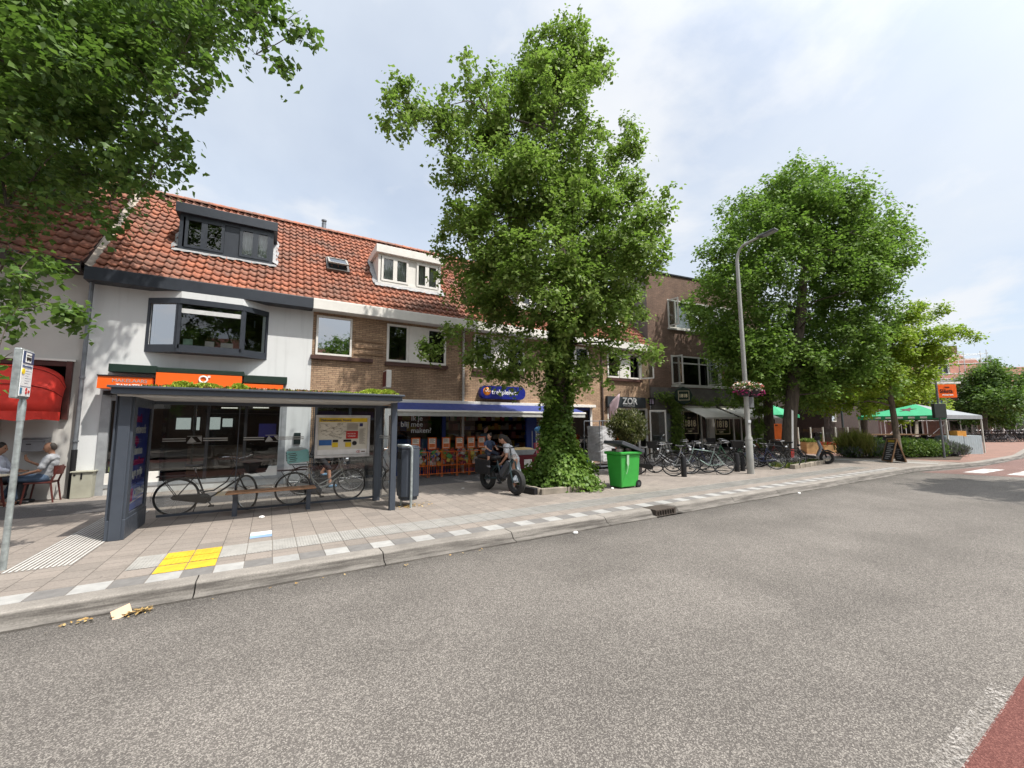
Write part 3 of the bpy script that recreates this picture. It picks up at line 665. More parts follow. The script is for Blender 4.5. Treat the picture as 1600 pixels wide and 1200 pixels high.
# roller shutter box and the orange fascia signs
t = thing('shutter_box', (-1.6, 13.9, 3.05), 'dark green roller shutter box above the white house shopfront', 'shutter box')
M_dgreen = mk('dark_green_metal', (0.010, 0.028, 0.020), 0.45)
b = MB(M_dgreen); b.box(-3.55, -2.62, 13.72, 14, 3.20, 3.40); b.box(-2.616, -.72, 13.69, 14, 3.24, 3.37); b.box(-.72, .36, 13.72, 14, 3.06, 3.28); b.build('box', t, bevel=.01)
MB(M_black).box(-3.62, .30, 13.80, 13.995, 2.62, 2.72).build('rail', t)
M_or = mk('orange_sign', (0.85, 0.13, 0.012), 0.45, var=0.05); M_wl = mk('white_lettering', (0.82, 0.82, 0.80), 0.5); M_gl = mk('grey_lettering', (0.36, 0.36, 0.36), 0.5)
t = thing('fascia_sign', (-3.0, 13.7, 2.74), 'orange sign lettered MAKELAARS above left part of white shopfront', 'sign')
b = MB(M_or); b.box(-3.66, -2.66, 13.48, 13.78, 2.76, 3.06); b.build('board', t)
b = MB(M_black); b.box(-3.67, -2.65, 13.46, 13.79, 3.06, 3.09); b.build('edge', t)
b = MB(M_gl); text(b, 'MAKELAARS', .12, (-3.40, 13.476, 2.92), (1, 0, 0), (0, 0, 1)); b.use(M_wl); text(b, 'TAXATEURS', .11, (-3.32, 13.476, 2.80), (1, 0, 0), (0, 0, 1), bold=.003); b.build('lettering', t)
t = thing('logo_sign', (-1.7, 13.7, 2.9), 'orange sign with round white logo above white shopfront centre', 'sign')
b = MB(M_or); b.box(-2.60, -.76, 13.56, 13.72, 2.80, 3.22); b.box(-.72, .26, 13.60, 13.72, 2.76, 3.02); b.build('board', t)
b = MB(M_wl); b.torus((-1.62, 13.55, 3.08), .085, .022, 24, 6); b.box(-1.53, -1.47, 13.542, 13.56, 3.13, 3.19); b.build('logo', t)
b = MB(M_wl); text(b, 'MAKELAARS', .09, (-.62, 13.596, 2.84), (1, 0, 0), (0, 0, 1)); b.build('lettering', t)
downpipe('drainpipe', -4.04, 13.88, .13, 5.45, 'grey drainpipe with black foot between grey and white houses', None, None, 1.15)

# --- brick houses
def upwindow_pair(p, x0, x1, z0, z1, mid0, mid1, **k):
    b = MB(M_wood); b.box(mid0, mid1, 13.93, 14.06, z0 + .004, z1 - .004); b.build('panel', p)
    window(p, x0, mid0 - .004, z0, z1, 14.025, M_wood, t=.075, **k); window(p, mid1 + .004, x1, z0, z1, 14.025, M_wood, t=.075, **k)
def courses(p, x0, x1, gaps):
    b = MB(mk('raked_brick', (0.24, 0.155, 0.095), 0.9, var=0.25, vs=8))
    for z in (4.62, 4.40, 4.18): 
        for a, c in gaps: b.box(a, c, 13.97, 13.995, z, z + .055)
    b.build('brick_course', p)
hC = thing('brick_house', (3.5, 14, .13), 'yellow brick house with white dormer and skylight, left of the tree', 'house')
b = MB(M_ybrick); opC = [(1.10, 2.17, 4.07, 5.34), (3.30, 5.46, 4.02, 5.34), (1.16, 3.40, .13, 2.5), (3.55, 6.1, .13, 2.60)]
wall(b, 1.0, 6.15, .13, 5.5, 14.0, opC, .1); b.build('wall', hC)
add_roof(hC, .97, 6.15, [(3.12, 5.54, 14.85, 16.5)])
gutter(hC, .96, 6.15, M_wood)
window(hC, 1.10, 2.17, 4.07, 5.34, 14.025, M_wood, t=.06, glass=M_mirror, label='large single pane window reflecting the sky')
upwindow_pair(hC, 3.30, 5.46, 4.02, 5.34, 4.06, 4.72)
b = MB(M_sill); b.box(.97, 2.85, 13.90, 14.0, 3.93, 4.05); b.box(3.25, 5.52, 13.90, 14.0, 3.88, 4.0); b.build('sill', hC)
courses(hC, 1, 6.1, [(2.25, 3.2)])
dormer(hC, 3.12, 5.54, 14.90, 7.06, 8.18, M_wood, [(3.24, 3.74, 1), (3.74, 4.24, 1), (4.24, 4.56, 0), (4.56, 4.98, 1), (4.98, 5.42, 1)], 'white dormer with four narrow casements', [(3.3, 4.2), (4.6, 5.36)])
# skylight, propped open
sk = MB(mk('skylight_frame', (0.13, 0.12, 0.115), 0.5, .3)); Yc = 15.37; Zc = on_roof(Yc) + .10
Mr = Matrix.Rotation(math.atan2(UZ, UY), 3, 'X'); Mo = Matrix.Rotation(math.atan2(UZ, UY) - R_(13), 3, 'X')
for cx, cy, sx, sy in ((1.46, 0, .07, .80), (2.14, 0, .07, .80), (1.8, -.40, .75, .07), (1.8, .40, .75, .07)): sk.obox(Vector((cx, Yc, Zc)) + Mr @ Vector((0, cy, .02)), (sx, sy, .10), Mr)
sko = sk.build('skylight', hC)
b = MB(mk('skylight_sash', (0.30, 0.29, 0.27), 0.5)); top = Vector((1.8, Yc, Zc)) + Mr @ Vector((0, .38, .09))
for cx, cy, sx, sy in ((-.30, -.36, .06, .72), (.30, -.36, .06, .72), (0, -.03, .66, .06), (0, -.70, .66, .06)): b.obox(top + Mo @ Vector((cx, cy, 0)), (sx, sy, .05), Mo)
b.build('sash', sko); b = MB(M_mirror); b.obox(top + Mo @ Vector((0, -.36, .0)), (.56, .66, .012), Mo); b.build('pane', sko)
b = MB(M_int); b.obox(Vector((1.8, Yc, Zc - .0)), (.62, .74, .02), Mr); b.build('shaft', sko)
# chimney flue on the ridge
t = thing('roof_flue', (1.48, RY, RZ), 'small grey flue pipe on the roof ridge', 'chimney')
b = MB(M_zinc); b.lathe((1.48, RY, RZ + .05), [(.09, 0), (.08, .25), (.085, .25), (.085, .30), (.05, .32), (.05, .36), (.10, .37), (.10, .42), (.02, .45)], 12); b.build('pipe', t, smooth=True)
# shop door and panel of brick house C behind the shelter
b = MB(M_navy); frame_bars(b, 1.16, 3.40, .13, 2.5, 14.08, .08, .08, (2.2,), (2.05,)); f = b.build('shopfront', hC)
MB(M_glass).face((1.2, 14.05, .13), (3.36, 14.05, .13), (3.36, 14.05, 2.45), (1.2, 14.05, 2.45)).build('pane', f)
b = MB(M_int); recess(b, 1.1, 3.44, .1, 2.55, 14.104, 16.0); b.use(mk('purple_shelf', (0.05, 0.02, 0.10), 0.7)).box(1.3, 3.0, 14.3, 14.4, 2.1, 2.3); b.build('shop_interior', f)
hD = thing('drugstore_house', (9.7, 14, .13), 'yellow brick house over the drugstore, half hidden by the ivy tree', 'house')
b = MB(M_ybrick); opD = [(6.6, 8.9, 4.02, 5.34), (10.1, 12.4, 4.02, 5.34), (6.15, 12.55, .13, 2.60)]
wall(b, 6.15, 13.05, .13, 5.5, 14.0, opD, .1); b.build('wall', hD)
add_roof(hD, 6.15, 13.1, [(9.2, 11.6, 14.85, 16.5)]); gutter(hD, 6.15, 13.1, M_wood)
upwindow_pair(hD, 6.6, 8.9, 4.02, 5.34, 7.42, 8.08); upwindow_pair(hD, 10.1, 12.4, 4.02, 5.34, 10.92, 11.58)
b = MB(M_sill); b.box(6.55, 8.95, 13.90, 14.0, 3.88, 4.0); b.box(10.05, 12.45, 13.90, 14.0, 3.88, 4.0); b.build('sill', hD)
dormer(hD, 9.2, 11.6, 14.90, 7.06, 8.18, M_wood, [(9.32, 9.82, 1), (9.82, 10.3, 1), (10.3, 10.6, 0), (10.6, 11.0, 1), (11.0, 11.48, 1)], 'white dormer behind the tree crown')
hE = thing('restaurant_house', (14.8, 14, .13), 'yellow brick house with open upper windows above the ZOR sign', 'house')
b = MB(M_ybrick); opE = [(13.55, 15.75, 4.06, 5.30), (13.50, 16.2, .13, 2.62)]
wall(b, 13.05, 16.42, .13, 5.5, 14.0, opE, .1); b.build('wall', hE)
add_roof(hE, 13.1, 16.38, [(12.9, 15.3, 14.85, 16.5)]); gutter(hE, 13.1, 16.0, M_wood)
dormer(hE, 13.12, 15.3, 14.90, 7.06, 8.18, M_wood, [(13.2, 13.9, 1), (13.9, 14.4, 0), (14.4, 14.8, 1), (14.8, 15.2, 1)], 'white dormer beside the tall dark building')
upwindow_pair(hE, 13.55, 15.75, 4.06, 5.30, 14.30, 14.98)
b = MB(M_wood)
Mc = Matrix.Rotation(R_(-62), 3, 'Z'); hp = Vector((15.72, 13.92, 0))
for u, z, sx, sz in ((-.03, 4.68, .06, 1.2), (-.62, 4.68, .06, 1.2), (-.325, 4.10, .55, .06), (-.325, 5.26, .55, .06)): b.obox(hp + Mc @ Vector((u, 0, z)) * 1 if False else Vector((hp.x, hp.y, z)) + Mc @ Vector((-u, 0, 0)), (sx, .05, sz), Mc)
cs = b.build('open_casement', hE); b = MB(M_glass); b.obox(Vector((hp.x, hp.y, 4.68)) + Mc @ Vector((.325, 0, 0)), (.55, .008, 1.1), Mc); b.build('pane', cs)
b = MB(M_sill); b.box(13.5, 15.8, 13.90, 14.0, 3.92, 4.04); b.build('sill', hE)
b = MB(M_wood); frame_bars(b, 13.5, 16.2, .13, 2.62, 14.08, .08, .08, (14.75, 15.6), (1.75,)); f = b.build('shopfront', hE)
MB(M_glass).face((13.5, 14.05, .13), (15.6, 14.05, .13), (15.6, 14.05, 2.55), (13.5, 14.05, 2.55)).build('pane', f)
b = MB(M_int); recess(b, 13.45, 16.25, .1, 2.65, 14.104, 18); b.build('shop_interior', f)
b = MB(M_wood); Mc = Matrix.Rotation(R_(-25), 3, 'Z')
for u, z, sx, sz in ((.04, 1.35, .07, 2.4), (.82, 1.35, .07, 2.4), (.43, .18, .72, .08), (.43, 2.51, .72, .08)): b.obox(Vector((16.1, 13.8, z)) + Mc @ Vector((u, 0, 0)), (sx, .05, sz), Mc)
dr = b.build('open_door', hE); b = MB(M_glass); b.obox(Vector((16.1, 13.8, 1.35)) + Mc @ Vector((.43, 0, 0)), (.72, .01, 2.3), Mc); b.build('pane', dr)
downpipe('drainpipe', 6.15, 13.93, .13, 5.5, 'pale drainpipe on yellow brick left of the drugstore sign', mk('white_pipe', (0.42, 0.40, 0.37), 0.6))
downpipe('drainpipe', 13.16, 13.93, .13, 5.5, 'brown drainpipe just left of the ZOR sign', mk('brown_pipe', (0.10, 0.07, 0.055), 0.6))
t = thing('hanging_sign', (3.25, 13.8, 3.3), 'small white and red box sign projecting from the brick wall above shelter roof', 'sign')
b = MB(M_wood); b.box(3.20, 3.36, 13.45, 13.95, 3.08, 3.66); b.build('box', t, bevel=.01); b = MB(mk('dark_red', (0.12, 0.02, 0.02), 0.5)); b.box(3.185, 3.197, 13.5, 13.9, 3.12, 3.62); b.build('face', t)

# --- drugstore shopfront
M_blue = mk('drugstore_blue', (0.010, 0.030, 0.17), 0.45, var=0.12); M_lblue = mk('poster_blue', (0.015, 0.085, 0.26), 0.5, var=.15)
b = MB(M_blue); frame_bars(b, 3.56, 12.54, .13, 2.60, 14.09, .12, .08, (5.42,)); b.box(5.36, 5.5, 14.0, 14.12, .13, 2.5); b.box(9.0, 9.5, 14.0, 14.1, .25, 2.48); b.use(M_wood).box(12.42, 12.54, 13.98, 14.0, .13, 2.6); t = b.build('shopfront', hD); t['label'] = 'blue drugstore shopfront with a slogan on its window'
MB(M_lblue).box(3.68, 5.36, 14.11, 14.13, .25, 1.35).build('window_poster', t)
for xa, xb in ((3.68, 6.7), (9.5, 12.42)): MB(M_glass).face((xa, 14.05, .25), (xb, 14.05, .25), (xb, 14.05, 2.48), (xa, 14.05, 2.48)).build('pane', t)
b = MB(mk('slogan_lettering', (0.72, 0.74, 0.76), 0.5))
text(b, 'waar kan', .22, (3.95, 14.035, 2.22), (1, 0, 0), (0, 0, 1), bold=.004); text(b, 'ik je', .25, (4.22, 14.035, 2.00), (1, 0, 0), (0, 0, 1), bold=.003); text(b, 'blij mee', .25, (3.86, 14.035, 1.79), (1, 0, 0), (0, 0, 1), bold=.003); text(b, 'maken?', .25, (4.22, 14.035, 1.575), (1, 0, 0), (0, 0, 1), bold=.003); b.build('lettering', t)
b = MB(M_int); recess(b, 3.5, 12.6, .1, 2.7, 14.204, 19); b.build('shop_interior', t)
t_front = t
pal = [(0.30, 0.03, 0.02), (0.35, 0.14, 0.02), (0.40, 0.30, 0.06), (0.25, 0.22, 0.20), (0.05, 0.08, 0.25), (0.12, 0.02, 0.04), (0.06, 0.2, 0.06), (0.30, 0.12, 0.12), (0.4, .38, .35)]
pm = [mk('packaging_%d' % i, c, 0.6) for i, c in enumerate(pal)]
b = MB(mk('shop_shelf', (0.10, 0.03, 0.02), 0.7))
for y, xa, xb in ((16.0, 6.3, 11.9), (15.0, 9.7, 12.3), (14.7, 3.8, 5.3)):
    for z in (.4, .8, 1.2, 1.6, 2.0):
        if y < 14.9 and z < 1.3: continue
        b.use(mk('shop_shelf', (0.10, 0.03, 0.02), 0.7)).box(xa, xb, y, y + .35, z, z + .03); x = xa
        while x < xb - .2:
            wd = rnd.uniform(.08, .3); b.use(rnd.choice(pm)).box(x, x + wd - .02, y + rnd.uniform(0, .08), y + .3, z + .031, z + .031 + rnd.uniform(.12, .33)); x += wd
b.build('shelving', t)
b = MB(mk('price_card', (0.7, .68, .55), 0.7)); b.box(7.0, 7.3, 14.6, 14.62, 2.15, 2.27); b.box(7.9, 8.07, 14.6, 14.62, 2.15, 2.33); b.box(8.2, 8.3, 14.6, 14.62, 2.15, 2.33); b.box(5.8, 5.95, 14.3, 14.32, 2.0, 2.2); b.build('price_card', t)
# blue awning
t = thing('blue_awning', (7.7, 14, 2.55), 'long blue and white awning over the drugstore shopfront', 'awning')
M_cv = mk('blue_canvas', (0.028, 0.044, 0.185), 0.7, var=0.12, vs=2)
b = MB(M_wood); b.box(3.58, 12.6, 13.78, 13.995, 2.60, 2.72); b.build('cassette', t, bevel=.01)
xa, xb = 3.42, 11.1
b = MB(M_cv); b.prism([(xa, 13.80, 2.62), (xa, 12.84, 2.34), (xa, 12.84, 2.325), (xa, 13.80, 2.605)], (xb - xa, 0, 0)); b.build('canvas', t)
b = MB(M_wood); b.box(xa - .03, xb + .03, 12.77, 12.85, 2.265, 2.335); b.build('front_bar', t, bevel=.012); b = MB(mk('valance_grey', (0.42, 0.42, 0.40), 0.8)); b.box(xa, xb, 12.80, 12.812, 2.13, 2.262); b.build('valance', t)
b = MB(M_wood)
for x in (4.4, 7.2, 10.2): b.tube([(x, 13.8, 2.55), (x + .5, 13.3, 2.40), (x, 12.86, 2.30)], .022, 6)
b.build('arm', t)
# drugstore box sign
t = thing('box_sign', (7.7, 13.9, 3.1), 'rounded blue trekpleister sign with an orange ball above the awning', 'sign')
M_bs = mk('sign_blue', (0.010, 0.018, 0.19), 0.35, var=.06)
def rrect(x0, x1, z0, z1, r, y, n=6):
    out = []
    for cx, cz, a0 in ((x1 - r, z1 - r, 0), (x0 + r, z1 - r, 90), (x0 + r, z0 + r, 180), (x1 - r, z0 + r, 270)):
        for i in range(n + 1): q = R_(a0 + 90 * i / n); out.append((cx + r * math.cos(q), y, cz + r * math.sin(q)))
    return out
b = MB(M_bs); b.prism(rrect(6.78, 8.78, 2.84, 3.34, .22, 13.72), (0, .22, 0)); b.build('box', t)
b = MB(mk('logo_orange', (0.85, 0.25, 0.02), 0.4)); b.lathe((7.04, 13.715, 3.12), [(.0, -.03), (.10, -.025), (.16, 0), (.16, .01)], 20, 'Y'); b.build('logo_ball', t, smooth=True)
b = MB(M_wl); b.torus((6.98, 13.68, 3.16), .05, .012, 16, 5); b.torus((7.10, 13.68, 3.16), .05, .012, 16, 5); text(b, 'trekpleister', .26, (7.24, 13.715, 3.02), (1, 0, 0), (0, 0, 1), bold=.004); b.build('lettering', t)
# ZOR sign and flag
t = thing('restaurant_sign', (14.6, 13.9, 2.65), 'dark fascia sign reading ZOR in white letters', 'sign')
b = MB(mk('slate_sign', (0.035, 0.042, 0.048), 0.5)); b.box(13.40, 15.95, 13.86, 13.995, 2.64, 3.16); b.build('board', t)
b = MB(M_wl); text(b, 'ZOR', .44, (14.36, 13.855, 2.81), (1, 0, 0), (0, 0, 1), bold=.012, sx=1.08); b.use(M_gl); text(b, 'PIZZERIA', .11, (14.40, 13.855, 2.70), (1, 0, 0), (0, 0, 1), bold=.003, sx=1.75); b.build('lettering', t)
b = MB(M_wl); b.box(15.9, 16.1, 13.80, 13.85, 2.75, 3.0); b.build('lamp_plate', t) if False else None
t = thing('hanging_flag', (13.55, 13.9, 2.2), 'pale pink pennant flag hanging on a slanted pole beside the ZOR sign', 'flag')
b = MB(M_black); b.tube([(13.15, 13.95, 2.35), (13.75, 13.35, 3.35)], .014, 6); b.build('pole', t)
b = MB(mk('flag_cloth', (0.55, 0.42, 0.46), 0.85, var=.15, vs=3)); vs = []
for i in range(7):
    for j in range(8): u = i / 6; v = j / 7; vs.append((13.36 + u * .28 * (1 - .35 * v), 13.70 - u * .32 + .05 * math.sin(v * 5 + u * 4), 2.75 + u * .5 - v * (1.25 - .15 * u)))
b.add(vs, [(i * 8 + j, (i + 1) * 8 + j, (i + 1) * 8 + j + 1, i * 8 + j + 1) for i in range(6) for j in range(7)]); o = b.build('cloth', t, smooth=True); sd = o.modifiers.new('thick', 'SOLIDIFY'); sd.thickness = .006
t = thing('wall_lantern', (16.25, 13.85, 2.8), 'small dark wall lantern right of the ZOR sign', 'lamp')
b = MB(M_black); b.box(16.15, 16.35, 13.65, 13.85, 2.78, 2.84); b.box(16.14, 16.36, 13.64, 13.86, 3.10, 3.16); [b.box(x, x + .02, y, y + .02, 2.84, 3.10) for x in (16.15, 16.33) for y in (13.65, 13.83)]; b.box(16.22, 16.28, 13.86, 13.99, 2.9, 3.0); b.build('cage', t)
MB(mk('lantern_glass', (0.45, 0.38, 0.5), 0.3)).box(16.19, 16.31, 13.69, 13.81, 2.845, 3.095).build('glass', t)
# ------------------------------------------------------------------ the tall dark brick building with the 1818 cafe (turned towards the street)
M_sidewall = mk('grey_render', (0.155, 0.145, 0.14), 0.9, var=0.12, vs=1.0, dirt=0.3)
M_conc = mk('dark_concrete', (0.13, 0.12, 0.11), 0.9, var=0.25, vs=2.5, bump=.2, dirt=.5)
M_pale = mk('old_white_frame', (0.56, 0.55, 0.51), 0.6, var=.08, dirt=.25)
hF = thing('cafe_building', (16.45, 14, .13), 'tall flat-roofed dark brick building with the 1818 cafe below', 'building', rz=math.atan(-0.134))
TOP = 9.70
b = MB(M_dbrick); opF = [(1.40, 6.4, 6.80, 8.36), (1.48, 7.7, 3.74, 5.34), (2.0, 3.95, .15, 2.5), (4.3, 7.3, .15, 2.5), (.5, 1.35, .0, 2.3)]
wall(b, 0, 8.6, 3.60, TOP, 0, [o for o in opF if o[2] > 3], .14); b.face((8.6, 0, 0), (8.6, 9, 0), (8.6, 9, TOP), (8.6, 0, TOP)); b.build('wall', hF, world=False)
b = MB(M_sidewall); b.face((0, 0.004, 0), (0, 9, 0), (0, 9, TOP), (0, .004, TOP)); b.build('side_wall', hF, world=False)
b = MB(M_conc); wall(b, 0, 8.6, 0, 2.78, 0.0, [o for o in opF if o[2] < 3], .14); b.box(-.02, 8.62, -.06, .1, 2.78, 3.60); b.build('ground_floor_wall', hF, world=False)
b = MB(M_navy); b.box(-.05, 8.65, -.05, .12, TOP, TOP + .07); b.box(-.05, .08, .12, 9, TOP, TOP + .07); b.use(M_int).face((0, 0, TOP - .02), (8.6, 0, TOP - .02), (8.6, 9, TOP - .02), (0, 9, TOP - .02)); b.build('roof_edge', hF, world=False)
def winF(x0, x1, z0, z1, vs, hs, lab):
    f = MB(M_pale); frame_bars(f, x0, x1, z0, z1, .08, .07, .08, vs, hs); f.box(x0 - .05, x1 + .05, -.08, .0, z0 - .09, z0 - .01); f = f.build('window', hF, world=False); f['label'] = lab
    MB(M_glass).face((x0, .04, z0), (x1, .04, z0), (x1, .04, z1), (x0, .04, z1)).build('pane', f, world=False)
    r = MB(M_int); recess(r, x0 - .03, x1 + .03, z0 - .03, z1 + .03, .085, 2.5); r.build('room', f, world=False); return f
def casement(p, x, z0, z1, w_, ang):
    Mc = Matrix.Rotation(R_(ang), 3, 'Z'); f = MB(M_pale)
    for u, z, sx, sz in ((.03, (z0 + z1) / 2, .06, z1 - z0), (w_ - .03, (z0 + z1) / 2, .06, z1 - z0), (w_ / 2, z0 + .03, w_ - .12, .06), (w_ / 2, z1 - .03, w_ - .12, .06)):
        f.obox(Vector((x, -.01, z)) + Mc @ Vector((u, 0, 0)), (sx, .05, sz), Mc)
    f.use(M_glass).obox(Vector((x, -.01, (z0 + z1) / 2)) + Mc @ Vector((w_ / 2, 0, 0)), (w_ - .12, .008, z1 - z0 - .12), Mc); return f.build('open_casement', p, world=False)
f = winF(1.40, 6.4, 6.80, 8.36, (1.95, 4.2, 5.0, 5.7), (), 'upper floor window band'); casement(f, 1.42, 6.86, 8.30, .62, -78)
b = MB(mk('pale_blind', (0.55, .58, .66), .7)); b.box(2.0, 4.15, .12, .14, 6.9, 8.3); b.build('blind', f, world=False)
f = winF(1.48, 7.7, 3.74, 5.34, (2.05, 3.5, 4.3, 5.1, 6.4), (4.95,), 'lower window band above the cafe'); casement(f, 1.52, 3.80, 5.28, .62, -75); casement(f, 4.05, 3.80, 5.28, .62, -70)
b = MB(M_black); b.box(2.85, 3.35, .1, .14, 4.35, 5.0); b.build('notice', f, world=False)
g_ = MB(M_pale); frame_bars(g_, 2.0, 3.95, .15, 2.5, .10, .10, .09, (3.45,), (.7,)); frame_bars(g_, 4.3, 7.3, .15, 2.5, .10, .10, .09, (5.9, 6.5), (.7,)); g_.box(3.955, 4.295, -.03, .1, .15, 2.7); g_ = g_.build('cafe_front', hF, world=False)
for xa, xb in ((2, 3.95), (4.3, 7.3)): MB(M_glass).face((xa, .05, .7), (xb, .05, .7), (xb, .05, 2.5), (xa, .05, 2.5)).build('pane', g_, world=False)
b = MB(M_int); recess(b, 1.95, 7.4, .1, 2.6, .15, 5); b.build('cafe_interior', g_, world=False)
M_gold = mk('gold_lettering', (0.86, 0.76, 0.52), 0.5)
for x, z, k in ((2.18, 1.28, 1.12), (4.48, 1.22, 1.2)):
    b = MB(M_gold); frame_bars(b, x, x + .92 * k, z - .06, z + .98 * k, .03, .026, .012); text(b, '1818', .42 * k, (x + .07, .024, z + .32), (1, 0, 0), (0, 0, 1), bold=.012, sx=.86); b.box(x + .15, x + .75, .02, .026, z + .17, z + .19); text(b, 'CAFE', .13, (x + .28, .024, z + .02), (1, 0, 0), (0, 0, 1), bold=.003); text(b, 'anno', .12, (x + .30, .024, z + .74), (1, 0, 0), (0, 0, 1)); b.build('window_lettering', g_, world=False)
b = MB(mk('grey_door', (0.24, .25, .26), .5)); b.box(.52, 1.33, .06, .12, .13, 2.28); d = b.build('door', hF, world=False); b = MB(M_zinc); b.box(.60, .64, .03, .06, .9, 1.25); b.build('handle', d, world=False)
b = MB(M_zinc); b.box(-.36, -.03, 1.75, 2.15, 8.75, 9.25); b.box(-.40, .0, 1.70, 2.20, 9.25, 9.32); b.tube([(-.20, 1.95, 8.75), (-.20, 1.95, 7.0), (-.16, 1.7, 6.75), (-.14, -.2, 5.95), (-.10, -.12, 5.6)], .055, 8); b.build('rain_hopper', hF, world=False)
F2W = lambda x, y, z: Vector((16.45, 14, 0)) + Matrix.Rotation(math.atan(-0.134), 3, 'Z') @ Vector((x, y, z))
M_cream = mk('cream_canvas', (0.74, 0.71, 0.64), 0.8, var=.1, vs=2, dirt=.2)
for i, (x0, x1) in enumerate(((2.05, 4.42), (4.72, 7.6))):
    p = F2W(x0, -.05, 2.75)
    t = thing('cafe_awning', p, ('cream awning over the left 1818 window', 'cream awning over the right 1818 window, behind the lamp post')[i], 'awning', 'cafe awnings'); t.rotation_euler.z = math.atan(-0.134)
    b = MB(M_cream); L = x1 - x0; b.prism([(0, 0, 0), (0, -1.45, -.58), (0, -1.45, -.60), (0, 0, -.02)], (L, 0, 0)); b.build('canvas', t, world=False)
    b = MB(M_pale); b.box(-.02, L + .02, -1.50, -1.44, -.66, -.575); b.box(0, L, -.08, .03, -.03, .06); b.build('front_bar', t, world=False)
    b = MB(M_pale)
    for xx in (.2, L - .2): b.tube([(xx, 0, -.1), (xx + .3, -.7, -.36), (xx, -1.44, -.62)], .02, 6)
    b.build('arm', t, world=False)
p = F2W(1.75, -.45, 3.30); t = thing('cafe_sign', p, 'round green 1818 sign projecting over the cafe', 'sign'); t.rotation_euler.z = math.atan(-0.134) - R_(28)
b = MB(M_dgreen); b.lathe((0, 0, 0), [(.44, -.09), (.46, -.07), (.46, .07), (.44, .09)], 8, 'Y'); b.build('disc', t, world=False); b = MB(M_gold); frame_bars(b, -.27, .27, -.24, .24, -.093, .018, .01); text(b, '1818', .24, (-.235, -.098, -.09), (1, 0, 0), (0, 0, 1), bold=.006, sx=.86); b.build('lettering', t, world=False)
b = MB(M_black); b.tube([(-.1, .08, .2), (-.1, .5, .25)], .02, 6); b.build('bracket', t, world=False)

# ------------------------------------------------------------------ far right: the square behind the trees
def simple_window(p, x0, x1, z0, z1, y, mat, vs=(), hs=(), t=.08):
    b = MB(mat); frame_bars(b, x0, x1, z0, z1, y - .01, t, .06, vs, hs); f = b.build('window', p); b = MB(M_mirror if False else M_glass); b.face((x0, y - .02, z0), (x1, y - .02, z0), (x1, y - .02, z1), (x0, y - .02, z1)); b.build('pane', f)
    b = MB(M_int); recess(b, x0, x1, z0, z1, y + .02, y + 1.2); b.build('room', f); return f
t = thing('pavilion', (37, 17.6, .13), 'low dark brick pavilion with glazed doors behind the scooter and planters', 'building')
gx0, gx1 = at_y(1262, 670, 17.6).x, at_y(1331, 670, 17.6).x
ops = [(gx0, gx1, .3, 2.6), (27.5, 28.8, 4.0, 5.4), (24.8, 26.2, 4.0, 5.4), (33.5, 35.2, 3.9, 5.2)]
b = MB(M_bbrick); wall(b, 23.5, gx1 + 6, .13, 6.2, 17.6, ops, .14); b.face((gx1 + 6, 17.6, .13), (gx1 + 6, 26, .13), (gx1 + 6, 26, 6.2), (gx1 + 6, 17.6, 6.2)); b.build('wall', t)
b = MB(M_navy); b.box(23.4, gx1 + 6.1, 17.5, 26, 6.2, 6.35); b.build('roof', t)
simple_window(t, gx0, gx1, .3, 2.6, 17.7, M_wood, [gx0 + (gx1 - gx0) * q for q in (.22, .42, .62, .82)], (2.05,)); [simple_window(t, *o, 17.7, M_wood) for o in ops[1:]]
t = thing('brown_annex', (42, 15.6, .13), 'brown brick annex with one small square window under string lights', 'building')
b = MB(M_bbrick); wall(b, 38.5, 49.5, .13, 3.6, 15.4, [(40.0, 40.9, 2.0, 2.75)], .1); b.face((38.5, 15.4, .13), (38.5, 22, .13), (38.5, 22, 3.6), (38.5, 15.4, 3.6)); b.face((49.5, 15.4, .13), (49.5, 22, .13), (49.5, 22, 3.6), (49.5, 15.4, 3.6)); b.build('wall', t)
MB(M_navy).box(38.4, 49.6, 15.3, 22, 3.6, 3.72).build('roof', t); simple_window(t, 40.0, 40.9, 2.0, 2.75, 15.5, M_wood)
t = thing('string_lights', (39, 15.0, 3.2), 'string of small round bulbs hanging in front of the brown annex', 'lights')
b = MB(M_black); cat = [(37.0 + i * .35, 15.0, 3.35 - .35 * math.sin(math.pi * i / 14)) for i in range(15)]; b.tube(cat, .012, 4); b.build('cable', t); b = MB(mk('bulb', (.8, .75, .6), .3)); [b.ell((x, y, z - .05), .05, 8, 6) for x, y, z in cat[1:-1:2]]; b.build('bulb', t)
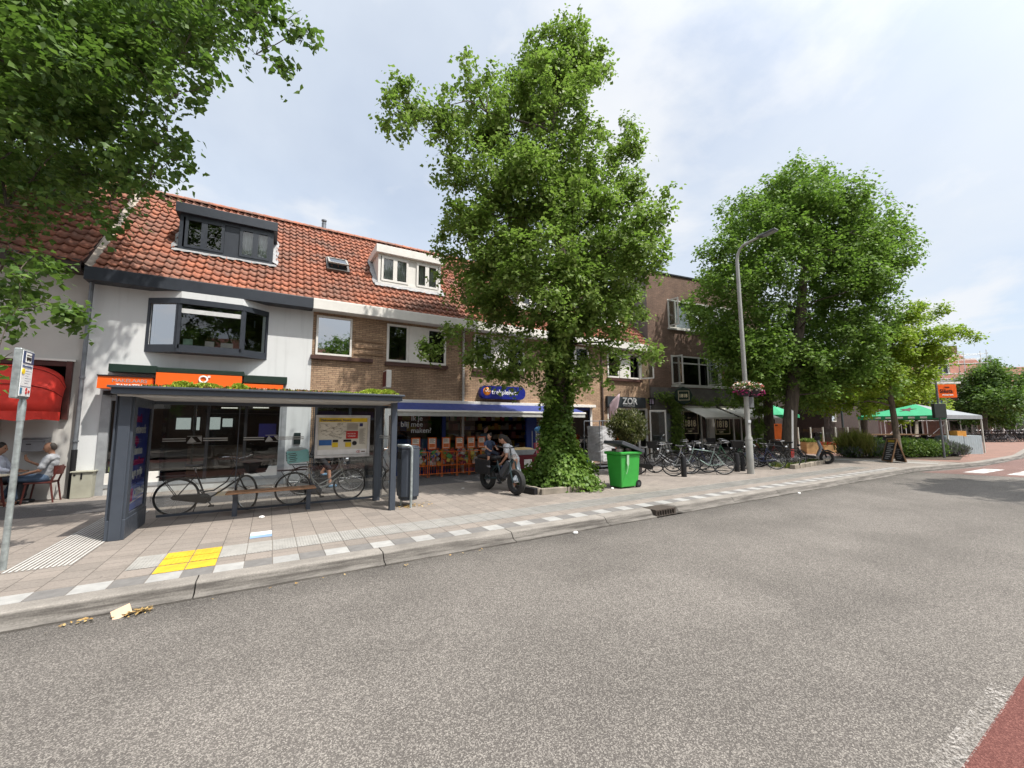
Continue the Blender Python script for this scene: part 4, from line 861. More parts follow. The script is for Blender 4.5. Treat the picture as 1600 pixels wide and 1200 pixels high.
# far houses, the scaffolded one among them
M_rbrick = brick('red_brick', (0.22, 0.105, 0.08), (0.17, 0.09, 0.07), (0.2, 0.17, 0.15), .15); M_tanb = brick('tan_brick', (0.42, .30, .20), (0.36, .26, .18), (.3, .25, .2), .2)
M_rt = mk('far_roof_tile', (0.21, 0.085, 0.06), 0.85, var=.25, vs=4, bump=.5, bs=25)
def far_house(name, x0, x1, y, depth, eave, ridge, wallm, label, wins, gable=None, frame=M_wood):
    t = thing(name, ((x0 + x1) / 2, y, .13), label, 'house')
    b = MB(wallm); wall(b, x0, x1, .13, eave, y, wins, .12)
    for xx in (x0, x1): b.face((xx, y, .13), (xx, y + depth, .13), (xx, y + depth, eave), (xx, y + depth / 2, ridge), (xx, y, eave))
    b.build('wall', t); r = MB(M_rt); r.prism([(x0 - .1, y - .25, eave - .1), (x0 - .1, y + depth / 2, ridge + .08), (x0 - .1, y + depth + .2, eave - .1), (x0 - .1, y + depth / 2, ridge - .1)], (x1 - x0 + .2, 0, 0)); rf = r.build('roof', t)
    MB(frame).box(x0 - .1, x1 + .1, y - .38, y - .22, eave - .22, eave + .02).build('gutter', t)
    for o in wins: simple_window(t, *o, y + .1, frame, ((o[0] + o[1]) / 2,), ())
    return t, rf
def facing_house(name, px, d, w_, dep, eave, ridge, wallm, label, wins, rot=None):
    """a gabled house whose front is turned to face down the street"""
    p = at_d(px, 640, d); p.z = .13; a = rot
    t = thing(name, p, label, 'house', rz=a if a else 1e-6)
    b = MB(wallm); h = w_ / 2; wall(b, -h, h, 0, eave, 0, wins, .1)
    for xx in (-h, h): b.face((xx, 0, 0), (xx, dep, 0), (xx, dep, eave), (xx, dep / 2, ridge), (xx, 0, eave))
    b.build('wall', t, world=False)
    r = MB(M_rt); r.prism([(-h - .1, -.3, eave - .1), (-h - .1, dep / 2, ridge + .1), (-h - .1, dep + .2, eave - .1), (-h - .1, dep / 2, ridge - .1)], (w_ + .2, 0, 0)); rf = r.build('roof', t, world=False)
    MB(M_wood).box(-h - .1, h + .1, -.42, -.28, eave - .2, eave + .03).build('gutter', t, world=False)
    for o in wins: simple_window(t, *o, .1, M_wood, ((o[0] + o[1]) / 2,)).parent = t
    return t, rf
FR = R_(-52)
hs, rf = facing_house('scaffolded_house', 1462, 46, 9, 8, 6.6, 10.0, M_rbrick, 'red brick house behind scaffolding, right of the green trees', [(-3.6, -2.4, 4.2, 5.8), (-.8, .5, 4.2, 5.8), (2.0, 3.2, 4.2, 5.8), (-3.5, -1.2, .3, 2.8), (.6, 3.4, .3, 2.8)], FR)
b = MB(M_wood); b.box(-.2, 1.9, .6, 3, 7.0, 8.9); b.use(M_navy).box(0, .75, .57, .6, 7.2, 8.7); b.box(.95, 1.7, .57, .6, 7.2, 8.7); b.build('dormer', hs, world=False)
b = MB(M_rbrick); b.box(3.4, 4.2, 3.5, 4.3, 9.4, 11.0); b.build('chimney', rf, world=False)
t = thing('scaffold', at_d(1455, 640, 44.3) * 1, 'tubular metal scaffold with planks in front of red brick house', 'scaffold', rz=FR); t.location.z = .13
b = MB(mk('scaffold_tube', (.70, .70, .68), .5, .1))
for x in np.arange(-4.5, 4.6, 1.8):
    for y in (-.9, 0): b.tube([(x, y, 0), (x, y, 9.4)], .035, 6)
for z in (2, 4, 6, 8): 
    for y in (-.9, 0):
        for dz in (0, .5, 1): b.tube([(-4.6, y, z + dz), (4.6, y, z + dz)], .028, 5)
for i in range(5): b.tube([(-4.5 + 1.8 * i, -.93, .2 + 2 * (i % 2)), (-2.7 + 1.8 * i, -.93, 2 + 2 * (i % 2))], .028, 5); b.tube([(-4.5 + 1.8 * i, -.93, 4.1), (-2.7 + 1.8 * i, -.93, 6)], .028, 5)
b.build('tube', t, world=False); b = MB(mk('scaffold_plank', (.33, .26, .18), .8)); [b.box(-4.6, 4.6, -.85, -.05, z, z + .05) for z in (2, 4, 6, 8)]; b.build('plank', t, world=False)
b = MB(mk('blue_sheet', (.03, .10, .36), .6)); b.box(-2.3, .6, -.97, -.95, 3.2, 4.1); b.build('banner', t, world=False)
facing_house('tan_house', 1500, 52, 8, 8, 6.6, 10.4, M_tanb, 'tan brick house with brown tiled roof beyond the orange sign', [(-2.6, -1.2, 3.9, 5.6), (.8, 2.4, 3.9, 5.6), (-3, 3, .4, 2.7)], FR)
h3, rf = facing_house('far_house', 1580, 66, 14, 9, 7.6, 11.2, M_tanb, 'house with red roof and chimney behind the far street tree', [(-5, -3.5, 4.5, 6.3), (-1, 1, 4.5, 6.3), (3, 5, 4.5, 6.3), (-5, -2, .4, 2.9), (0, 4, .4, 2.9)], FR)
b = MB(M_bbrick); b.box(-1.0, .6, 3.9, 5.1, 10.6, 12.4); b.lathe((-.6, 4.5, 12.4), [(.2, 0), (.15, .5)], 10); b.lathe((.2, 4.5, 12.4), [(.2, 0), (.15, .5)], 10); b.build('chimney', rf, world=False)
facing_house('corner_house', 1660, 60, 16, 9, 7.0, 10.6, M_dbrick, 'brown brick house at right edge of the photo beyond the crossing', [(-6, -4, 4.2, 5.8), (-2, 0, 4.2, 5.8), (-6, -3, .4, 2.8), (-1.5, 2, .4, 2.8)], FR)
facing_house('shop_row', 1545, 50, 14, 7, 3.3, 4.6, M_bbrick, 'low row of shops with white fascia behind the far bicycles', [(-6.5, -4.2, .5, 2.5), (-3.4, -1.6, .5, 2.5), (-.8, 1.2, .5, 2.5), (2.2, 4.2, .5, 2.5)], FR)
# opposite side of the street (seen only as reflections and shade)
t = thing('opposite_house', (8, -13, .13), 'long brick house row across the street reflected in the windows', 'house')
b = MB(M_dbrick); b.box(-30, 50, -20, -13, .13, 5.8); b.build('wall', t); b = MB(M_rt); b.prism([(-30, -12.6, 5.7), (-30, -16.5, 9.6), (-30, -20.4, 5.7)], (80, 0, 0)); b.build('roof', t)
for k in range(13):
    x = -27 + k * 6; b = MB(M_wood); b.box(x, x + 2.2, -13.05, -12.98, 3.2, 4.8); b.build('window', t)
# ------------------------------------------------------------------ street furniture
GZ = 0.13
M_shel = mk('shelter_metal', (0.052, 0.063, 0.082), 0.45, 0.1, var=.08, spec=.5)
t = thing('bus_shelter', (0.1, 9.1, GZ), 'dark blue-grey glass bus shelter with plants on its roof', 'bus shelter')
b = MB(M_shel); b.box(-2.06, 2.27, 8.16, 9.92, 2.315, 2.42); b.box(-2.10, 2.31, 8.12, 9.96, 2.405, 2.44); rf = b.build('roof', t, bevel=.006)
b = MB(mk('shelter_ceiling', (.50, .50, .49), .6)); b.box(-2.0, 2.2, 8.22, 9.86, 2.29, 2.312); b.build('ceiling', t)
b = MB(M_shel); b.box(2.13, 2.24, 8.40, 8.52, GZ, 2.312); b.build('post', t, bevel=.006); b = MB(M_shel); b.box(2.08, 2.22, 9.66, 9.80, GZ, 2.312); b.build('post', t, bevel=.006)
b = MB(M_shel); b.box(-1.98, 2.08, 9.71, 9.77, 2.23, 2.288); b.box(-1.70, 2.08, 9.72, 9.76, GZ + .06, GZ + .10); [b.box(x, x + .014, 9.735, 9.755, GZ + .1, 2.23) for x in (-.55, .78)]; b.build('back_frame', t)
b = MB(M_clear); b.face((-1.72, 9.745, GZ + .1), (2.08, 9.745, GZ + .1), (2.08, 9.745, 2.23), (-1.72, 9.745, 2.23)); b.build('back_pane', t)
b = MB(M_clear); b.face((2.17, 8.53, GZ + .1), (2.17, 9.66, GZ + .1), (2.17, 9.66, 2.25), (2.17, 8.53, 2.25)); b.build('side_pane', t)
b = MB(mk('frosted_stripe', (.34, .35, .35), .6))
for x0, x1 in ((-1.70, -1.36), (-1.10, -.71), (-.45, -.10), (.12, .62)):
    b.box(x0, x1, 9.735, 9.742, 1.585, 1.605); b.box(x0, x1, 9.735, 9.742, 1.545, 1.565)
for x in (-1.34, -.08): b.box(x, x + .22, 9.735, 9.742, 1.505, 1.515); b.box(x, x + .22, 9.735, 9.742, 1.635, 1.645); b.prism([(x, 9.735, 1.52), (x + .06, 9.735, 1.63), (x + .14, 9.735, 1.53), (x + .08, 9.735, 1.52)], (0, .007, 0)); b.prism([(x + .22, 9.735, 1.63), (x + .22, 9.735, 1.53), (x + .15, 9.735, 1.62)], (0, .007, 0))
b.build('stripe', t)
b = MB(MATS['frosted_stripe']); [b.box(2.163, 2.169, 8.56, 9.62, z, z + .02) for z in (1.545, 1.585)]; b.build('stripe', t)
# advertisement cabinet forming the left end
b = MB(M_shel); b.box(-2.03, -1.83, 8.42, 8.60, GZ + .30, 2.312); b.box(-2.03, -1.83, 9.50, 9.62, GZ + .30, 2.312); b.box(-2.03, -1.83, 8.60, 9.50, 2.14, 2.312); b.box(-2.03, -1.83, 8.60, 9.50, GZ + .30, GZ + .36)
b.box(-2.055, -2.03, 8.40, 8.62, GZ + .30, 2.312); b.box(-2.0, -1.86, 8.38, 8.42, GZ, 2.312); ac = b.build('advert_cabinet', t, bevel=.006)
MB(M_shel).box(-2.05, -1.82, 8.40, 9.62, GZ, GZ + .30).build('plinth', ac, bevel=.008)
M_adv = mk('advert_blue', (.045, .07, .36), .35, var=.25, vs=2); b = MB(M_adv); b.box(-2.0, -1.86, 8.60, 9.50, GZ + .36, 2.14)
b.use(mk('advert_lilac', (.18, .26, .70), .4)).face((-1.857, 8.61, .50), (-1.857, 9.49, .50), (-1.857, 9.49, .93), (-1.857, 8.61, .86)); b.use(M_wl).face((-1.8565, 8.61, .60), (-1.8565, 9.49, .645), (-1.8565, 9.49, .66), (-1.8565, 8.61, .62)); b.build('poster', ac)
M_mag = mk('advert_magenta', (.50, .012, .16), .4); b = MB(M_wl)
for s_, z, y, sz in (('netwerk', 1.72, 8.62, .20), ('klanten', 1.38, 8.62, .19), ('lage prijs', 1.03, 8.62, .185), ('CEBRADA', .70, 8.86, .17)): text(b, s_, sz, (-1.853, y, z), (0, 1, 0), (0, 0, 1), bold=.005, depth=.004)
b.use(M_mag); text(b, 'sterk', .19, (-1.853, 8.62, 1.90), (0, 1, 0), (0, 0, 1), bold=.005); text(b, 'blije', .18, (-1.853, 8.62, 1.55), (0, 1, 0), (0, 0, 1), bold=.005); text(b, 'betaalbaar', .17, (-1.853, 8.62, 1.21), (0, 1, 0), (0, 0, 1), bold=.005); b.box(-1.856, -1.852, 8.64, 8.82, .64, .84); b.build('lettering', ac)
MB(M_clear).face((-1.845, 8.60, GZ + .36), (-1.845, 9.50, GZ + .36), (-1.845, 9.50, 2.14), (-1.845, 8.60, 2.14)).build('cabinet_glass', ac)
# bench
M_slat = mk('bench_wood', (.30, .165, .09), .6, var=.3, vs=8)
bn = MB(M_slat); bn.box(-.66, .86, 9.28, 9.40, .555, .585); bn.box(-.66, .86, 9.41, 9.53, .555, .585); bn.box(-.66, .86, 9.54, 9.66, .555, .585); bn = bn.build('bench', t, bevel=.005)
for x in (-.55, .70):
    b = MB(M_shel); b.box(x, x + .08, 9.32, 9.62, .50, .552); b.box(x, x + .08, 9.42, 9.52, GZ, .50); b.build('leg', bn)
# route map case
mc = MB(mk('map_case_metal', (.55, .55, .56), .45, .3)); frame_bars(mc, .83, 1.95, 1.14, 2.06, 9.70, .05, .09); mc = mc.build('map_case', t, bevel=.006)
b = MB(mk('map_paper', (.66, .64, .56), .7, var=.05)); b.box(.88, 1.90, 9.66, 9.70, 1.19, 2.01); b.use(mk('map_white', (.74, .74, .74), .7)).box(.885, 1.895, 9.655, 9.66, 1.20, 1.31); b.use(mk('map_yellow', (.72, .52, .03), .6)).box(.90, 1.89, 9.652, 9.66, 1.91, 1.995); b.box(1.17, 1.29, 9.65, 9.66, 1.36, 1.46); b.box(1.44, 1.56, 9.65, 9.66, 1.36, 1.46)
b.use(mk('map_red', (.48, .03, .03), .6)).box(1.45, 1.70, 9.65, 9.66, 1.54, 1.71); b.use(mk('map_blue', (.03, .12, .36), .6)).box(.91, 1.16, 9.65, 9.66, 1.405, 1.52); b.use(mk('map_navy', (.03, .03, .12), .6)).box(1.73, 1.80, 9.65, 9.66, 1.81, 1.88); b.use(M_black).box(1.18, 1.29, 9.65, 9.66, 1.47, 1.52); b.box(1.40, 1.56, 9.65, 9.66, 1.475, 1.52); b.lathe((1.63, 9.655, 1.44), [(0, -.006), (.05, -.005), (.05, .004)], 14, 'Y'); b.build('timetable', mc)
b = MB(mk('map_ink', (.16, .13, .11), .7)); r2 = random.Random(3); text(b, 'Diakonessenhuis, Noord', .072, (.925, 9.648, 1.925), (1, 0, 0), (0, 0, 1), bold=.0022, sx=.86)
for i in range(46):
    p = Vector((r2.uniform(.92, 1.42), 9.654, r2.uniform(1.56, 1.88))); q = p.copy(); pts = [p.copy()]
    for k in range(4): q = q + Vector((r2.uniform(-.05, .07), 0, r2.uniform(-.03, .03))); pts.append(Vector((min(1.44, max(.9, q.x)), 9.654, min(1.89, max(1.55, q.z)))))
    b.tube(pts, .0016, 4)
for i in range(9): b.box(1.46, 1.70, 9.652, 9.656, 1.735 + i * .017, 1.739 + i * .017)
for i in range(16): b.box(1.73, 1.86 - (i * 37 % 5) * .012, 9.652, 9.656, 1.42 + i * .022, 1.425 + i * .022)
b.use(M_wl); text(b, 'NU HALTE', .035, (1.48, 9.648, 1.64), (1, 0, 0), (0, 0, 1)); text(b, 'OMGELEID', .035, (1.48, 9.648, 1.585), (1, 0, 0), (0, 0, 1)); b.use(mk('map_red', (.48, .03, .03), .6)); b.torus((1.70, 9.652, 1.25), .02, .004, 14, 4); b.torus((1.735, 9.652, 1.25), .02, .004, 14, 4); b.use(mk('map_ink', (.16, .13, .11), .7)); b.box(1.78, 1.86, 9.652, 9.656, 1.235, 1.265); b.build('print', mc)
# sedum growing on the shelter roof
def tuft_mesh(name, pts, h, w_, mats, parent=None, base=None, per=5, spread=.02, lean=.5):
    n = len(pts) * per; P = np.repeat(np.array(pts), per, 0) + NR.normal(0, spread, (n, 3)) * [1, 1, .15]
    a = NR.uniform(0, 2 * np.pi, n); d = np.stack([np.cos(a), np.sin(a), np.zeros(n)], 1); up = np.stack([NR.normal(0, lean, n), NR.normal(0, lean, n), np.ones(n)], 1); up /= np.linalg.norm(up, axis=1)[:, None]
    hh = (h * NR.uniform(.5, 1.2, n))[:, None]; ww = (w_ * NR.uniform(.6, 1.2, n))[:, None]
    V = np.stack([P - d * ww * .5, P + d * ww * .5, P + up * hh + d * ww * .25, P + up * hh * .96 - d * ww * .25], 1).reshape(-1, 3); F = np.arange(4 * n).reshape(n, 4)
    return npmesh(name, V, F, mats, parent, base, NR.integers(0, len(mats), n) if len(mats) > 1 else None)
M_sed = [leafmat('sedum_rust', (.20, .075, .03), (.28, .13, .05), .1), leafmat('sedum_green', (.14, .20, .02), (.30, .30, .03), .2), leafmat('sedum_brown', (.08, .05, .025), (.16, .09, .04), .1)]
pts = [(x, y, 2.44) for x, y in zip(NR.uniform(-1.75, 2.2, 2600), NR.uniform(8.20, 9.9, 2600)) if math.sin(x * 3.1 + 1) + math.sin(x * 7.3 + y * 4) * .7 > -.7]
o = tuft_mesh('sedum_cover', pts, .05, .035, M_sed, rf, None, 5, .02, .7)
gp = []
for cx, cy, n, rr in ((-1.25, 8.32, 260, .14), (-.95, 8.45, 300, .20), (-.5, 8.3, 160, .12), (1.72, 8.35, 320, .20), (2.0, 8.3, 240, .14), (1.3, 9.2, 200, .3)):
    for k in range(n):
        a, q = NR.uniform(0, 6.28), abs(NR.normal(0, .6)); x, y = cx + math.cos(a) * q * rr * 1.3, cy + math.sin(a) * q * rr * .7
        if 8.17 < y < 9.9 and x < 2.24: gp.append((x, y, 2.44 + max(0, .07 * (1 - q * q))))
tuft_mesh('sedum_clump', gp, .05, .03, [leafmat('sedum_bright', (.26, .36, .03), (.40, .46, .06), .3)], rf, None, 4, .015, .7)
# stop flag on its pole
t = thing('bus_stop_pole', (-2.66, 7.41, GZ), 'bus stop sign with blue header on a galvanised pole, at the left edge', 'bus stop sign')
M_galv = mk('galvanised_steel', (.36, .40, .40), .42, .55, var=.3, vs=14)
b = MB(M_galv); b.tube([(-2.66, 7.41, GZ), (-2.66, 7.41, 2.02)], .031, 14); b.tube([(-2.66, 7.41, 1.90), (-2.66, 7.41, 2.12), (-2.66, 7.41, 2.18)], [.036, .036, .024], 14); b.build('pole', t, smooth=True)
b = MB(M_galv); b.box(-2.70, -2.63, 7.18, 7.47, 2.17, 2.78); pn = b.build('sign_case', t, bevel=.012)
b = MB(mk('sign_white', (.74, .75, .76), .4, var=.03)); b.box(-2.628, -2.622, 7.195, 7.455, 2.20, 2.76); b.use(mk('sign_navy', (.025, .05, .13), .4)).box(-2.6215, -2.618, 7.20, 7.45, 2.60, 2.75); b.use(M_wl).box(-2.6175, -2.615, 7.25, 7.38, 2.615, 2.735); b.use(mk('sign_yellow', (.80, .58, .02), .4)).lathe((-2.622, 7.235, 2.50), [(.035, 0), (.035, .006)], 14, 'X') ; b.use(mk('tag_teal', (.05, .16, .26), .4)).box(-2.6215, -2.617, 7.205, 7.245, 2.225, 2.30); b.build('sign_face', pn)
b = MB(M_black); b.box(-2.6145, -2.612, 7.262, 7.368, 2.645, 2.68); b.box(-2.6145, -2.612, 7.26, 7.37, 2.70, 2.708); [b.box(-2.6145, -2.612, y, y + .02, 2.633, 2.645) for y in (7.275, 7.335)]; b.build('bus_symbol', pn)
b = MB(mk('sign_ink', (.08, .11, .2), .5)); text(b, 'Diakonessenhuis, Noord', .034, (-2.619, 7.205, 2.555), (0, 1, 0), (0, 0, 1), sx=.66, bold=.001); b.box(-2.6215, -2.619, 7.205, 7.445, 2.318, 2.321); [b.box(-2.6215, -2.620, 7.29, 7.29 + .08 + .03 * (k % 3), 2.36 + k * .03, 2.362 + k * .03) for k in range(6)]; b.build('print', pn)
b = MB(mk('sign_red', (.55, .06, .05), .5)); b.torus((-2.619, 7.43, 2.28), .018, .004, 12, 4, 'Y') if False else [b.lathe((-2.621, y, z), [(.014, 0), (.02, 0), (.02, .004), (.014, .004)], 14, 'X') for y, z in ((7.35, 2.285), (7.35, 2.245), (7.41, 2.26))]; b.box(-2.621, -2.618, 7.39, 7.43, 2.25, 2.27); b.build('logo', pn)
# litter bin on a bent steel post
t = thing('litter_bin', (2.56, 8.72, GZ), 'tall dark blue-grey litter bin on a pale bent post beside the shelter', 'litter bin')
b = MB(M_shel); hx = [(2.40, 8.60), (2.50, 8.52), (2.66, 8.52), (2.79, 8.60), (2.79, 8.92), (2.66, 9.0), (2.50, 9.0), (2.40, 8.92)]
b.prism([(x, y, .33) for x, y in hx], (0, 0, .99)); b.prism([(2.595 + (x - 2.595) * .86, 8.76 + (y - 8.76) * .86, .26) for x, y in hx], (0, 0, .07)); b.build('body', t, bevel=.015)
b = MB(M_shel); b.prism([(x, y, 1.322) for x, y in hx], (0, 0, .05)); b.prism([(2.595 + (x - 2.595) * .9, 8.76 + (y - 8.76) * .9, 1.372) for x, y in hx], (0, 0, .02)); b.build('lid', t, bevel=.01)
MB(M_int).box(2.385, 2.40, 8.66, 8.88, 1.12, 1.26).build('opening', t)
b = MB(M_galv); b.tube([(2.58, 8.47, GZ), (2.58, 8.47, 1.33), (2.56, 8.47, 1.385), (2.50, 8.47, 1.41), (2.40, 8.47, 1.41), (2.37, 8.50, 1.41), (2.37, 8.76, 1.40)], .028, 10); b.tube([(2.46, 8.76, GZ), (2.46, 8.76, .3)], .03, 8); b.build('post', t, smooth=True)
# green wheelie bin with its lid propped by a bag
t = thing('wheelie_bin', (8.42, 8.12, GZ), 'bright green wheelie bin with grey lid half open', 'wheelie bin')
M_gr = mk('green_plastic', (.035, .33, .045), .45, var=.10, vs=3, spec=.5, dirt=.18, bump=.1, bs=60)
def frus(b, z0, z1, a, c):
    (x0, x1, y0, y1), (u0, u1, v0, v1) = a, c
    b.add([(x0, y0, z0), (x1, y0, z0), (x1, y1, z0), (x0, y1, z0), (u0, v0, z1), (u1, v0, z1), (u1, v1, z1), (u0, v1, z1)], [(3, 2, 1, 0), (4, 5, 6, 7), (0, 1, 5, 4), (1, 2, 6, 5), (2, 3, 7, 6), (3, 0, 4, 7)])
b = MB(M_gr); frus(b, .16, 1.02, (8.07, 8.70, 7.92, 8.36), (8.02, 8.74, 7.86, 8.42)); frus(b, 1.02, 1.10, (7.98, 8.78, 7.82, 8.46), (7.97, 8.80, 7.81, 8.47)); b.box(8.80, 8.90, 7.9, 8.38, 1.03, 1.09); b.box(8.66, 8.72, 7.98, 8.30, .2, 1.0); b.build('body', t, bevel=.025)
M_dg = mk('dark_grey_plastic', (.055, .06, .07), .45, var=.08)
ML = Matrix.Rotation(R_(17), 3, 'Y'); hg = Vector((8.84, 8.14, 1.10)); b = MB(M_dg)
def lid(u, v, q): return hg + ML @ Vector((-u, v, q))
vs = []
for i in range(9):
    for j in range(5):
        u = .86 * i / 8; v = -.34 + .68 * j / 4; e = max(abs(i - 4) / 4, abs(j - 2) / 2); vs.append(lid(u, v, .02 + .085 * (1 - e ** 4)))
n0 = len(vs); fs = [(i * 5 + j, i * 5 + j + 1, (i + 1) * 5 + j + 1, (i + 1) * 5 + j) for i in range(8) for j in range(4)]
b.add(vs, fs); b.obox(hg + ML @ Vector((-.43, 0, .0)), (.88, .70, .08), ML); o = b.build('lid', t, smooth=True)
for y in (7.93, 8.35):
    b = MB(M_black); b.lathe((8.70, y, GZ + .10), [(.02, -.035), (.10, -.035), (.10, .035), (.02, .035)], 20, 'Y'); b.use(M_dg).lathe((8.70, y, GZ + .10), [(.0, -.04), (.045, -.04), (.045, .04)], 12, 'Y'); b.build('wheel', t)
b = MB(mk('bag_plastic', (.34, .5, .34), .35)); b.prism([(8.22, 7.835, 1.09), (8.30, 7.835, 1.10), (8.28, 7.825, .78), (8.24, 7.83, .70), (8.20, 7.83, .80)], (0, .006, 0)); b.tube([(8.24, 7.83, .72), (8.20, 7.82, .60), (8.17, 7.83, .52)], .008, 5); b.build('bag', t)
b = MB(mk('refuse_bag', (.42, .36, .34), .5)); [b.obox((8.12 + .09 * k, 8.02 + .06 * (k * 5 % 4), 1.13 + .02 * (k % 2)), (.12, .16, .11), Matrix.Rotation(k * 1.1, 3, 'X') @ Matrix.Rotation(k * .7, 3, 'Z')) for k in range(5)]; b.build('refuse', t, bevel=.03)
# street lamp
LX, LY = 14.30, 7.99
t = thing('street_lamp', (LX, LY, GZ), 'tall grey street lamp with curved arm and flower boxes on its post', 'street lamp')
M_lamp = mk('lamp_post_grey', (.33, .33, .31), .5, .25, var=.12, vs=3, dirt=.2)
b = MB(M_lamp); b.tube([(LX, LY, GZ), (LX, LY, 1.35), (LX, LY, 1.42), (LX, LY, 2.2), (LX - .02, LY, 7.2), (LX - .02, LY, 7.75)] + [(LX - .02, LY - .38 * (1 - math.cos(R_(a))), 7.75 + .50 * math.sin(R_(a))) for a in (25, 50, 72)] + [(LX - .02, LY - .80, 8.29)], [.115, .115, .082, .08, .060, .056, .05, .046, .042, .04], 16); b.build('pole', t, smooth=True)
hd = MB(mk('lamp_head_grey', (.13, .135, .14), .5, .2)); Mh = Matrix.Rotation(R_(-6), 3, 'X'); c = Vector((LX - .02, LY - 1.10, 8.31)); hd.obox(c, (.26, .56, .06), Mh); hd.obox(c + Vector((0, .24, .015)), (.14, .24, .075), Mh); hdo = hd.build('lamp_head', t, bevel=.02)
b = MB(mk('lamp_lens', (.30, .31, .32), .3)); b.obox(c + Vector((0, -.06, -.038)), (.20, .38, .012), Mh); b.build('lens', hdo)
b = MB(M_lamp); b.lathe((LX, LY, 1.30), [(.118, -.02), (.124, 0), (.118, .02)], 16); b.build('collar', t); b = MB(mk('sticker', (.6, .62, .65), .5)); b.box(LX - .10, LY and LX + .02, LY - .163, LY - .15, 1.25, 1.36) if False else b.obox((LX - .035, LY - .085, 1.92), (.10, .02, .09), Matrix.Rotation(R_(-25), 3, 'Z')); b.build('sticker', t)
fl = []
for i, sx in enumerate((-1, 1)):
    q = thing('flower_box', (LX + sx * .36, LY - .1, 2.62), ('trailing red and white flowers in the left box on the lamp post', 'trailing red and white flowers in the right box on the lamp post')[i], 'flower box', 'flower boxes on the lamp post')
    b = MB(mk('flower_box_plastic', (.02, .018, .022), .5)); x0 = LX + sx * .28; b.lathe((x0, LY - .1, 2.78), [(.13, 0), (.22, .24), (.23, .26)], 14); b.build('box', q, smooth=True)
    b = MB(M_black); b.tube([(LX + sx * .08, LY, 2.86), (x0, LY - .1, 2.80)], .02, 6); b.build('bracket', q)
    P = NR.normal(0, 1, (900, 3)); P /= np.linalg.norm(P, axis=1)[:, None]; P = P * np.array([.32, .28, .16]) * NR.uniform(.6, 1.05, (900, 1)) + [x0, LY - .1, 3.10]
    tuft_mesh('foliage', P, .07, .06, [leafmat('basket_leaf', (.05, .11, .025), (.10, .17, .04), .3)], q, None, 1, .02, .8)
    P = NR.normal(0, 1, (210, 3)); P /= np.linalg.norm(P, axis=1)[:, None]; P = P * np.array([.33, .29, .18]) + [x0, LY - .1, 3.10]
    tuft_mesh('blossom', P, .06, .085, [mk('petal_white', (.75, .70, .66), .6), MATS['petal_white'], mk('petal_red', (.45, .05, .04), .6), mk('petal_peach', (.70, .42, .30), .6)], q, None, 1, .02, .9)
    P = np.stack([x0 + sx * .08 + NR.normal(0, .14, 60), LY - .1 + NR.normal(0, .15, 60), 2.92 + NR.normal(0, .07, 60)], 1); tuft_mesh('trailing_blossom', P, .06, .08, [mk('petal_magenta', (.36, .015, .14), .6)], q, None, 1, .02, .9)
b = MB(mk('notice_back', (.10, .105, .11), .5)); b.box(LX + .10, LX + .62, LY + .08, LY + .12, 2.42, 2.82); b.build('notice_board', t)
# planter tub with a shrub behind the wheelie bin
pt = at_z(995, 742); px, py = 10.75, 10.2
t = thing('planter_tub', (px, py, GZ), 'square dark planter with a bushy olive shrub behind the green bin', 'planter')
b = MB(mk('planter_dark', (.040, .036, .036), .6, var=.2)); frus(b, GZ, 1.0, (px - .30, px + .30, py - .30, py + .30), (px - .40, px + .40, py - .40, py + .40)); b.build('tub', t, bevel=.01)
b = MB(mk('bark_dark', (.06, .045, .03), .9)); [b.tube([(px, py, .95), (px + math.cos(a) * .15, py + math.sin(a) * .15, 1.4), (px + math.cos(a) * .4, py + math.sin(a) * .4, 1.9)], [.03, .02, .008], 6) for a in np.arange(0, 6.2, .8)]; b.build('stem', t)
P = NR.normal(0, 1, (5200, 3)); P /= np.linalg.norm(P, axis=1)[:, None]; P = P * (NR.uniform(0.15, 1, (5200, 1)) ** .45) * np.array([.66, .66, .62]) * (1 + .16 * np.sin(P[:, :1] * 7 + P[:, 2:] * 5)) + [px, py, 1.72]
tuft_mesh('foliage', P, .11, .045, [leafmat('olive_leaf', (.055, .06, .022), (.16, .16, .055), .2), leafmat('olive_leaf_dark', (.04, .045, .018), (.08, .08, .03), .2)], t, None, 1, .02, .7)
# wall-side pieces: utility cabinet, letter box, chairs and table
t = thing('utility_cabinet', (-3.86, 13.8, GZ), 'grey-beige utility cabinet against the white wall by the drainpipe', 'utility cabinet')
M_cab = mk('cabinet_beige', (.34, .335, .27), .6, var=.1, dirt=.2); b = MB(M_cab); b.box(-4.0, -3.64, 13.72, 13.99, GZ, .74); b.build('body', t, bevel=.008); b = MB(M_cab); b.box(-4.03, -3.61, 13.69, 13.995, .74, .77); b.build('lid', t, bevel=.006); b = MB(M_black); b.box(-3.845, -3.815, 13.708, 13.72, .58, .72); b.lathe((-3.95, 13.712, .68), [(.0, 0), (.022, 0), (.022, .01)], 10, 'Y'); b.build('lock', t)
t = thing('letter_box', (-4.70, 13.9, 1.25), 'grey metal letter box fixed on the grey house wall', 'letter box')
M_lb = mk('letter_box_grey', (.17, .17, .18), .5, .2); b = MB(M_lb); b.box(-4.92, -4.50, 13.74, 13.995, 1.26, 1.50); b.build('body', t, bevel=.01); b = MB(M_lb); b.prism([(-4.93, 13.72, 1.50), (-4.93, 13.72, 1.53), (-4.93, 13.995, 1.58), (-4.93, 13.995, 1.50)], (.44, 0, 0)); b.build('lid', t, bevel=.005); b = MB(M_black); b.box(-4.80, -4.72, 13.732, 13.74, 1.42, 1.445); b.build('slot', t)
M_rw = mk('dark_red_wood', (.085, .018, .014), .5, var=.2)
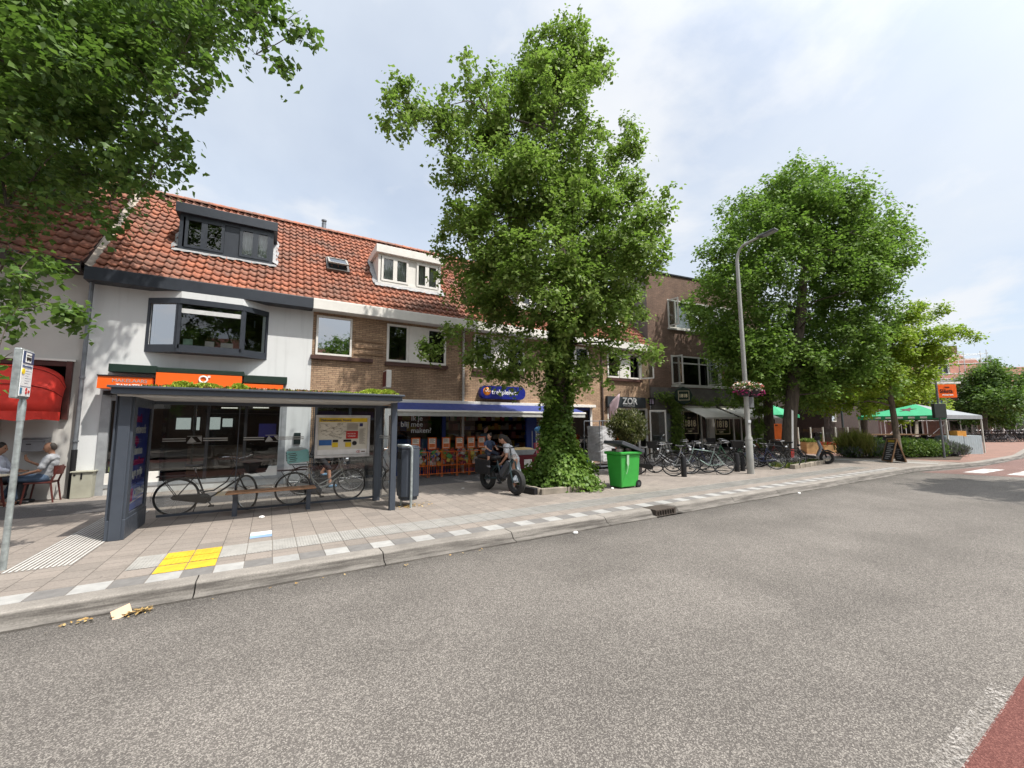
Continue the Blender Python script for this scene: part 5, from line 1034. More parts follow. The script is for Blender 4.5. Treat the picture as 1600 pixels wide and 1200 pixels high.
def chair(loc, rz, label):
    t = thing('chair', loc, label, 'chair', 'red chairs at the pavement table', rz=rz)
    b = MB(M_rw); b.box(-.22, .22, -.22, .22, .43, .465); b.build('seat', t, bevel=.008, world=False)
    for sx in (-1, 1):
        b = MB(M_rw); b.tube([(.18 + .05, sx * .2, 0), (.18, sx * .19, .44)], [.016, .02], 8); b.build('leg', t, world=False)
        b = MB(M_rw); b.tube([(-.27, sx * .2, 0), (-.20, sx * .19, .44), (-.27, sx * .18, .68), (-.30, sx * .17, .78)], [.016, .02, .018, .016], 8); b.build('leg', t, world=False)
    b = MB(M_rw)
    vs = []
    for i in range(9):
        a = -1 + 2 * i / 8; x = -.32 + .07 * a * a
        vs += [(x, a * .22, .62), (x, a * .22, .82), (x + .015, a * .22, .62), (x + .015, a * .22, .82)]
    b.add(vs, [(4 * i, 4 * i + 1, 4 * i + 5, 4 * i + 4) for i in range(8)] + [(4 * i + 2, 4 * i + 6, 4 * i + 7, 4 * i + 3) for i in range(8)] + [(4 * i + 1, 4 * i + 3, 4 * i + 7, 4 * i + 5) for i in range(8)] + [(4 * i, 4 * i + 4, 4 * i + 6, 4 * i + 2) for i in range(8)]); b.build('backrest', t, smooth=True, world=False); return t
chair((-4.42, 13.55, GZ), math.pi, 'dark red chair holding the man in grey shirt')
chair((-5.16, 13.6, GZ), 0.0, 'dark red chair at the left edge holding the person in pale shirt')
t = thing('cafe_table', (-4.98, 13.05, GZ), 'small table with pale top between the two seated people', 'table'); TX, TY = -4.98, 13.05
b = MB(mk('table_top', (.55, .48, .36), .5)); b.lathe((TX, TY, .79), [(0, 0), (.24, 0), (.25, .015), (.24, .03), (0, .03)], 24); b.build('tabletop', t)
for a in (.5, 2.1, 3.7, 5.3): b = MB(M_rw); b.tube([(TX + .2 * math.cos(a), TY + .2 * math.sin(a), GZ), (TX + .1 * math.cos(a), TY + .1 * math.sin(a), .79)], .018, 6); b.build('leg', t)
# orange display racks with their goods
M_rack = mk('orange_rack', (.62, .13, .018), .5, var=.12); cards = [mk('price_sign', (.72, .66, .58), .6)]
def rack(x, w_, label, style, i):
    y0, y1 = 12.95, 13.35; t = thing('display_rack', (x + w_ / 2, 13.15, GZ), label, 'display rack', 'orange racks of goods under the awning')
    b = MB(M_rack)
    for xx in (x + .012, x + w_ - .012):
        for yy in (y0, y1): b.tube([(xx, yy, GZ), (xx, yy, .95 if yy == y0 else 1.06)], .012, 5)
    for z in (.24, .50, .95): b.tube([(x, y0, z), (x + w_, y0, z)], .011, 5)
    for z in (.50, .95): [b.tube([(xx, y0, z), (xx, y1, z)], .010, 5) for xx in (x + .01, x + w_ - .01)]
    b.box(x, x + w_, y0, y1, .49, .50)
    for k in range(1, 5): b.tube([(x + w_ * k / 5, y0, .24), (x + w_ * k / 5, y0, .62)], .005, 4)
    b.build('frame', t)
    b = MB(M_rack); a = x + w_ * .5 - .15; frame_bars(b, a, a + .30, 1.02, 1.42, y1 - .05, .035, .02); b.tube([(a + .15, y1 - .04, .95), (a + .15, y1 - .04, 1.06)], .012, 5); sg = b.build('sign_frame', t)
    b = MB(cards[0]); b.box(a + .035, a + .265, y1 - .063, y1 - .055, 1.055, 1.385); b.use(mk('sign_orange_print', (.62, .16, .05), .6)).box(a + .05, a + .25, y1 - .068, y1 - .063, 1.08, 1.21); b.use(mk('map_ink', (.16, .13, .11), .7)); [b.box(a + .06, a + .24 - .04 * (k % 2), y1 - .067, y1 - .063, 1.25 + .033 * k, 1.265 + .033 * k) for k in range(4)]; b.build('price_card', sg)
    b = MB(pm[0]); r = random.Random(i)
    for k in range(34 if style == 0 else 22):
        b.use(r.choice(pm if style == 0 else [pm[1], pm[2], pm[3], pm[8]])); cx, cy, cz = x + r.uniform(.07, w_ - .07), r.uniform(y0 + .02, y1 - .08), r.uniform(.55, .98)
        s_ = (r.uniform(.09, .16), r.uniform(.05, .1), r.uniform(.08, .15)); Mr_ = (Matrix.Rotation(r.uniform(-.7, .7), 3, 'Y') @ Matrix.Rotation(r.uniform(-.5, .5), 3, 'Z')) if style == 0 else Matrix.Identity(3)
        b.obox((cx, cy, cz), s_, Mr_)
    b.build('goods', t)
xs_ = [3.86, 4.52, 4.98, 5.52, 5.98, 6.42]; ws_ = [.62, .44, .52, .44, .42, .36]
for i, (x, w_) in enumerate(zip(xs_, ws_)): rack(x, w_, ['orange display rack half hidden behind the litter bin', 'orange rack of mixed toys just right of the litter bin', 'orange rack of purple and green toys, third along the window', 'orange rack of pink packs below the pale sign, fourth along the window', 'orange rack of stacked pale boxes, fifth along the window', 'orange rack of yellow bottles, nearest the shop doorway'][i], 0 if i < 4 else 1, i)
t = thing('blue_crate', (6.85, 13.0, GZ), 'bright blue plastic crate on the ground beside the child on the bike', 'crate'); b = MB(mk('blue_plastic', (.010, .022, .20), .5)); [b.box(*q) for q in ((6.72, 7.0, 12.9, 12.93, GZ, .62), (6.72, 7.0, 13.2, 13.23, GZ, .62), (6.72, 6.75, 12.93, 13.2, GZ, .62), (6.97, 7.0, 12.93, 13.2, GZ, .62), (6.75, 6.97, 12.93, 13.2, GZ, .18))]; b.build('body', t)
# produce table with a stand, red cloth
t = thing('market_table', (7.9, 11.9, GZ), 'table with dark red cloth under a straw tray, right of the fat-tyre bike', 'table')
b = MB(mk('dark_red_cloth', (.12, .012, .018), .8)); b.box(7.1, 9.0, 11.6, 12.2, .22, .82); b.build('cloth', t); b = MB(M_wood); b.box(7.35, 7.65, 11.585, 11.6, .42, .68); b.box(8.1, 8.3, 11.585, 11.6, .5, .68); b.build('paper_notice', t)
t = thing('straw_tray', (7.5, 11.8, .83), 'shallow pale tray of straw-coloured goods on the red table', 'tray')
b = MB(mk('grey_tub', (.35, .38, .40), .6)); frus(b, .825, 1.0, (7.0, 7.75, 11.65, 12.1), (6.9, 7.85, 11.6, 12.15)); b.build('tub', t); b = MB(mk('straw', (.50, .36, .18), .9, bump=.5)); frus(b, 1.0, 1.06, (6.95, 7.8, 11.63, 12.12), (7.1, 7.7, 11.7, 12.05)); b.build('straw', t)
t = thing('wire_stand', (8.3, 12.0, .82), 'white wire stand with pink and blue goods on the red table', 'stand'); b = MB(M_pale)
for xx in (8.05, 8.3, 8.55): [b.tube([(xx, yy, .82), (xx, yy, 1.62)], .01, 5) for yy in (11.9, 12.15)]
for z in (1.0, 1.25, 1.5): b.tube([(8.05, 11.9, z), (8.55, 11.9, z)], .008, 4)
b.build('frame', t); b = MB(mk('pink_bag', (.55, .12, .14), .6)); b.box(8.08, 8.25, 11.93, 12.1, .84, 1.2); b.box(8.30, 8.5, 11.93, 12.1, .84, 1.15); b.use(mk('sky_blue_toy', (.08, .25, .5), .5)).ell((8.3, 12.0, 1.66), (.24, .16, .13)); b.build('goods', t)
# roll container wrapped in film
t = thing('roll_container', (11.4, 12.2, GZ), 'roll container wrapped in white plastic film right of the ivy trunk', 'roll container')
M_film = mk('stretch_film', (.50, .50, .51), .25, var=.3, vs=2.5, spec=.7, bump=.6, bs=9); b = MB(M_film); vs = []; m = 26
for i in range(24):
    z = .42 + 1.36 * i / 23
    for k in range(m):
        a = 2 * math.pi * k / m; r = .45 / max(abs(math.cos(a)), abs(math.sin(a))); r = min(r, .56) * (.97 + rnd.uniform(-.018, .018) + .02 * math.sin(i * .5 + k * .8) + .02 * math.sin(i * .35 - k * 1.3)); vs.append((11.4 + r * math.cos(a) * 1.05, 12.2 + r * math.sin(a) * .95, z))
b.add(vs, [(i * m + k, i * m + (k + 1) % m, (i + 1) * m + (k + 1) % m, (i + 1) * m + k) for i in range(23) for k in range(m)] + [tuple(23 * m + k for k in range(m))]); b.build('wrapped_load', t)
b = MB(M_zinc); [b.tube([(11.4 + sx * .5, 12.2 + sy * .45, .24), (11.4 + sx * .5, 12.2 + sy * .45, 1.98)], .018, 6) for sx in (-1, 1) for sy in (-1, 1)]; [b.tube([(10.9, 12.2 + sy * .45, 1.98), (11.9, 12.2 + sy * .45, 1.98)], .016, 6) for sy in (-1, 1)]; b.box(10.9, 11.9, 11.75, 12.65, .22, .26); b.build('frame', t)
for sx in (-1, 1):
    for sy in (-1, 1): b = MB(M_black); b.lathe((11.4 + sx * .42, 12.2 + sy * .38, GZ + .05), [(.0, -.02), (.05, -.02), (.05, .02), (0, .02)], 12, 'Y'); b.build('caster', t)
t = thing('orange_box', (12.6, 12.6, GZ), 'orange and white sign box behind the wheelie bin', 'sign box'); b = MB(M_or); b.box(12.4, 12.8, 12.5, 12.9, .5, 1.35); b.use(M_black).box(12.42, 12.78, 12.52, 12.88, GZ, .5); b.build('body', t, bevel=.01); b = MB(M_wl); b.box(12.46, 12.74, 12.49, 12.5, .95, 1.15); b.build('label_panel', t)
# bed of the ivy tree: low stone edging and a dark beam
M_stone = mk('edging_stone', (.24, .21, .17), .9, var=.3, vs=4, bump=.5, bs=25)
t = thing('tree_bed', (6.9, 9.0, GZ), 'low stone-edged bed round the foot of the ivy-covered tree', 'tree bed')
b = MB(M_stone); pth = [(5.75, 8.35), (6.5, 8.28), (7.3, 8.22), (7.75, 8.28), (7.95, 8.7), (7.9, 9.6), (5.9, 9.7), (5.75, 8.35)]
for (xa, ya), (xb, yb) in zip(pth[:-1], pth[1:]):
    L = math.hypot(xb - xa, yb - ya); n = max(1, int(L / .38))
    for k in range(n):
        u0, u1 = k / n, (k + 1) / n; p = Vector((xa + (xb - xa) * (u0 + u1) / 2, ya + (yb - ya) * (u0 + u1) / 2, GZ + .06 + rnd.uniform(-.012, .012))); b.obox(p, (L / n - .012, .13, .15), Matrix.Rotation(math.atan2(yb - ya, xb - xa) + rnd.uniform(-.03, .03), 3, 'Z'))
b.build('edging', t, bevel=.012); MB(mk('bed_soil', (.07, .05, .035), .95, bump=.6, bs=30)).face(*[(x, y, GZ + .05) for x, y in pth[:-1]]).build('soil', t)
t = thing('timber_beam', (5.78, 8.62, GZ), 'short dark beam lying by the stone edging next to the front wheel', 'beam'); b = MB(M_black); b.obox((5.62, 8.75, GZ + .08), (.16, .75, .15), Matrix.Rotation(R_(8), 3, 'Z')); b.build('beam_body', t, bevel=.01)
# litter
t = tag(MB(mk('card_litter', (.55, .40, .28), .9)).obox((-1.15, 5.46, .04), (.14, .10, .012), Matrix.Rotation(R_(50), 3, 'X') @ Matrix.Rotation(.4, 3, 'Z')).build('paper_scrap', None, (-1.15, 5.46, 0)), 'crumpled tan paper scrap lying in the gutter among dry leaves', 'litter')
M_dry = leafmat('dry_leaf', (.45, .26, .08), (.55, .40, .18), .2)
def dry(name, pts, label, s=.028):
    n = len(pts); P = np.array(pts); a = NR.uniform(0, 6.28, n); d = np.stack([np.cos(a), np.sin(a), NR.normal(0, .25, n)], 1); e = np.stack([-np.sin(a), np.cos(a), NR.normal(0, .3, n)], 1); q = (s * NR.uniform(.4, 1.1, n))[:, None]
    V = np.stack([P - d * q, P + e * q * .5, P + d * q, P - e * q * .5], 1).reshape(-1, 3); V[:, 2] = np.maximum(V[:, 2], P[:, 2].min())
    return tag(npmesh(name, V, np.arange(4 * n).reshape(n, 4), [M_dry]), label, kind='stuff', cat='dry leaves')
dry('dry_leaves', [(x, 5.50 - abs(NR.normal(0, .05)), .015 + abs(NR.normal(0, .012))) for x in list(NR.normal(-1.06, .07, 70)) + list(NR.normal(-1.45, .06, 14)) + list(NR.uniform(-3, 3, 22))], 'dry yellow leaves gathered in the gutter')
dry('fallen_leaves', [(x, y, .14 + abs(NR.normal(0, .01))) for x, y in zip(NR.normal(2.62, .20, 130), NR.normal(8.62, .12, 130))], 'dry leaves gathered round the foot of the litter bin')
for i, (x, y, lab) in enumerate(((-.06, 9.0, 'crumpled white tissue under the left part of the bench'), (7.86, 8.05, 'white paper scrap at the foot of the ivy bed'), (4.5, 5.50, 'white paper scrap in the gutter below the ivy tree'), (12.0, 5.48, 'white paper scrap in the gutter right of the drain'), (4.52, 10.2, 'flat white sheet on the paving behind the litter bin'))):
    b = MB(M_wl); b.ell((x, y, (.15 if y > 5.6 else .02)), (.05, .035, .025 if i < 4 else .004), 7, 5); tag(b.build('paper_scrap', None, (x, y, .13 if y > 5.6 else 0)), lab, 'litter', 'scraps of paper')
# ------------------------------------------------------------------ bicycles (built facing +X, standing on z=0)
M_tyre = mk('tyre_rubber', (.022, .022, .022), .8); M_chrome = mk('chrome', (.55, .55, .56), .25, .9); M_rim = mk('rim_alu', (.45, .45, .45), .35, .7); M_bblack = mk('bike_black', (.014, .014, .016), .4)
def wheel(p, x, r, tw=.018, spokes=18, rim=None):
    b = MB(rim or M_rim); b.torus((x, 0, r), r - tw * 1.7, .010, 30, 5)
    for k in range(spokes):
        a = 2 * math.pi * k / spokes; s_ = .025 if k % 2 else -.025
        b.tube([(x + .02 * math.cos(a + 1), s_, r + .02 * math.sin(a + 1)), (x + (r - tw * 1.8) * math.cos(a), 0, r + (r - tw * 1.8) * math.sin(a))], .0016, 3, False)
    w_ = b.build('wheel', p, world=False, smooth=True)
    MB(M_tyre).torus((x, 0, r), r - tw, tw, 36, 7).build('tyre', w_, world=False, smooth=True)
    b = MB(M_chrome); b.lathe((x, 0, r), [(.012, -.055), (.022, -.05), (.022, .05), (.012, .055)], 10, 'Y'); b.build('hub', w_, world=False); return w_
def bicycle(name, label, group, frame_mat, kind='dutch', basket=None, rim=None, cargo=None, seat_h=.92):
    t = thing(name, (0, 0, 0), label, 'bicycle', group); r = .355; rx, fx = -.55, .60; bb = Vector((-.10, 0, .29))
    wheel(t, rx, r, .02, 20, rim); wheel(t, fx, r, .02, 20, rim)
    st = Vector((-.28, 0, .80)); ht = Vector((.36, 0, .90)); hb = Vector((.44, 0, .64))
    b = MB(frame_mat)
    def tb(*p, r_=.016): b.tube(p, r_, 8)
    tb(bb, st); tb(hb, ht, r_=.019)
    if kind == 'dutch': tb(hb, (.22, 0, .47), (.02, 0, .33), bb, r_=.018); tb(ht - Vector((.01, 0, .05)), (.22, 0, .58), (.02, 0, .43), bb + Vector((-.06, 0, .13)), r_=.014)
    elif kind == 'lady': tb(hb, (.20, 0, .40), bb, r_=.022); tb(hb + Vector((-.02, 0, .06)), (.16, 0, .50), (-.05, 0, .40), bb + Vector((-.09, 0, .25)), r_=.013)
    else: tb(hb, bb, r_=.018); tb(ht - Vector((.005, 0, .06)), st - Vector((0, 0, .04)), r_=.016)
    for s_ in (-1, 1): tb(bb + Vector((0, s_ * .03, 0)), (rx, s_ * .06, r), r_=.010); tb(st - Vector((-.01, 0, .05)), (rx, s_ * .06, r), r_=.009)
    for s_ in (-1, 1): tb(hb + Vector((.01, s_ * .02, -.02)), (.50, s_ * .055, .50), (.535, s_ * .055, .44), (fx, s_ * .055, r), r_=.012)
    b.build('frame', t, world=False, smooth=True)
    b = MB(M_chrome); b.tube([st, st + Vector((-.03, 0, seat_h - .80))], .013, 8); b.tube([ht, ht + Vector((-.03, 0, .12))], .012, 8); b.build('seat_post', t, world=False)
    top = ht + Vector((-.03, 0, .12)); hbm = MB(M_chrome)
    for s_ in (-1, 1):
        if kind == 'sport': hbm.tube([top, top + Vector((.04, s_ * .10, .01)), top + Vector((.0, s_ * .29, .02))], .011, 7)
        else: hbm.tube([top, top + Vector((.07, s_ * .09, .03)), top + Vector((.03, s_ * .24, .06)), top + Vector((-.10, s_ * .28, .05)), top + Vector((-.21, s_ * .28, .03))], .010, 7)
    h = hbm.build('handlebar', t, world=False, smooth=True); b = MB(M_black)
    for s_ in (-1, 1):
        if kind == 'sport': b.tube([top + Vector((.01, s_ * .20, .02)), top + Vector((.0, s_ * .30, .02))], .017, 8)
        else: b.tube([top + Vector((-.12, s_ * .28, .05)), top + Vector((-.22, s_ * .28, .03))], .016, 8)
    b.build('grip', h, world=False)
    b = MB(M_black); vs = []
    for i in range(8):
        u = i / 7; x = st.x - .03 - .14 + .28 * u; w_ = .095 * (1 - u) ** .6 + .018
        for k in range(8): a = 2 * math.pi * k / 8; vs.append((x, w_ * math.cos(a), seat_h + .02 + .028 * math.sin(a) - .01 * math.sin(u * 3.14) + .02 * (1 - u) ** 2))
    b.add(vs, [(i * 8 + k, i * 8 + (k + 1) % 8, (i + 1) * 8 + (k + 1) % 8, (i + 1) * 8 + k) for i in range(7) for k in range(8)] + [tuple(range(8)), tuple(56 + k for k in range(8))]); b.build('saddle', t, world=False, smooth=True)
    b = MB(M_bblack)
    for cx, a0, a1 in ((rx, 20, 190), (fx, 10, 150)):
        pts = [(cx + (r + .022) * math.cos(R_(a)), r + (r + .022) * math.sin(R_(a))) for a in np.linspace(a0, a1, 14)]
        b.add([(x, y, z) for x, z in pts for y in (-.028, .028)], [(2 * i, 2 * i + 1, 2 * i + 3, 2 * i + 2) for i in range(13)])
        b.tube([(pts[-2][0], .03, pts[-2][1]), (cx, .06, r)], .004, 4); b.tube([(pts[-2][0], -.03, pts[-2][1]), (cx, -.06, r)], .004, 4)
    b.build('mudguard', t, world=False)
    if kind != 'sport':
        b = MB(M_bblack); [b.tube([(-.30, y, .75), (-.86, y, .755)], .008, 6) for y in (-.06, 0, .06)]; b.tube([(-.86, -.06, .755), (-.86, .06, .755)], .008, 6); [b.tube([(-.80, s_ * .06, .75), (rx, s_ * .065, r)], .007, 5) for s_ in (-1, 1)]; b.build('rear_rack', t, world=False)
        b = MB(M_bblack); pr = [(rx - .05, r + .045), (rx - .09, r), (rx - .05, r - .045), (bb.x + .0, bb.z - .095), (bb.x + .085, bb.z - .05), (bb.x + .095, bb.z + .03), (bb.x + .02, bb.z + .095)]; b.prism([(x, -.065, z) for x, z in pr], (0, .03, 0)); b.build('chain_case', t, world=False, bevel=.008)
    else:
        b = MB(M_chrome); b.torus((bb.x, -.05, bb.z), .085, .006, 22, 4); b.tube([(bb.x, -.05, bb.z + .085), (rx, -.05, r + .03)], .004, 4); b.tube([(bb.x, -.05, bb.z - .085), (rx, -.05, r - .03)], .004, 4); b.build('chain', t, world=False)
    b = MB(M_bblack); b.tube([bb + Vector((0, -.08, 0)), bb + Vector((.10, -.09, -.13))], .010, 6); b.obox(bb + Vector((.10, -.14, -.13)), (.09, .09, .025)); b.tube([bb + Vector((0, .08, 0)), bb + Vector((-.10, .09, .13))], .010, 6); b.obox(bb + Vector((-.10, .14, .13)), (.09, .09, .025)); b.build('pedal', t, world=False)
    b = MB(M_bblack); b.tube([(-.22, .03, .28), (-.30, .20, .0)], .009, 6); b.build('kickstand', t, world=False)
    b = MB(M_chrome); b.lathe((.47, 0, .82), [(.0, -.05), (.04, -.03), (.045, .03), (0, .035)], 12, 'X'); b.build('headlight', t, world=False)
    if basket == 'front': b = MB(M_bblack); frus(b, .86, 1.10, (.50, .80, -.16, .16), (.47, .86, -.21, .21)); b.build('front_crate', t, world=False)
    if basket == 'child': b = MB(M_dg); b.box(-.75, -.42, -.16, .16, .78, .84); b.box(-.80, -.74, -.16, .16, .84, 1.25); b.build('child_seat', t, world=False, bevel=.02)
    return t
def put(t, x, y, ang, lean=0.0, label=None): t.location = (x, y, GZ); t.rotation_euler = (R_(lean), 0, R_(ang)); (t.__setitem__('label', label) if label else None); return t
# the two bicycles behind the shelter glass
k1 = put(bicycle('bicycle', 'black upright bicycle with full chain case behind the left half of the shelter', None, M_bblack), -.93, 10.12, 3, 3)
# its front wheel and bars are turned
St = Matrix.Translation((.52, 0, 0)) @ Matrix.Rotation(R_(-58), 4, 'Z') @ Matrix.Translation((-.52, 0, 0))
for nm in ('wheel', 'handlebar', 'headlight'):
    ch = child(k1, nm)
    for c in (ch[1:] if nm == 'wheel' else ch): c.matrix_basis = St
b = MB(M_bblack); frus(b, .80, 1.0, (.56, .92, -.18, .18), (.53, .98, -.23, .23)); b.box(.50, .95, -.15, .15, .775, .80); fc = b.build('front_crate', k1, world=False); fc.matrix_basis = St
M_wf = mk('bike_white', (.62, .62, .58), .35)
k2 = put(bicycle('bicycle', 'white step-through bicycle with turquoise crate behind the shelter bench', None, M_wf, 'lady', seat_h=1.0), 1.03, 10.08, 3, 2)
b = MB(M_shel); b.prism([(-.28, -.08, .30), (-.02, -.08, .16), (.02, -.08, .30), (-.12, -.08, .42), (-.22, -.08, .45)], (0, .16, 0)); b.build('motor_case', k2, world=False, bevel=.02)
t = thing('turquoise_crate', (.52, 10.08, 1.0), 'turquoise plastic crate with a white cover strapped on the white bicycle', 'crate')
b = MB(mk('turquoise_plastic', (.42, .90, .90), .5, var=.05, vs=6)); Mx = Matrix.Rotation(R_(-6), 3, 'Y'); b.obox((.54, 10.06, 1.17), (.42, .34, .26), Mx); b.build('body', t, bevel=.03)
b = MB(mk('crate_grille', (.03, .10, .10), .6)); [b.obox(Vector((.40, 10.06, 1.17)) + Mx @ Vector((-.075, 0, -.07 + .05 * k)), (.012, .27, .028), Mx) for k in range(4)]; [b.obox(Vector((.54, 9.888, 1.17)) + Mx @ Vector((-.11 + .02 * (k % 2), 0, -.08 + .04 * k)), (.14, .008, .015), Mx) for k in range(5)]; b.build('grille', t)
b = MB(mk('cover_white', (.66, .68, .66), .7)); b.ell((.52, 10.06, 1.30), (.19, .16, .07)); b.build('cover', t, smooth=True)
# parked bicycles round the lamp
BG = 'bicycles parked in front of the cafe'
M_sil = mk('bike_silver', (.42, .43, .44), .35, .5); M_sage = mk('bike_sage', (.25, .33, .30), .4); M_bnavy = mk('bike_navy', (.025, .035, .09), .4); M_bgrey = mk('bike_grey', (.10, .10, .11), .4); M_bgreen = mk('bike_green', (.03, .09, .05), .4); M_bred = mk('bike_red', (.18, .02, .02), .4)
pr = {'dutch': bicycle('bicycle', 'x', BG, M_bblack), 'sport': bicycle('bicycle', 'x', BG, M_sil, 'sport'), 'lady': bicycle('bicycle', 'x', BG, M_bnavy, 'lady', 'front')}
used = set()
def park(kind, px, py, ang, mat, label, lean=4, d=None):
    p = at_z(px, py) if d is None else at_y(px, py, d); src = pr[kind]
    t = src if kind not in used else dup(src, (0, 0, 0)); used.add(kind)
    put(t, p.x, p.y, ang, lean, label); recolor(t, 'frame', mat); return t
park('dutch', 1022, 743, -52, M_bblack, 'black bicycle half hidden behind the dark planter tub')
park('lady', 1052, 740, 128, M_sil, 'pale blue-grey bicycle with front crate, next to the planter')
park('dutch', 1078, 738, -48, M_bnavy, 'navy bicycle left of the silver racing frame')
park('sport', 1104, 741, 132, M_sage, 'sage green diamond frame bicycle in the middle of the cafe row')
park('dutch', 1060, 731, -55, M_bgrey, 'dark grey bicycle in the second line under the left awning')
park('lady', 1122, 735, -50, M_bblack, 'black step-through bicycle with crate right of the sage green one')
park('sport', 1098, 729, 125, M_bblack, 'black sports bicycle behind the sage green one')
park('dutch', 1145, 733, 130, M_bgreen, 'dark green bicycle just left of the lamp post')
park('dutch', 1160, 729, -52, M_bblack, 'black bicycle directly behind the lamp post')
park('lady', 1140, 726, 128, M_bgrey, 'grey step-through bicycle under the right awning')
park('dutch', 1188, 733, 132, M_bnavy, 'navy bicycle just right of the lamp post')
park('dutch', 1208, 731, -50, M_bblack, 'black bicycle halfway between lamp and right tree')
park('sport', 1221, 728, 128, M_bgrey, 'grey sports bicycle leaning by the right tree trunk')
park('dutch', 1200, 726, 130, M_bred, 'dark red bicycle behind the ones beside the right tree')
FG = 'bicycles by the far shops'
for i in range(8):
    p = at_z(1528 + i * 6.5, 691); t = dup(pr['dutch' if i % 3 else 'lady'], p, R_(-40 + (i % 3) * 9), 'dark bicycle in the far row beyond the crossing', FG)
for i in range(5):
    p = at_z(1582 + i * 7, 690); t = dup(pr['dutch'], p, R_(-30 + i * 5), 'dark bicycle parked at the right edge beyond the crossing', 'bicycles at the right edge')
# short black posts among the bicycles
for i, (x, y, lab) in enumerate(((1069, 745, 'short black post in front of the navy bicycle'), (1152, 737, 'short black post left of the lamp foot'), (1161, 736, 'short black post touching the lamp foot'))):
    p = at_z(x, y); t = thing('bollard', p, lab, 'bollard', 'short black posts'); b = MB(M_black); b.lathe(p, [(.085, 0), (.085, .62), (.07, .66), (0, .67)], 12); b.build('post_body', t, smooth=True)
# scooter
p = at_z(1262, 724); t = thing('scooter', p, 'black motor scooter with pale leg shield parked beside the right tree', 'scooter', rz=R_(-60)); t.scale = (1.1, 1.1, 1.1)
for x in (-.62, .62): wheel(t, x, .24, .055, 10)
b = MB(M_bblack); b.prism([(-.85, -.15, .42), (-.80, -.15, .62), (-.30, -.15, .66), (-.12, -.15, .34), (.28, -.15, .30), (.28, -.15, .22), (-.35, -.15, .24)], (0, .30, 0)); b.build('body', t, world=False, bevel=.05)
b = MB(M_black); b.prism([(-.88, -.13, .66), (-.86, -.13, .76), (-.30, -.13, .78), (-.16, -.13, .70), (-.28, -.13, .66)], (0, .26, 0)); b.build('saddle', t, world=False, bevel=.04)
b = MB(mk('shield_pale', (.25, .28, .32), .35)); b.prism([(.28, -.19, .30), (.36, -.19, .30), (.50, -.14, .62), (.40, -.11, .92), (.34, -.11, .92), (.42, -.14, .60)], (0, .34, 0)); b.build('leg_shield', t, world=False, bevel=.03)
b = MB(M_bblack); b.prism([(.42, -.09, .46), (.66, -.09, .56), (.88, -.09, .44), (.88, -.09, .40), (.62, -.09, .50), (.42, -.09, .40)], (0, .18, 0)); b.tube([(.40, 0, .9), (.62, 0, .24)], .03, 8); b.build('front_mudguard', t, world=False, bevel=.02)
b = MB(M_black); b.obox((.36, 0, .98), (.16, .26, .13)); b.tube([(.34, -.32, 1.02), (.36, 0, 1.0), (.34, .32, 1.02)], .018, 7); [b.tube([(.38, s_ * .22, 1.0), (.40, s_ * .28, 1.16)], .008, 5) for s_ in (-1, 1)]; [b.obox((.40, s_ * .29, 1.20), (.02, .11, .07)) for s_ in (-1, 1)]; b.build('handlebar', t, world=False, bevel=.02)
# fat-tyred electric bike with the child on it
ang = math.atan2(8.57 - 9.85, 5.22 - 5.04); FX, FY = 5.13, 9.21
t = thing('fat_tyre_bike', (FX, FY, GZ), 'black fat-tyred electric bike carrying a child, left of the ivy tree', 'electric bike', rz=ang)
for x in (-.58, .62): wheel(t, x, .315, .075, 12, M_bblack)
M_fb = mk('fat_bike_frame', (.018, .035, .040), .4); b = MB(M_fb); b.tube([(.42, 0, .98), (.50, 0, .78)], .03, 8); b.tube([(.48, 0, .82), (.02, 0, .36)], .045, 8); b.tube([(.02, 0, .36), (-.16, 0, .78)], .028, 8); b.tube([(-.12, 0, .62), (-.80, 0, .62)], .028, 8)
for s_ in (-1, 1): b.tube([(.02, s_ * .05, .36), (-.58, s_ * .10, .30)], .022, 7); b.tube([(-.14, s_ * .04, .66), (-.58, s_ * .10, .30)], .018, 7); b.tube([(.49, s_ * .07, .80), (.50, s_ * .10, .62), (.62, s_ * .10, .30)], .024, 7)
b.build('frame', t, world=False, smooth=True)
b = MB(M_black); b.box(-.92, -.10, -.13, .13, .80, .90); b.build('saddle', t, world=False, bevel=.04); b = MB(M_black); b.tube([(.42, 0, .98), (.38, 0, 1.12)], .018, 7); b.tube([(.30, -.36, 1.18), (.38, -.1, 1.13), (.38, .1, 1.13), (.30, .36, 1.18)], .014, 7); b.build('handlebar', t, world=False); b = MB(M_black); [b.box(-.92, -.25, s_ * .17 - .035, s_ * .17 + .035, .42, .80) for s_ in (-1, 1)]; b.build('side_bag', t, world=False, bevel=.03); b = MB(M_dg); b.obox((.20, 0, .60), (.46, .14, .16), Matrix.Rotation(R_(-45), 3, 'Y')); b.build('battery', t, world=False, bevel=.02)
b = MB(M_chrome); b.lathe((.52, 0, .92), [(0, -.05), (.06, -.03), (.07, .04), (0, .045)], 12, 'X'); b.build('headlight', t, world=False); b = MB(M_bblack); b.lathe((.02, 0, .36), [(.09, -.08), (.10, -.05), (.10, .05), (.09, .08)], 14, 'Y'); b.tube([(.02, -.1, .36), (.14, -.11, .26)], .012, 5); b.obox((.14, -.16, .26), (.1, .09, .03)); b.build('motor', t, world=False)
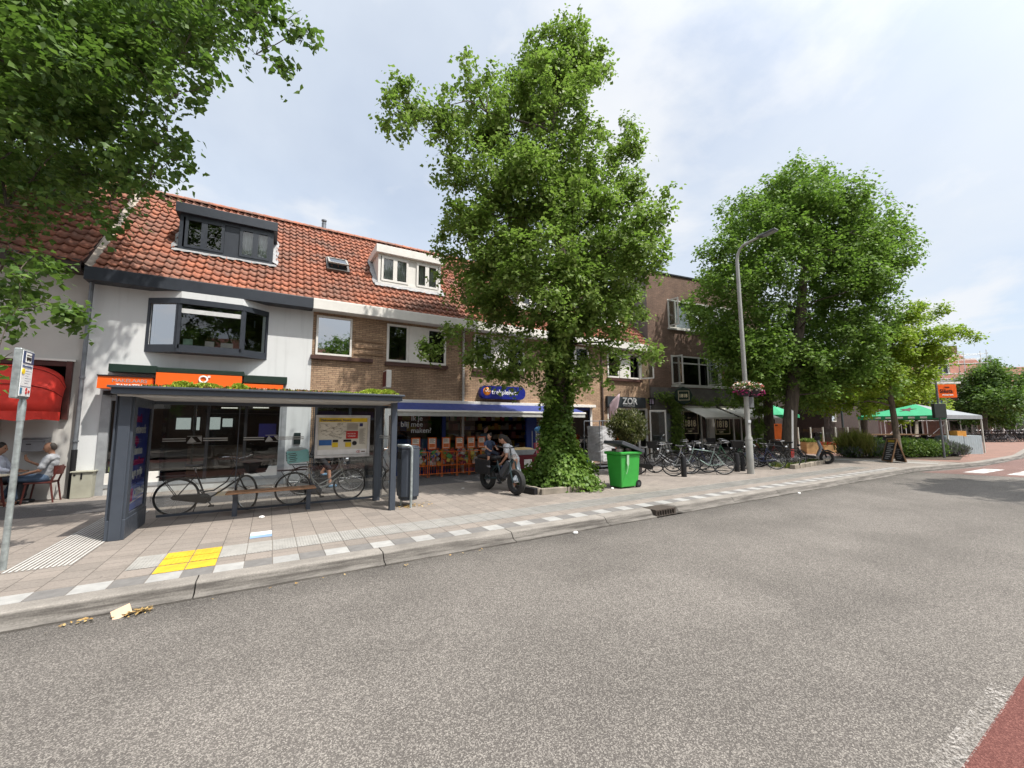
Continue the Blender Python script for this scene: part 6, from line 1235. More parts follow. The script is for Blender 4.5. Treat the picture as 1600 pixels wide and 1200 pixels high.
# ------------------------------------------------------------------ people: one continuous remeshed body, clothing as children
M_skin = mk('skin', (.40, .21, .14), .55, var=.08); M_skin2 = mk('tan_skin', (.30, .155, .095), .55, var=.08); M_hair = mk('dark_hair', (.018, .013, .010), .6, var=.3, vs=30)
def limb(b, pts, rs):
    pts = [Vector(p) for p in pts]; b.tube(pts, rs, 12)
    for p, r in zip(pts, rs): b.ell(p, r, 12, 8)
def remesh(o, vox, smooth=4):
    m = o.modifiers.new('remesh', 'REMESH'); m.mode = 'VOXEL'; m.voxel_size = vox; m.use_smooth_shade = True
    s = o.modifiers.new('smooth', 'SMOOTH'); s.iterations = smooth; s.factor = .5; return o
def cloth_folds(o, amount):
    tx = bpy.data.textures.get('folds') or bpy.data.textures.new('folds', 'CLOUDS'); tx.noise_scale = .09; tx.noise_depth = 2
    d = o.modifiers.new('folds', 'DISPLACE'); d.texture = tx; d.texture_coords = 'GLOBAL'; d.strength = amount; d.mid_level = .45
def hand(b, wrist, dirv, palm_n, k=1.0):
    d = Vector(dirv).normalized(); n = Vector(palm_n); n = (n - d * n.dot(d)).normalized(); s_ = d.cross(n); w_ = Vector(wrist)
    b.obox(w_ + d * .05 * k, (.085 * k, .078 * k, .028 * k), Matrix((d, s_, n)).transposed())
    for i, L in enumerate((.072, .082, .076, .060)):
        a = w_ + d * .088 * k + s_ * (-.030 + .020 * i) * k; m_ = a + d * L * .55 * k + n * .012 * k; b.tube([a, m_, m_ + d * L * .42 * k + n * .028 * k], [.0095 * k, .009 * k, .0075 * k], 7)
    a = w_ + d * .03 * k - s_ * .038 * k; b.tube([a, a + d * .035 * k - s_ * .025 * k + n * .01 * k, a + d * .065 * k - s_ * .030 * k + n * .025 * k], [.012 * k, .011 * k, .009 * k], 7)
def person(label, base, J, k=1.0, skin=M_skin, shirt=None, trousers=None, shoes=None, hair=M_hair, face=(1, 0, 0), sleeve=1.0, legs_bare=False, skirt=None, longhair=False, vox=.013, group=None, hair_cap=True, bald=False):
    """J: joints in world space. Builds body (one surface), hair, shirt, trousers, shoes, eyes."""
    J = {a: Vector(c) for a, c in J.items()}; t = thing('person', base, label, 'person', group)
    b = MB(skin); F = Vector(face).normalized(); U = (J['head'] - J['neck']).normalized(); F = (F - U * F.dot(U)).normalized(); Sd = U.cross(F); H = J['head']; MH = Matrix((F, Sd, U)).transposed()
    up = J['chest'] - J['pelvis']; across = (J['shl'] - J['shr']).normalized()
    limb(b, [J['pelvis'], (J['pelvis'] + J['chest']) / 2, J['chest']], [.125 * k, .115 * k, .13 * k])
    limb(b, [J['shl'], J['chest'] + up.normalized() * .10 * k, J['shr']], [.055 * k, .10 * k, .055 * k]); limb(b, [J['chest'] + up.normalized() * .10 * k, J['neck']], [.07 * k, .052 * k]); limb(b, [J['neck'], H - U * .05 * k], [.052 * k, .05 * k])
    b.ell(H + F * .005 * k, (.098 * k, .076 * k, .118 * k), 16, 12, MH); b.ell(H + F * .055 * k - U * .062 * k, (.045 * k, .052 * k, .05 * k), 10, 8, MH)
    b.tube([H + F * .098 * k + U * .018 * k, H + F * .122 * k - U * .022 * k, H + F * .098 * k - U * .030 * k], [.010 * k, .017 * k, .010 * k], 8)
    for s_ in (-1, 1): b.ell(H + Sd * s_ * .078 * k - F * .005 * k, (.022 * k, .012 * k, .034 * k), 8, 6, MH)
    for s_ in 'lr':
        limb(b, [J['sh' + s_], J['el' + s_], J['wr' + s_]], [.052 * k, .040 * k, .027 * k]); d = J['wr' + s_] - J['el' + s_]; hand(b, J['wr' + s_], J.get('hd' + s_, J['wr' + s_] + d) - J['wr' + s_], J.get('pn' + s_, Vector((0, 0, 1))), k)
        hp = J['pelvis'] + across * (.085 if s_ == 'l' else -.085) * k; limb(b, [hp, J['kn' + s_], J['an' + s_]], [.085 * k, .057 * k, .038 * k]); limb(b, [J['an' + s_] - Vector((0, 0, .03 * k)), J['to' + s_]], [.038 * k, .028 * k])
    o = b.build('body', t); remesh(o, vox * k)
    for s_ in (-1, 1):
        e = MB(mk('eye_dark', (.02, .015, .012), .2)); e.ell(H + F * .089 * k + Sd * s_ * .032 * k + U * .012 * k, .012 * k, 8, 6); e.build('eye', t)
    e = MB(mk('lip', (.28, .09, .07), .5)); e.ell(H + F * .092 * k - U * .058 * k, (.012 * k, .026 * k, .008 * k), 8, 6, MH); e.build('mouth', t)
    hb = MB(hair)
    if not bald: hb.ell(H - F * .018 * k + U * .028 * k, (.100 * k, .086 * k, .112 * k), 16, 10, MH)
    else: hb.ell(H - F * .040 * k + U * .005 * k, (.072 * k, .084 * k, .095 * k), 16, 10, MH)
    if longhair: hb.tube([H - F * .03 * k + U * .04 * k, H - F * .075 * k - U * .06 * k, H - F * .085 * k - U * .20 * k, H - F * .07 * k - U * .30 * k], [.085 * k, .085 * k, .07 * k, .03 * k], 12)
    o = hb.build('hair', t); remesh(o, .012 * k, 2)
    if shirt:
        b = MB(shirt); limb(b, [J['pelvis'] + up * .02, (J['pelvis'] + J['chest']) / 2, J['chest']], [.138 * k, .135 * k, .145 * k]); limb(b, [J['shl'], J['chest'] + up.normalized() * .10 * k, J['shr']], [.068 * k, .112 * k, .068 * k])
        for s_ in 'lr': e = J['sh' + s_].lerp(J['el' + s_], min(1, sleeve)); limb(b, [J['sh' + s_], e] + ([J['el' + s_].lerp(J['wr' + s_], sleeve - 1)] if sleeve > 1 else []), [.068 * k, .060 * k] + ([.042 * k] if sleeve > 1 else []))
        o = remesh(b.build('shirt', t), vox * k); cloth_folds(o, .030 * k)
    if trousers:
        b = MB(trousers); limb(b, [J['pelvis'] - across * .05 * k, J['pelvis'] + across * .05 * k], [.132 * k, .132 * k])
        for s_ in 'lr': hp = J['pelvis'] + across * (.085 if s_ == 'l' else -.085) * k; f = .5 if legs_bare else .92; limb(b, [hp, J['kn' + s_]] + ([J['kn' + s_].lerp(J['an' + s_], f)] if not legs_bare else []), [.098 * k, .072 * k] + ([.056 * k] if not legs_bare else []))
        o = remesh(b.build('trousers', t), vox * k); cloth_folds(o, .026 * k)
    if skirt:
        b = MB(skirt); lo = (J['anl'] + J['anr']) / 2; P_ = J['pelvis']; ax = P_.lerp(lo, .8); vs = []; n = 24
        for i in range(8):
            c = (P_ + up * .1).lerp(ax, i / 7); r = (.13 + .085 * i / 7) * k
            for q in range(n): a = 2 * math.pi * q / n; rr = r * (1 + .07 * math.sin(a * 7) * i / 7); vs.append((c.x + rr * math.cos(a), c.y + rr * math.sin(a) * .9, c.z))
        b.add(vs, [(i * n + q, i * n + (q + 1) % n, (i + 1) * n + (q + 1) % n, (i + 1) * n + q) for i in range(7) for q in range(n)]); o = b.build('skirt', t, smooth=True); o.modifiers.new('thick', 'SOLIDIFY').thickness = .008
    if shoes:
        for s_ in 'lr': b = MB(shoes); limb(b, [J['an' + s_] - Vector((0, 0, .045 * k)), J['to' + s_] + Vector((0, 0, -.002))], [.048 * k, .036 * k]); b.box(*[q for i in range(3) for q in (min(J['an' + s_][i], J['to' + s_][i]) - (.03 if i < 2 else .055) * k, max(J['an' + s_][i], J['to' + s_][i]) + (.03 if i < 2 else -.06) * k)]) if False else None; remesh(b.build('shoe', t), .010 * k, 2)
    return t
M_gshirt = mk('grey_shirt', (.30, .31, .33), .85, var=.12, vs=9); M_jeans = mk('jeans', (.055, .085, .135), .85, var=.2, vs=9); M_pshirt = mk('pale_shirt', (.50, .52, .60), .85, var=.08); M_sand = mk('sandal', (.16, .07, .045), .7)
# man seated at the table, facing left, one hand raised while he talks
x, y = -4.40, 13.50
person('seated man in grey shirt and jeans gesturing at the pavement table', (x, y, GZ), dict(pelvis=(x, y, .68), chest=(x + .10, y, 1.02), neck=(x + .11, y, 1.22), head=(x + .07, y, 1.36), shl=(x + .10, y + -.19, 1.12), shr=(x + .10, y + .19, 1.12), ell=(x + .02, y - .26, .86), wrl=(x - .22, y - .20, .79), elr=(x - .10, y + .24, .92), wrr=(x - .30, y + .12, 1.06), hdr=(x - .36, y + .08, 1.20), pnr=(1, -.3, .2),
    knl=(x - .42, y - .12, .66), knr=(x - .44, y + .12, .70), anl=(x - .36, y - .12, .22), anr=(x - .62, y + .10, .24), tol=(x - .54, y - .14, .165), tor=(x - .80, y + .10, .185)), 1.0, M_skin2, M_gshirt, M_jeans, M_sand, mk('grey_brown_hair', (.05, .042, .036), .6), (-1, -.12, .05), .75, bald=True)
x, y = -5.12, 13.58
person('seated person in pale lilac shirt at the left edge, facing the man', (x, y, GZ), dict(pelvis=(x, y, .68), chest=(x - .04, y, 1.02), neck=(x - .03, y, 1.22), head=(x, y, 1.36), shl=(x - .03, y + .19, 1.12), shr=(x - .03, y - .19, 1.12), ell=(x + .08, y + .24, .90), wrl=(x + .30, y + .14, .85), elr=(x + .10, y - .24, .90), wrr=(x + .32, y - .14, .85),
    knl=(x + .42, y + .12, .66), knr=(x + .42, y - .12, .66), anl=(x + .36, y + .12, .22), anr=(x + .36, y - .12, .22), tol=(x + .54, y + .13, .165), tor=(x + .54, y - .13, .165)), 1.0, M_skin2, M_pshirt, mk('dark_trousers', (.03, .032, .04), .85), M_black, M_hair, (1, -.1, 0), 1.5)
# woman bending over the fat-tyred bike, facing the child
x, y = 5.62, 9.62
ux, uy = math.cos(ang), math.sin(ang)          # the bike's forward direction
wb = Vector((FX + ux * .10 + .42, FY + uy * .10 + .12, 0)); LV = Vector((-.86, .51, 0)); SV = Vector((-.51, -.86, 0))
def W(l, s_, z): return wb + LV * l + SV * s_ + Vector((0, 0, z))
person('dark-haired woman in white top and pale skirt leaning over the bike', (wb.x, wb.y, GZ), dict(pelvis=W(0, 0, .92), chest=W(.16, 0, 1.18), neck=W(.24, 0, 1.36), head=W(.33, .0, 1.46), shl=W(.20, .18, 1.27), shr=W(.20, -.18, 1.27), ell=W(.22, .26, 1.02), wrl=W(.34, .16, .86), elr=W(.30, -.22, 1.04), wrr=W(.46, -.10, .92),
    knl=W(.05, .10, .54), knr=W(.05, -.10, .54), anl=W(.0, .09, .21), anr=W(-.02, -.10, .21), tol=W(.13, .10, .155), tor=W(.11, -.11, .155)), .95, M_skin, mk('white_top', (.50, .51, .53), .85, var=.1), None, M_sand, M_hair, (-.86, .51, -.35), .55, skirt=mk('pale_skirt', (.36, .40, .45), .85, var=.1, vs=12), longhair=True)
cp = Vector((FX - ux * .52, FY - uy * .52, 0)); BV = Vector((ux, uy, 0)); CV = Vector((-uy, ux, 0))
def Wc(f, s_, z): return cp + BV * f + CV * s_ + Vector((0, 0, z))
person('small child in dark blue clothes sitting on the rear of the bike', (cp.x, cp.y, 1.02), dict(pelvis=Wc(.0, 0, 1.12), chest=Wc(.0, 0, 1.30), neck=Wc(.01, 0, 1.42), head=Wc(.02, 0, 1.53), shl=Wc(.0, .12, 1.36), shr=Wc(.0, -.12, 1.36), ell=Wc(.10, .16, 1.24), wrl=Wc(.22, .10, 1.20), elr=Wc(.08, -.17, 1.24), wrr=Wc(.20, -.14, 1.18), knl=Wc(.20, .14, 1.06), knr=Wc(.20, -.15, 1.06), anl=Wc(.20, .17, .80), anr=Wc(.20, -.18, .80), tol=Wc(.29, .18, .76), tor=Wc(.29, -.19, .76)), .66, M_skin, mk('navy_shirt', (.03, .045, .085), .85), mk('navy_shorts', (.025, .03, .05), .85), mk('grey_shoe', (.2, .2, .22), .7), M_hair, (-.8, -.3, 0), .5, legs_bare=True)
# cyclist passing behind the shelter, mostly hidden by the map case
k3 = dup(pr['dutch'], (1.30, 11.45, GZ), R_(4), 'dark bicycle being ridden behind the map case'); k3['group'] = ''; del k3['group']; recolor(k3, 'frame', M_bgrey)
x, y = 1.02, 11.45
person('cyclist in dark clothes behind the map case, lower leg and blue shoe showing', (x, y, 1.07), dict(pelvis=(x, y, 1.14), chest=(x + .10, y, 1.46), neck=(x + .14, y, 1.66), head=(x + .18, y, 1.80), shl=(x + .12, y + .18, 1.56), shr=(x + .12, y - .18, 1.56), ell=(x + .28, y + .24, 1.34), wrl=(x + .45, y + .27, 1.20), elr=(x + .28, y - .24, 1.34), wrr=(x + .45, y - .27, 1.20), knl=(x + .36, y + .10, .98), knr=(x + .30, y - .10, .76), anl=(x + .16, y + .14, .62), anr=(x + .34, y - .14, .36), tol=(x + .29, y + .15, .585), tor=(x + .47, y - .15, .315)), 1.0, M_skin, mk('black_shirt', (.02, .02, .024), .85), mk('black_shorts', (.02, .02, .025), .85), mk('blue_shoe', (.08, .17, .28), .7), M_hair, (1, 0, 0), .6, legs_bare=True)
# shopper in the drugstore doorway and distant people
x, y = 7.6, 14.6
def standing(lab, x, y, k, shirt, tr, f=(0, -1, 0), group=None, vox=.018, z0=GZ):
    fx, fy = Vector(f[:2] + (0,)).normalized()[:2]; sx, sy = -fy, fx
    def q(a, s_, z): return (x + fx * a * k + sx * s_ * k, y + fy * a * k + sy * s_ * k, z0 + z * k)
    return person(lab, (x, y, z0), dict(pelvis=q(0, 0, .93), chest=q(0, 0, 1.25), neck=q(0, 0, 1.46), head=q(.03, 0, 1.61), shl=q(0, .19, 1.37), shr=q(0, -.19, 1.37), ell=q(.02, .25, 1.10), wrl=q(.14, .22, .90), elr=q(.0, -.25, 1.10), wrr=q(.10, -.24, .86), knl=q(.05, .09, .50), knr=q(-.02, -.09, .50), anl=q(.02, .10, .09), anr=q(-.10, -.10, .09), tol=q(.15, .11, .035), tor=q(.03, -.11, .035)), k, M_skin, shirt, tr, M_black, M_hair, f, 1.6, vox=vox, group=group)
standing('shopper in dark blue-grey jacket standing in the drugstore doorway', 6.98, 13.75, .97, mk('slate_jacket', (.06, .08, .10), .85), M_black, (.4, -1, 0))
p = at_d(1577, 690, 52); standing('far person in pale pink top beyond the crossing', p.x, p.y, 1.0, mk('pink_top', (.5, .3, .26), .85), M_jeans, (-1, 0, 0), None, .03)
p = at_d(1587, 690, 54); standing('far person in white top near the right edge beyond the crossing', p.x, p.y, 1.0, M_pshirt, M_black, (-1, .2, 0), None, .03)

# ------------------------------------------------------------------ the square on the right
M_green = mk('parasol_green', (.03, .30, .14), .7, var=.1, vs=2); M_gfr = mk('pale_post', (.55, .55, .50), .6)
t = thing('marquee', at_d(1437, 690, 24.5), 'large green canopy tent with a star over the terrace', 'marquee', rz=R_(-8)); t.location.z = GZ
s_ = 2.05; b = MB(M_green); Hh = 2.14; A = [(-s_, -s_, Hh), (s_, -s_, Hh), (s_, s_, Hh), (-s_, s_, Hh)]; b.use(mk('canopy_silver', (.22, .235, .25), .6)).face(A[0], A[1], (0, 0, 2.86)); b.use(M_green).face(A[2], A[3], (0, 0, 2.86)); b.face(A[3], A[0], (0, 0, 2.86)); b.face(A[1], A[2], (0, 0, 2.86)); o = b.build('canopy', t, world=False); o.modifiers.new('thick', 'SOLIDIFY').thickness = .012
b = MB(M_green)
for i in range(4): p_, q_ = A[i], A[(i + 1) % 4]; b.use(MATS['canopy_silver'] if i == 0 else M_green); b.face(p_, q_, (q_[0], q_[1], Hh - .20), (p_[0], p_[1], Hh - .20))
o = b.build('valance', t, world=False); o.modifiers.new('thick', 'SOLIDIFY').thickness = .008
b = MB(M_wl)
for k in range(7): b.box(-s_ - .012, -s_ - .006, -1.8 + k * .53, -1.8 + k * .53 + .30, Hh - .15, Hh - .05)
b.use(mk('star_dark', (.08, .03, .035), .7)); c = Vector((-1.0, 0, Hh + .385)); Mz = Matrix.Rotation(R_(-90), 3, 'Z') @ Matrix.Rotation(math.atan2(.72, s_), 3, 'X'); b.prism([c + Mz @ Vector(((.42 if i % 2 == 0 else .17) * math.sin(i * math.pi / 5), (.42 if i % 2 == 0 else .17) * math.cos(i * math.pi / 5), 0)) for i in range(10)], (0, 0, .012)); b.build('star', t, world=False)
for x, y in ((-s_, -s_), (s_, -s_), (s_, s_), (-s_, s_)): MB(M_gfr).box(x * .98 - .03, x * .98 + .03, y * .98 - .03, y * .98 + .03, 0, Hh).build('leg', t, world=False)
t = thing('parasol', at_d(1213, 700, 27), 'smaller green parasol left of the right tree trunk', 'parasol'); t.location.z = GZ; b = MB(M_green); n = 8; b.add([(0, 0, 2.95)] + [(1.5 * math.cos(2 * math.pi * k / n), 1.5 * math.sin(2 * math.pi * k / n), 2.3) for k in range(n)] + [(1.5 * math.cos(2 * math.pi * k / n), 1.5 * math.sin(2 * math.pi * k / n), 2.1) for k in range(n)], [(0, 1 + k, 1 + (k + 1) % n) for k in range(n)] + [(1 + k, 9 + k, 9 + (k + 1) % n, 1 + (k + 1) % n) for k in range(n)]); b.build('canopy', t, world=False); b = MB(M_black); b.tube([(0, 0, 0), (0, 0, 2.9)], .03, 8); b.build('pole', t, world=False)
t = thing('orange_banner', at_d(1213, 700, 24), 'orange upright banner board beside the bicycles left of the tree', 'banner', rz=R_(-45)); t.location.z = GZ; b = MB(mk('banner_orange', (.62, .12, .015), .6)); b.box(-.36, .36, -.02, .02, .75, 1.72); b.build('board', t, world=False); b = MB(M_black); b.box(-.30, .30, -.16, .16, 0, .74); b.box(-.2, -.05, -.024, -.021, 1.6, 1.66); b.box(.02, .15, -.024, -.021, 1.6, 1.66); b.build('base', t, world=False)
# glass wind screens with white posts
t = thing('glass_screen', at_d(1300, 690, 25.5), 'row of clear wind screens with white posts round the terrace', 'glass screen'); t.location.z = GZ; base = t.location.copy(); OFF[t.name] = base.copy()
b = MB(M_gfr); g2 = MB(M_clear); pl = [at_d(1248 + 19.5 * k, 690, 25.5 + .2 * k) for k in range(6)]
for p in pl: b.box(p.x - .035, p.x + .035, p.y - .035, p.y + .035, GZ, 1.62)
for p, q in zip(pl[:-1], pl[1:]): b.tube([(p.x, p.y, .62), (q.x, q.y, .62)], .03, 6); g2.face((p.x, p.y, .66), (q.x, q.y, .66), (q.x, q.y, 1.58), (p.x, p.y, 1.58))
b.build('post', t); g2.build('pane', t)
# wooden planters
M_pine = mk('pine_boards', (.62, .40, .19), .7, var=.15, vs=5)
for i, (px, py, w_, h, lab, fl_) in enumerate(((1264, 706, .62, .66, 'pine planter box partly hidden behind the scooter', 0), (1292, 709, .70, .48, 'low pine planter with red flowers right of the scooter', 1), (1316, 706, .66, .66, 'tall pine planter with pale grasses, third from the tree', 2), (1338, 703, .6, .55, 'small pine planter next to the ornamental grass', 2), (1352, 702, .5, .8, 'narrow pine box under the black terrace rail', 2))):
    p = at_d(px, 690, 23.5 + .4 * i); p.z = GZ; t = thing('wooden_planter', p, lab, 'planter', 'pine planters on the terrace', rz=R_(-38)); b = MB(M_pine); a = w_ / 2
    for k in range(5): z = h * k / 5; b.box(-a, a, -a, a, z + .004, z + h / 5 - .004)
    b.build('box', t, world=False)
    n = 260; P = np.stack([NR.uniform(-a, a, n) * .9, NR.uniform(-a, a, n) * .9, np.full(n, h)], 1)
    OFF[t.name] = Vector((0, 0, 0)); tuft_mesh('plants', P, .22 if fl_ != 1 else .16, .06, [leafmat('planter_leaf', (.10, .17, .04), (.22, .28, .08), .3)] if fl_ != 1 else [mk('petal_red', (.55, .05, .04), .6), MATS['petal_red'], leafmat('planter_leaf_dark', (.06, .11, .03), (.10, .15, .04), .3)], t, None, 2, .05, .6)
# flower bed with grasses and shrubs at the corner
def shrub(name, px, d, r, h, mats, lab, cat='shrub', n=900, sz=(.10, .05), grp=None, lean=.7, z=GZ):
    p = at_d(px, 690, d); p.z = z; t = thing(name, p, lab, cat, grp); b = MB(mk('twig', (.08, .06, .04), .9))
    for k in range(6): a = k * 1.05; b.tube([(p.x, p.y, z), (p.x + math.cos(a) * r * .6, p.y + math.sin(a) * r * .6, z + h * .8)], [.015, .005], 5)
    b.build('stem', t)
    P = NR.normal(0, 1, (n, 3)); P /= np.linalg.norm(P, axis=1)[:, None]; P = P * (NR.uniform(.2, 1, (n, 1)) ** .5) * [r, r, h * .55]; P *= (1 + .2 * np.sin(P[:, :1] / r * 5 + P[:, 1:2] / r * 4)); P += [p.x, p.y, z + h * .5]; P[:, 2] = np.maximum(P[:, 2], z + .02); tuft_mesh('foliage', P, sz[0], sz[1], mats, t, None, 2, .03, lean); return t
L_dk = leafmat('shrub_leaf', (.04, .09, .02), (.09, .16, .03), .25); L_gr = leafmat('grass_blade', (.14, .15, .03), (.24, .22, .06), .3); L_lav = leafmat('lavender', (.10, .12, .10), (.17, .14, .20), .2)
BDG = 'plants in the corner flower bed'
shrub('ornamental_grass', 1336, 20.8, .75, 1.0, [L_gr], 'tall yellow-green ornamental grass at left end of the corner bed', 'grass clump', 1300, (.5, .03), BDG, .35); shrub('ornamental_grass', 1326, 20.6, .55, .55, [L_dk, L_lav], 'low grey-green clump at the left tip of the corner bed', 'plant', 700, (.12, .05), BDG)
shrub('lavender', 1362, 20.6, .60, .70, [L_lav, L_dk], 'lavender clump between the grass and the chalkboard', 'plant', 800, (.2, .03), BDG, .4); shrub('bush', 1372, 21.2, .45, .9, [L_dk], 'small bright bush just left of the chalkboard', 'bush', 700, (.1, .06), BDG)
for i, px in enumerate((1412, 1428, 1443, 1458)): shrub('bush', px, 20.4 + .15 * i, .62, .95 - .06 * i, [L_dk, leafmat('bush_bright', (.09, .16, .03), (.18, .26, .05), .3)], ['round green bush right of the chalkboard', 'round green bush below the green marquee, second from the chalkboard', 'green bush before the grey marquee side', 'green bush just left of the thin sign pole'][i], 'bush', 900, (.10, .06), BDG)
for i, px in enumerate((1470, 1484, 1494)): shrub('lavender', px, 20.9 + .1 * i, .50, .75 - .1 * i, [L_lav], ['lavender at the foot of the thin sign pole', 'lavender in front of the first blue-grey panel', 'lavender at the right tip of the corner bed'][i], 'plant', 700, (.18, .03), BDG, .4)
sheet('flower_bed', [(at_z(a, c).x, at_z(a, c).y) for a, c in ((1318, 712), (1340, 716), (1500, 719), (1505, 714), (1450, 706), (1330, 706))], .145, mk('bed_soil', (.07, .05, .035), .95))
sheet('white_band', [(at_z(a, c).x, at_z(a, c).y) for a, c in ((1290, 718), (1440, 724.6), (1466, 725.2), (1466, 723.8), (1440, 722.6), (1290, 716))], .137, M_gt)
# chalkboard, terrace rail, poles, panels
p = at_d(1394, 690, 17.9); p.z = GZ; t = thing('chalkboard', p, 'black A-frame chalkboard with wooden edges under the slim tree', 'chalkboard', rz=R_(-46))
M_brw = mk('brown_wood', (.22, .13, .07), .6); OFF[t.name] = Vector((0, 0, 0))
for s_, nm in ((-1, 'front'), (1, 'rear')):
    Mb = Matrix.Rotation(s_ * R_(15), 3, 'Y'); b = MB(mk('slate_board', (.02, .022, .026), .6)); c = Vector((s_ * -.0, 0, 1.02)); b.obox(c + Mb @ Vector((0, 0, -.50)), (.02, .62, .98), Mb); bo = b.build('board', t, world=False)
    b = MB(M_brw); [b.obox(c + Mb @ Vector((s_ * -.0, y, -.50)), (.04, .05, 1.05), Mb) for y in (-.33, .33)]; [b.obox(c + Mb @ Vector((0, 0, z)), (.04, .62, .05), Mb) for z in (.0, -1.0)]; b.build('frame', bo, world=False)
    if s_ == -1 or True:
        b = MB(mk('chalk', (.5, .52, .55), .9)); [b.obox(c + Mb @ Vector((.0, .05 * ((k * 7) % 3 - 1), -.2 - .085 * k)), (.028, .42 - .08 * (k % 3), .028), Mb) for k in range(9)]; b.use(mk('chalk_yellow', (.5, .36, .03), .9)).obox(c + Mb @ Vector((.0, 0, -.1)), (.028, .45, .10), Mb); b.build('chalk_writing', bo, world=False)
t = thing('terrace_rail', at_d(1385, 690, 23), 'black terrace bar table with a long shelf behind the chalkboard', 'bar table', rz=R_(-33)); t.location.z = GZ; OFF[t.name] = Vector((0, 0, 0)); b = MB(M_brw); b.box(-1.6, 3.2, -.2, .2, 1.05, 1.11); b.build('tabletop', t, world=False); b = MB(M_black)
for x in (-1.5, -.3, .9, 2.1, 3.1): b.box(x - .05, x + .05, -.15, .15, 0, 1.05)
b.box(-1.6, 3.2, -.05, .05, .45, .95); b.build('frame', t, world=False)
t = thing('terrace_bench', at_d(1418, 690, 23.4), 'grey bar front under the marquee', 'bar', rz=R_(-33)); t.location.z = GZ; OFF[t.name] = Vector((0, 0, 0)); b = MB(mk('slate_blue', (.10, .13, .15), .6)); b.box(-1.0, .1, -.2, .2, 0, 1.06); b.build('front', t, world=False); b = MB(M_brw); b.box(-1.05, .15, -.25, .25, 1.06, 1.11); b.build('top', t, world=False)
M_lb2 = mk('pale_blue_paint', (.36, .43, .46), .6, var=.08)
for i, (px, d, w_, lab) in enumerate(((1485, 22.3, .95, 'pale blue-grey panel planter left of its twin at the corner'), (1513, 22.8, 1.0, 'pale blue-grey panel planter nearest the crossing'))):
    p = at_d(px, 690, d); p.z = GZ; t = thing('panel_planter', p, lab, 'planter', 'blue-grey panel planters', rz=R_(-30)); OFF[t.name] = Vector((0, 0, 0)); b = MB(M_lb2)
    for k in range(8): b.box(-w_ / 2 + w_ * k / 8 + .004, -w_ / 2 + w_ * (k + 1) / 8 - .004, -.25, .25, 0, 1.02)
    b.build('panel', t, world=False); b = MB(mk('slate_blue', (.10, .13, .15), .6)); b.box(-w_ / 2 - .1, -w_ / 2 - .002, -.25, .25, 0, 1.0); b.build('end_panel', t, world=False)
p = at_z(1476, 716); t = thing('sign_pole', p, 'thin grey pole with a dark box sign and an orange restaurant sign', 'sign pole'); b = MB(M_zinc); b.tube([p, p + Vector((-.05, 0, 3.2)), p + Vector((-.12, 0, 5.4))], .045, 8); b.build('pole', t)
Mq = Matrix.Rotation(R_(-36), 3, 'Z'); dp = p.copy()
b = MB(mk('box_dark', (.035, .045, .042), .5)); b.obox((p.x - .05, p.y, 2.45), (.55, .16, .72), Mq); b.build('dark_box', t, bevel=.02)
b = MB(M_or); c = Vector((p.x, p.y, 3.42)) + Mq @ Vector((.42, 0, 0)); b.obox(c, (.85, .10, .66), Mq); ob = b.build('orange_sign', t, bevel=.02)
b = MB(M_black); text(b, 'Siësta', .26, c + Mq @ Vector((-.36, -.056, -.08)), Mq @ Vector((1, 0, 0)), (0, 0, 1), bold=.004); b.obox(c + Mq @ Vector((0, -.055, .19)), (.2, .008, .05), Mq); b.use(M_wl); text(b, 'restaurant', .12, c + Mq @ Vector((-.26, -.056, -.22)), Mq @ Vector((1, 0, 0)), (0, 0, 1), bold=.003); b.build('lettering', ob)
b = MB(M_wl); b.obox(c + Mq @ Vector((.0, 0, .42)), (1.3, .1, .09), Mq); b.build('lamp_bar', ob)
p = at_d(1319, 690, 27); p.z = GZ; t = thing('square_lamp', p, 'slim dark lamp post with round head on the terrace', 'street lamp'); b = MB(mk('lamp_dark', (.05, .06, .065), .5)); b.tube([p, p + Vector((0, 0, 3.6))], [.07, .05], 10); b.build('pole', t); b = MB(mk('lamp_globe', (.4, .42, .42), .3)); b.ell(p + Vector((-.16, 0, 3.4)), .17, 14, 10); b.build('lamp_head', t, smooth=True)
p = at_d(1470, 690, 21.3); p.z = GZ; t = thing('orange_tub', at_z(1500, 706), 'orange box standing on the edge of the blue-grey panels', 'box'); q = at_d(1497, 680, 22.4); OFF[t.name] = t.location.copy(); b = MB(mk('tub_orange', (.55, .26, .05), .6)); b.obox((q.x, q.y, 1.26), (.5, .4, .3), Matrix.Rotation(R_(-30), 3, 'Z')); b.build('body', t); b = MB(mk('slate_blue', (.10, .13, .15), .6)); b.obox((q.x, q.y, .62), (.2, .2, .98), Matrix.Rotation(R_(-30), 3, 'Z')); b.build('stand', t)
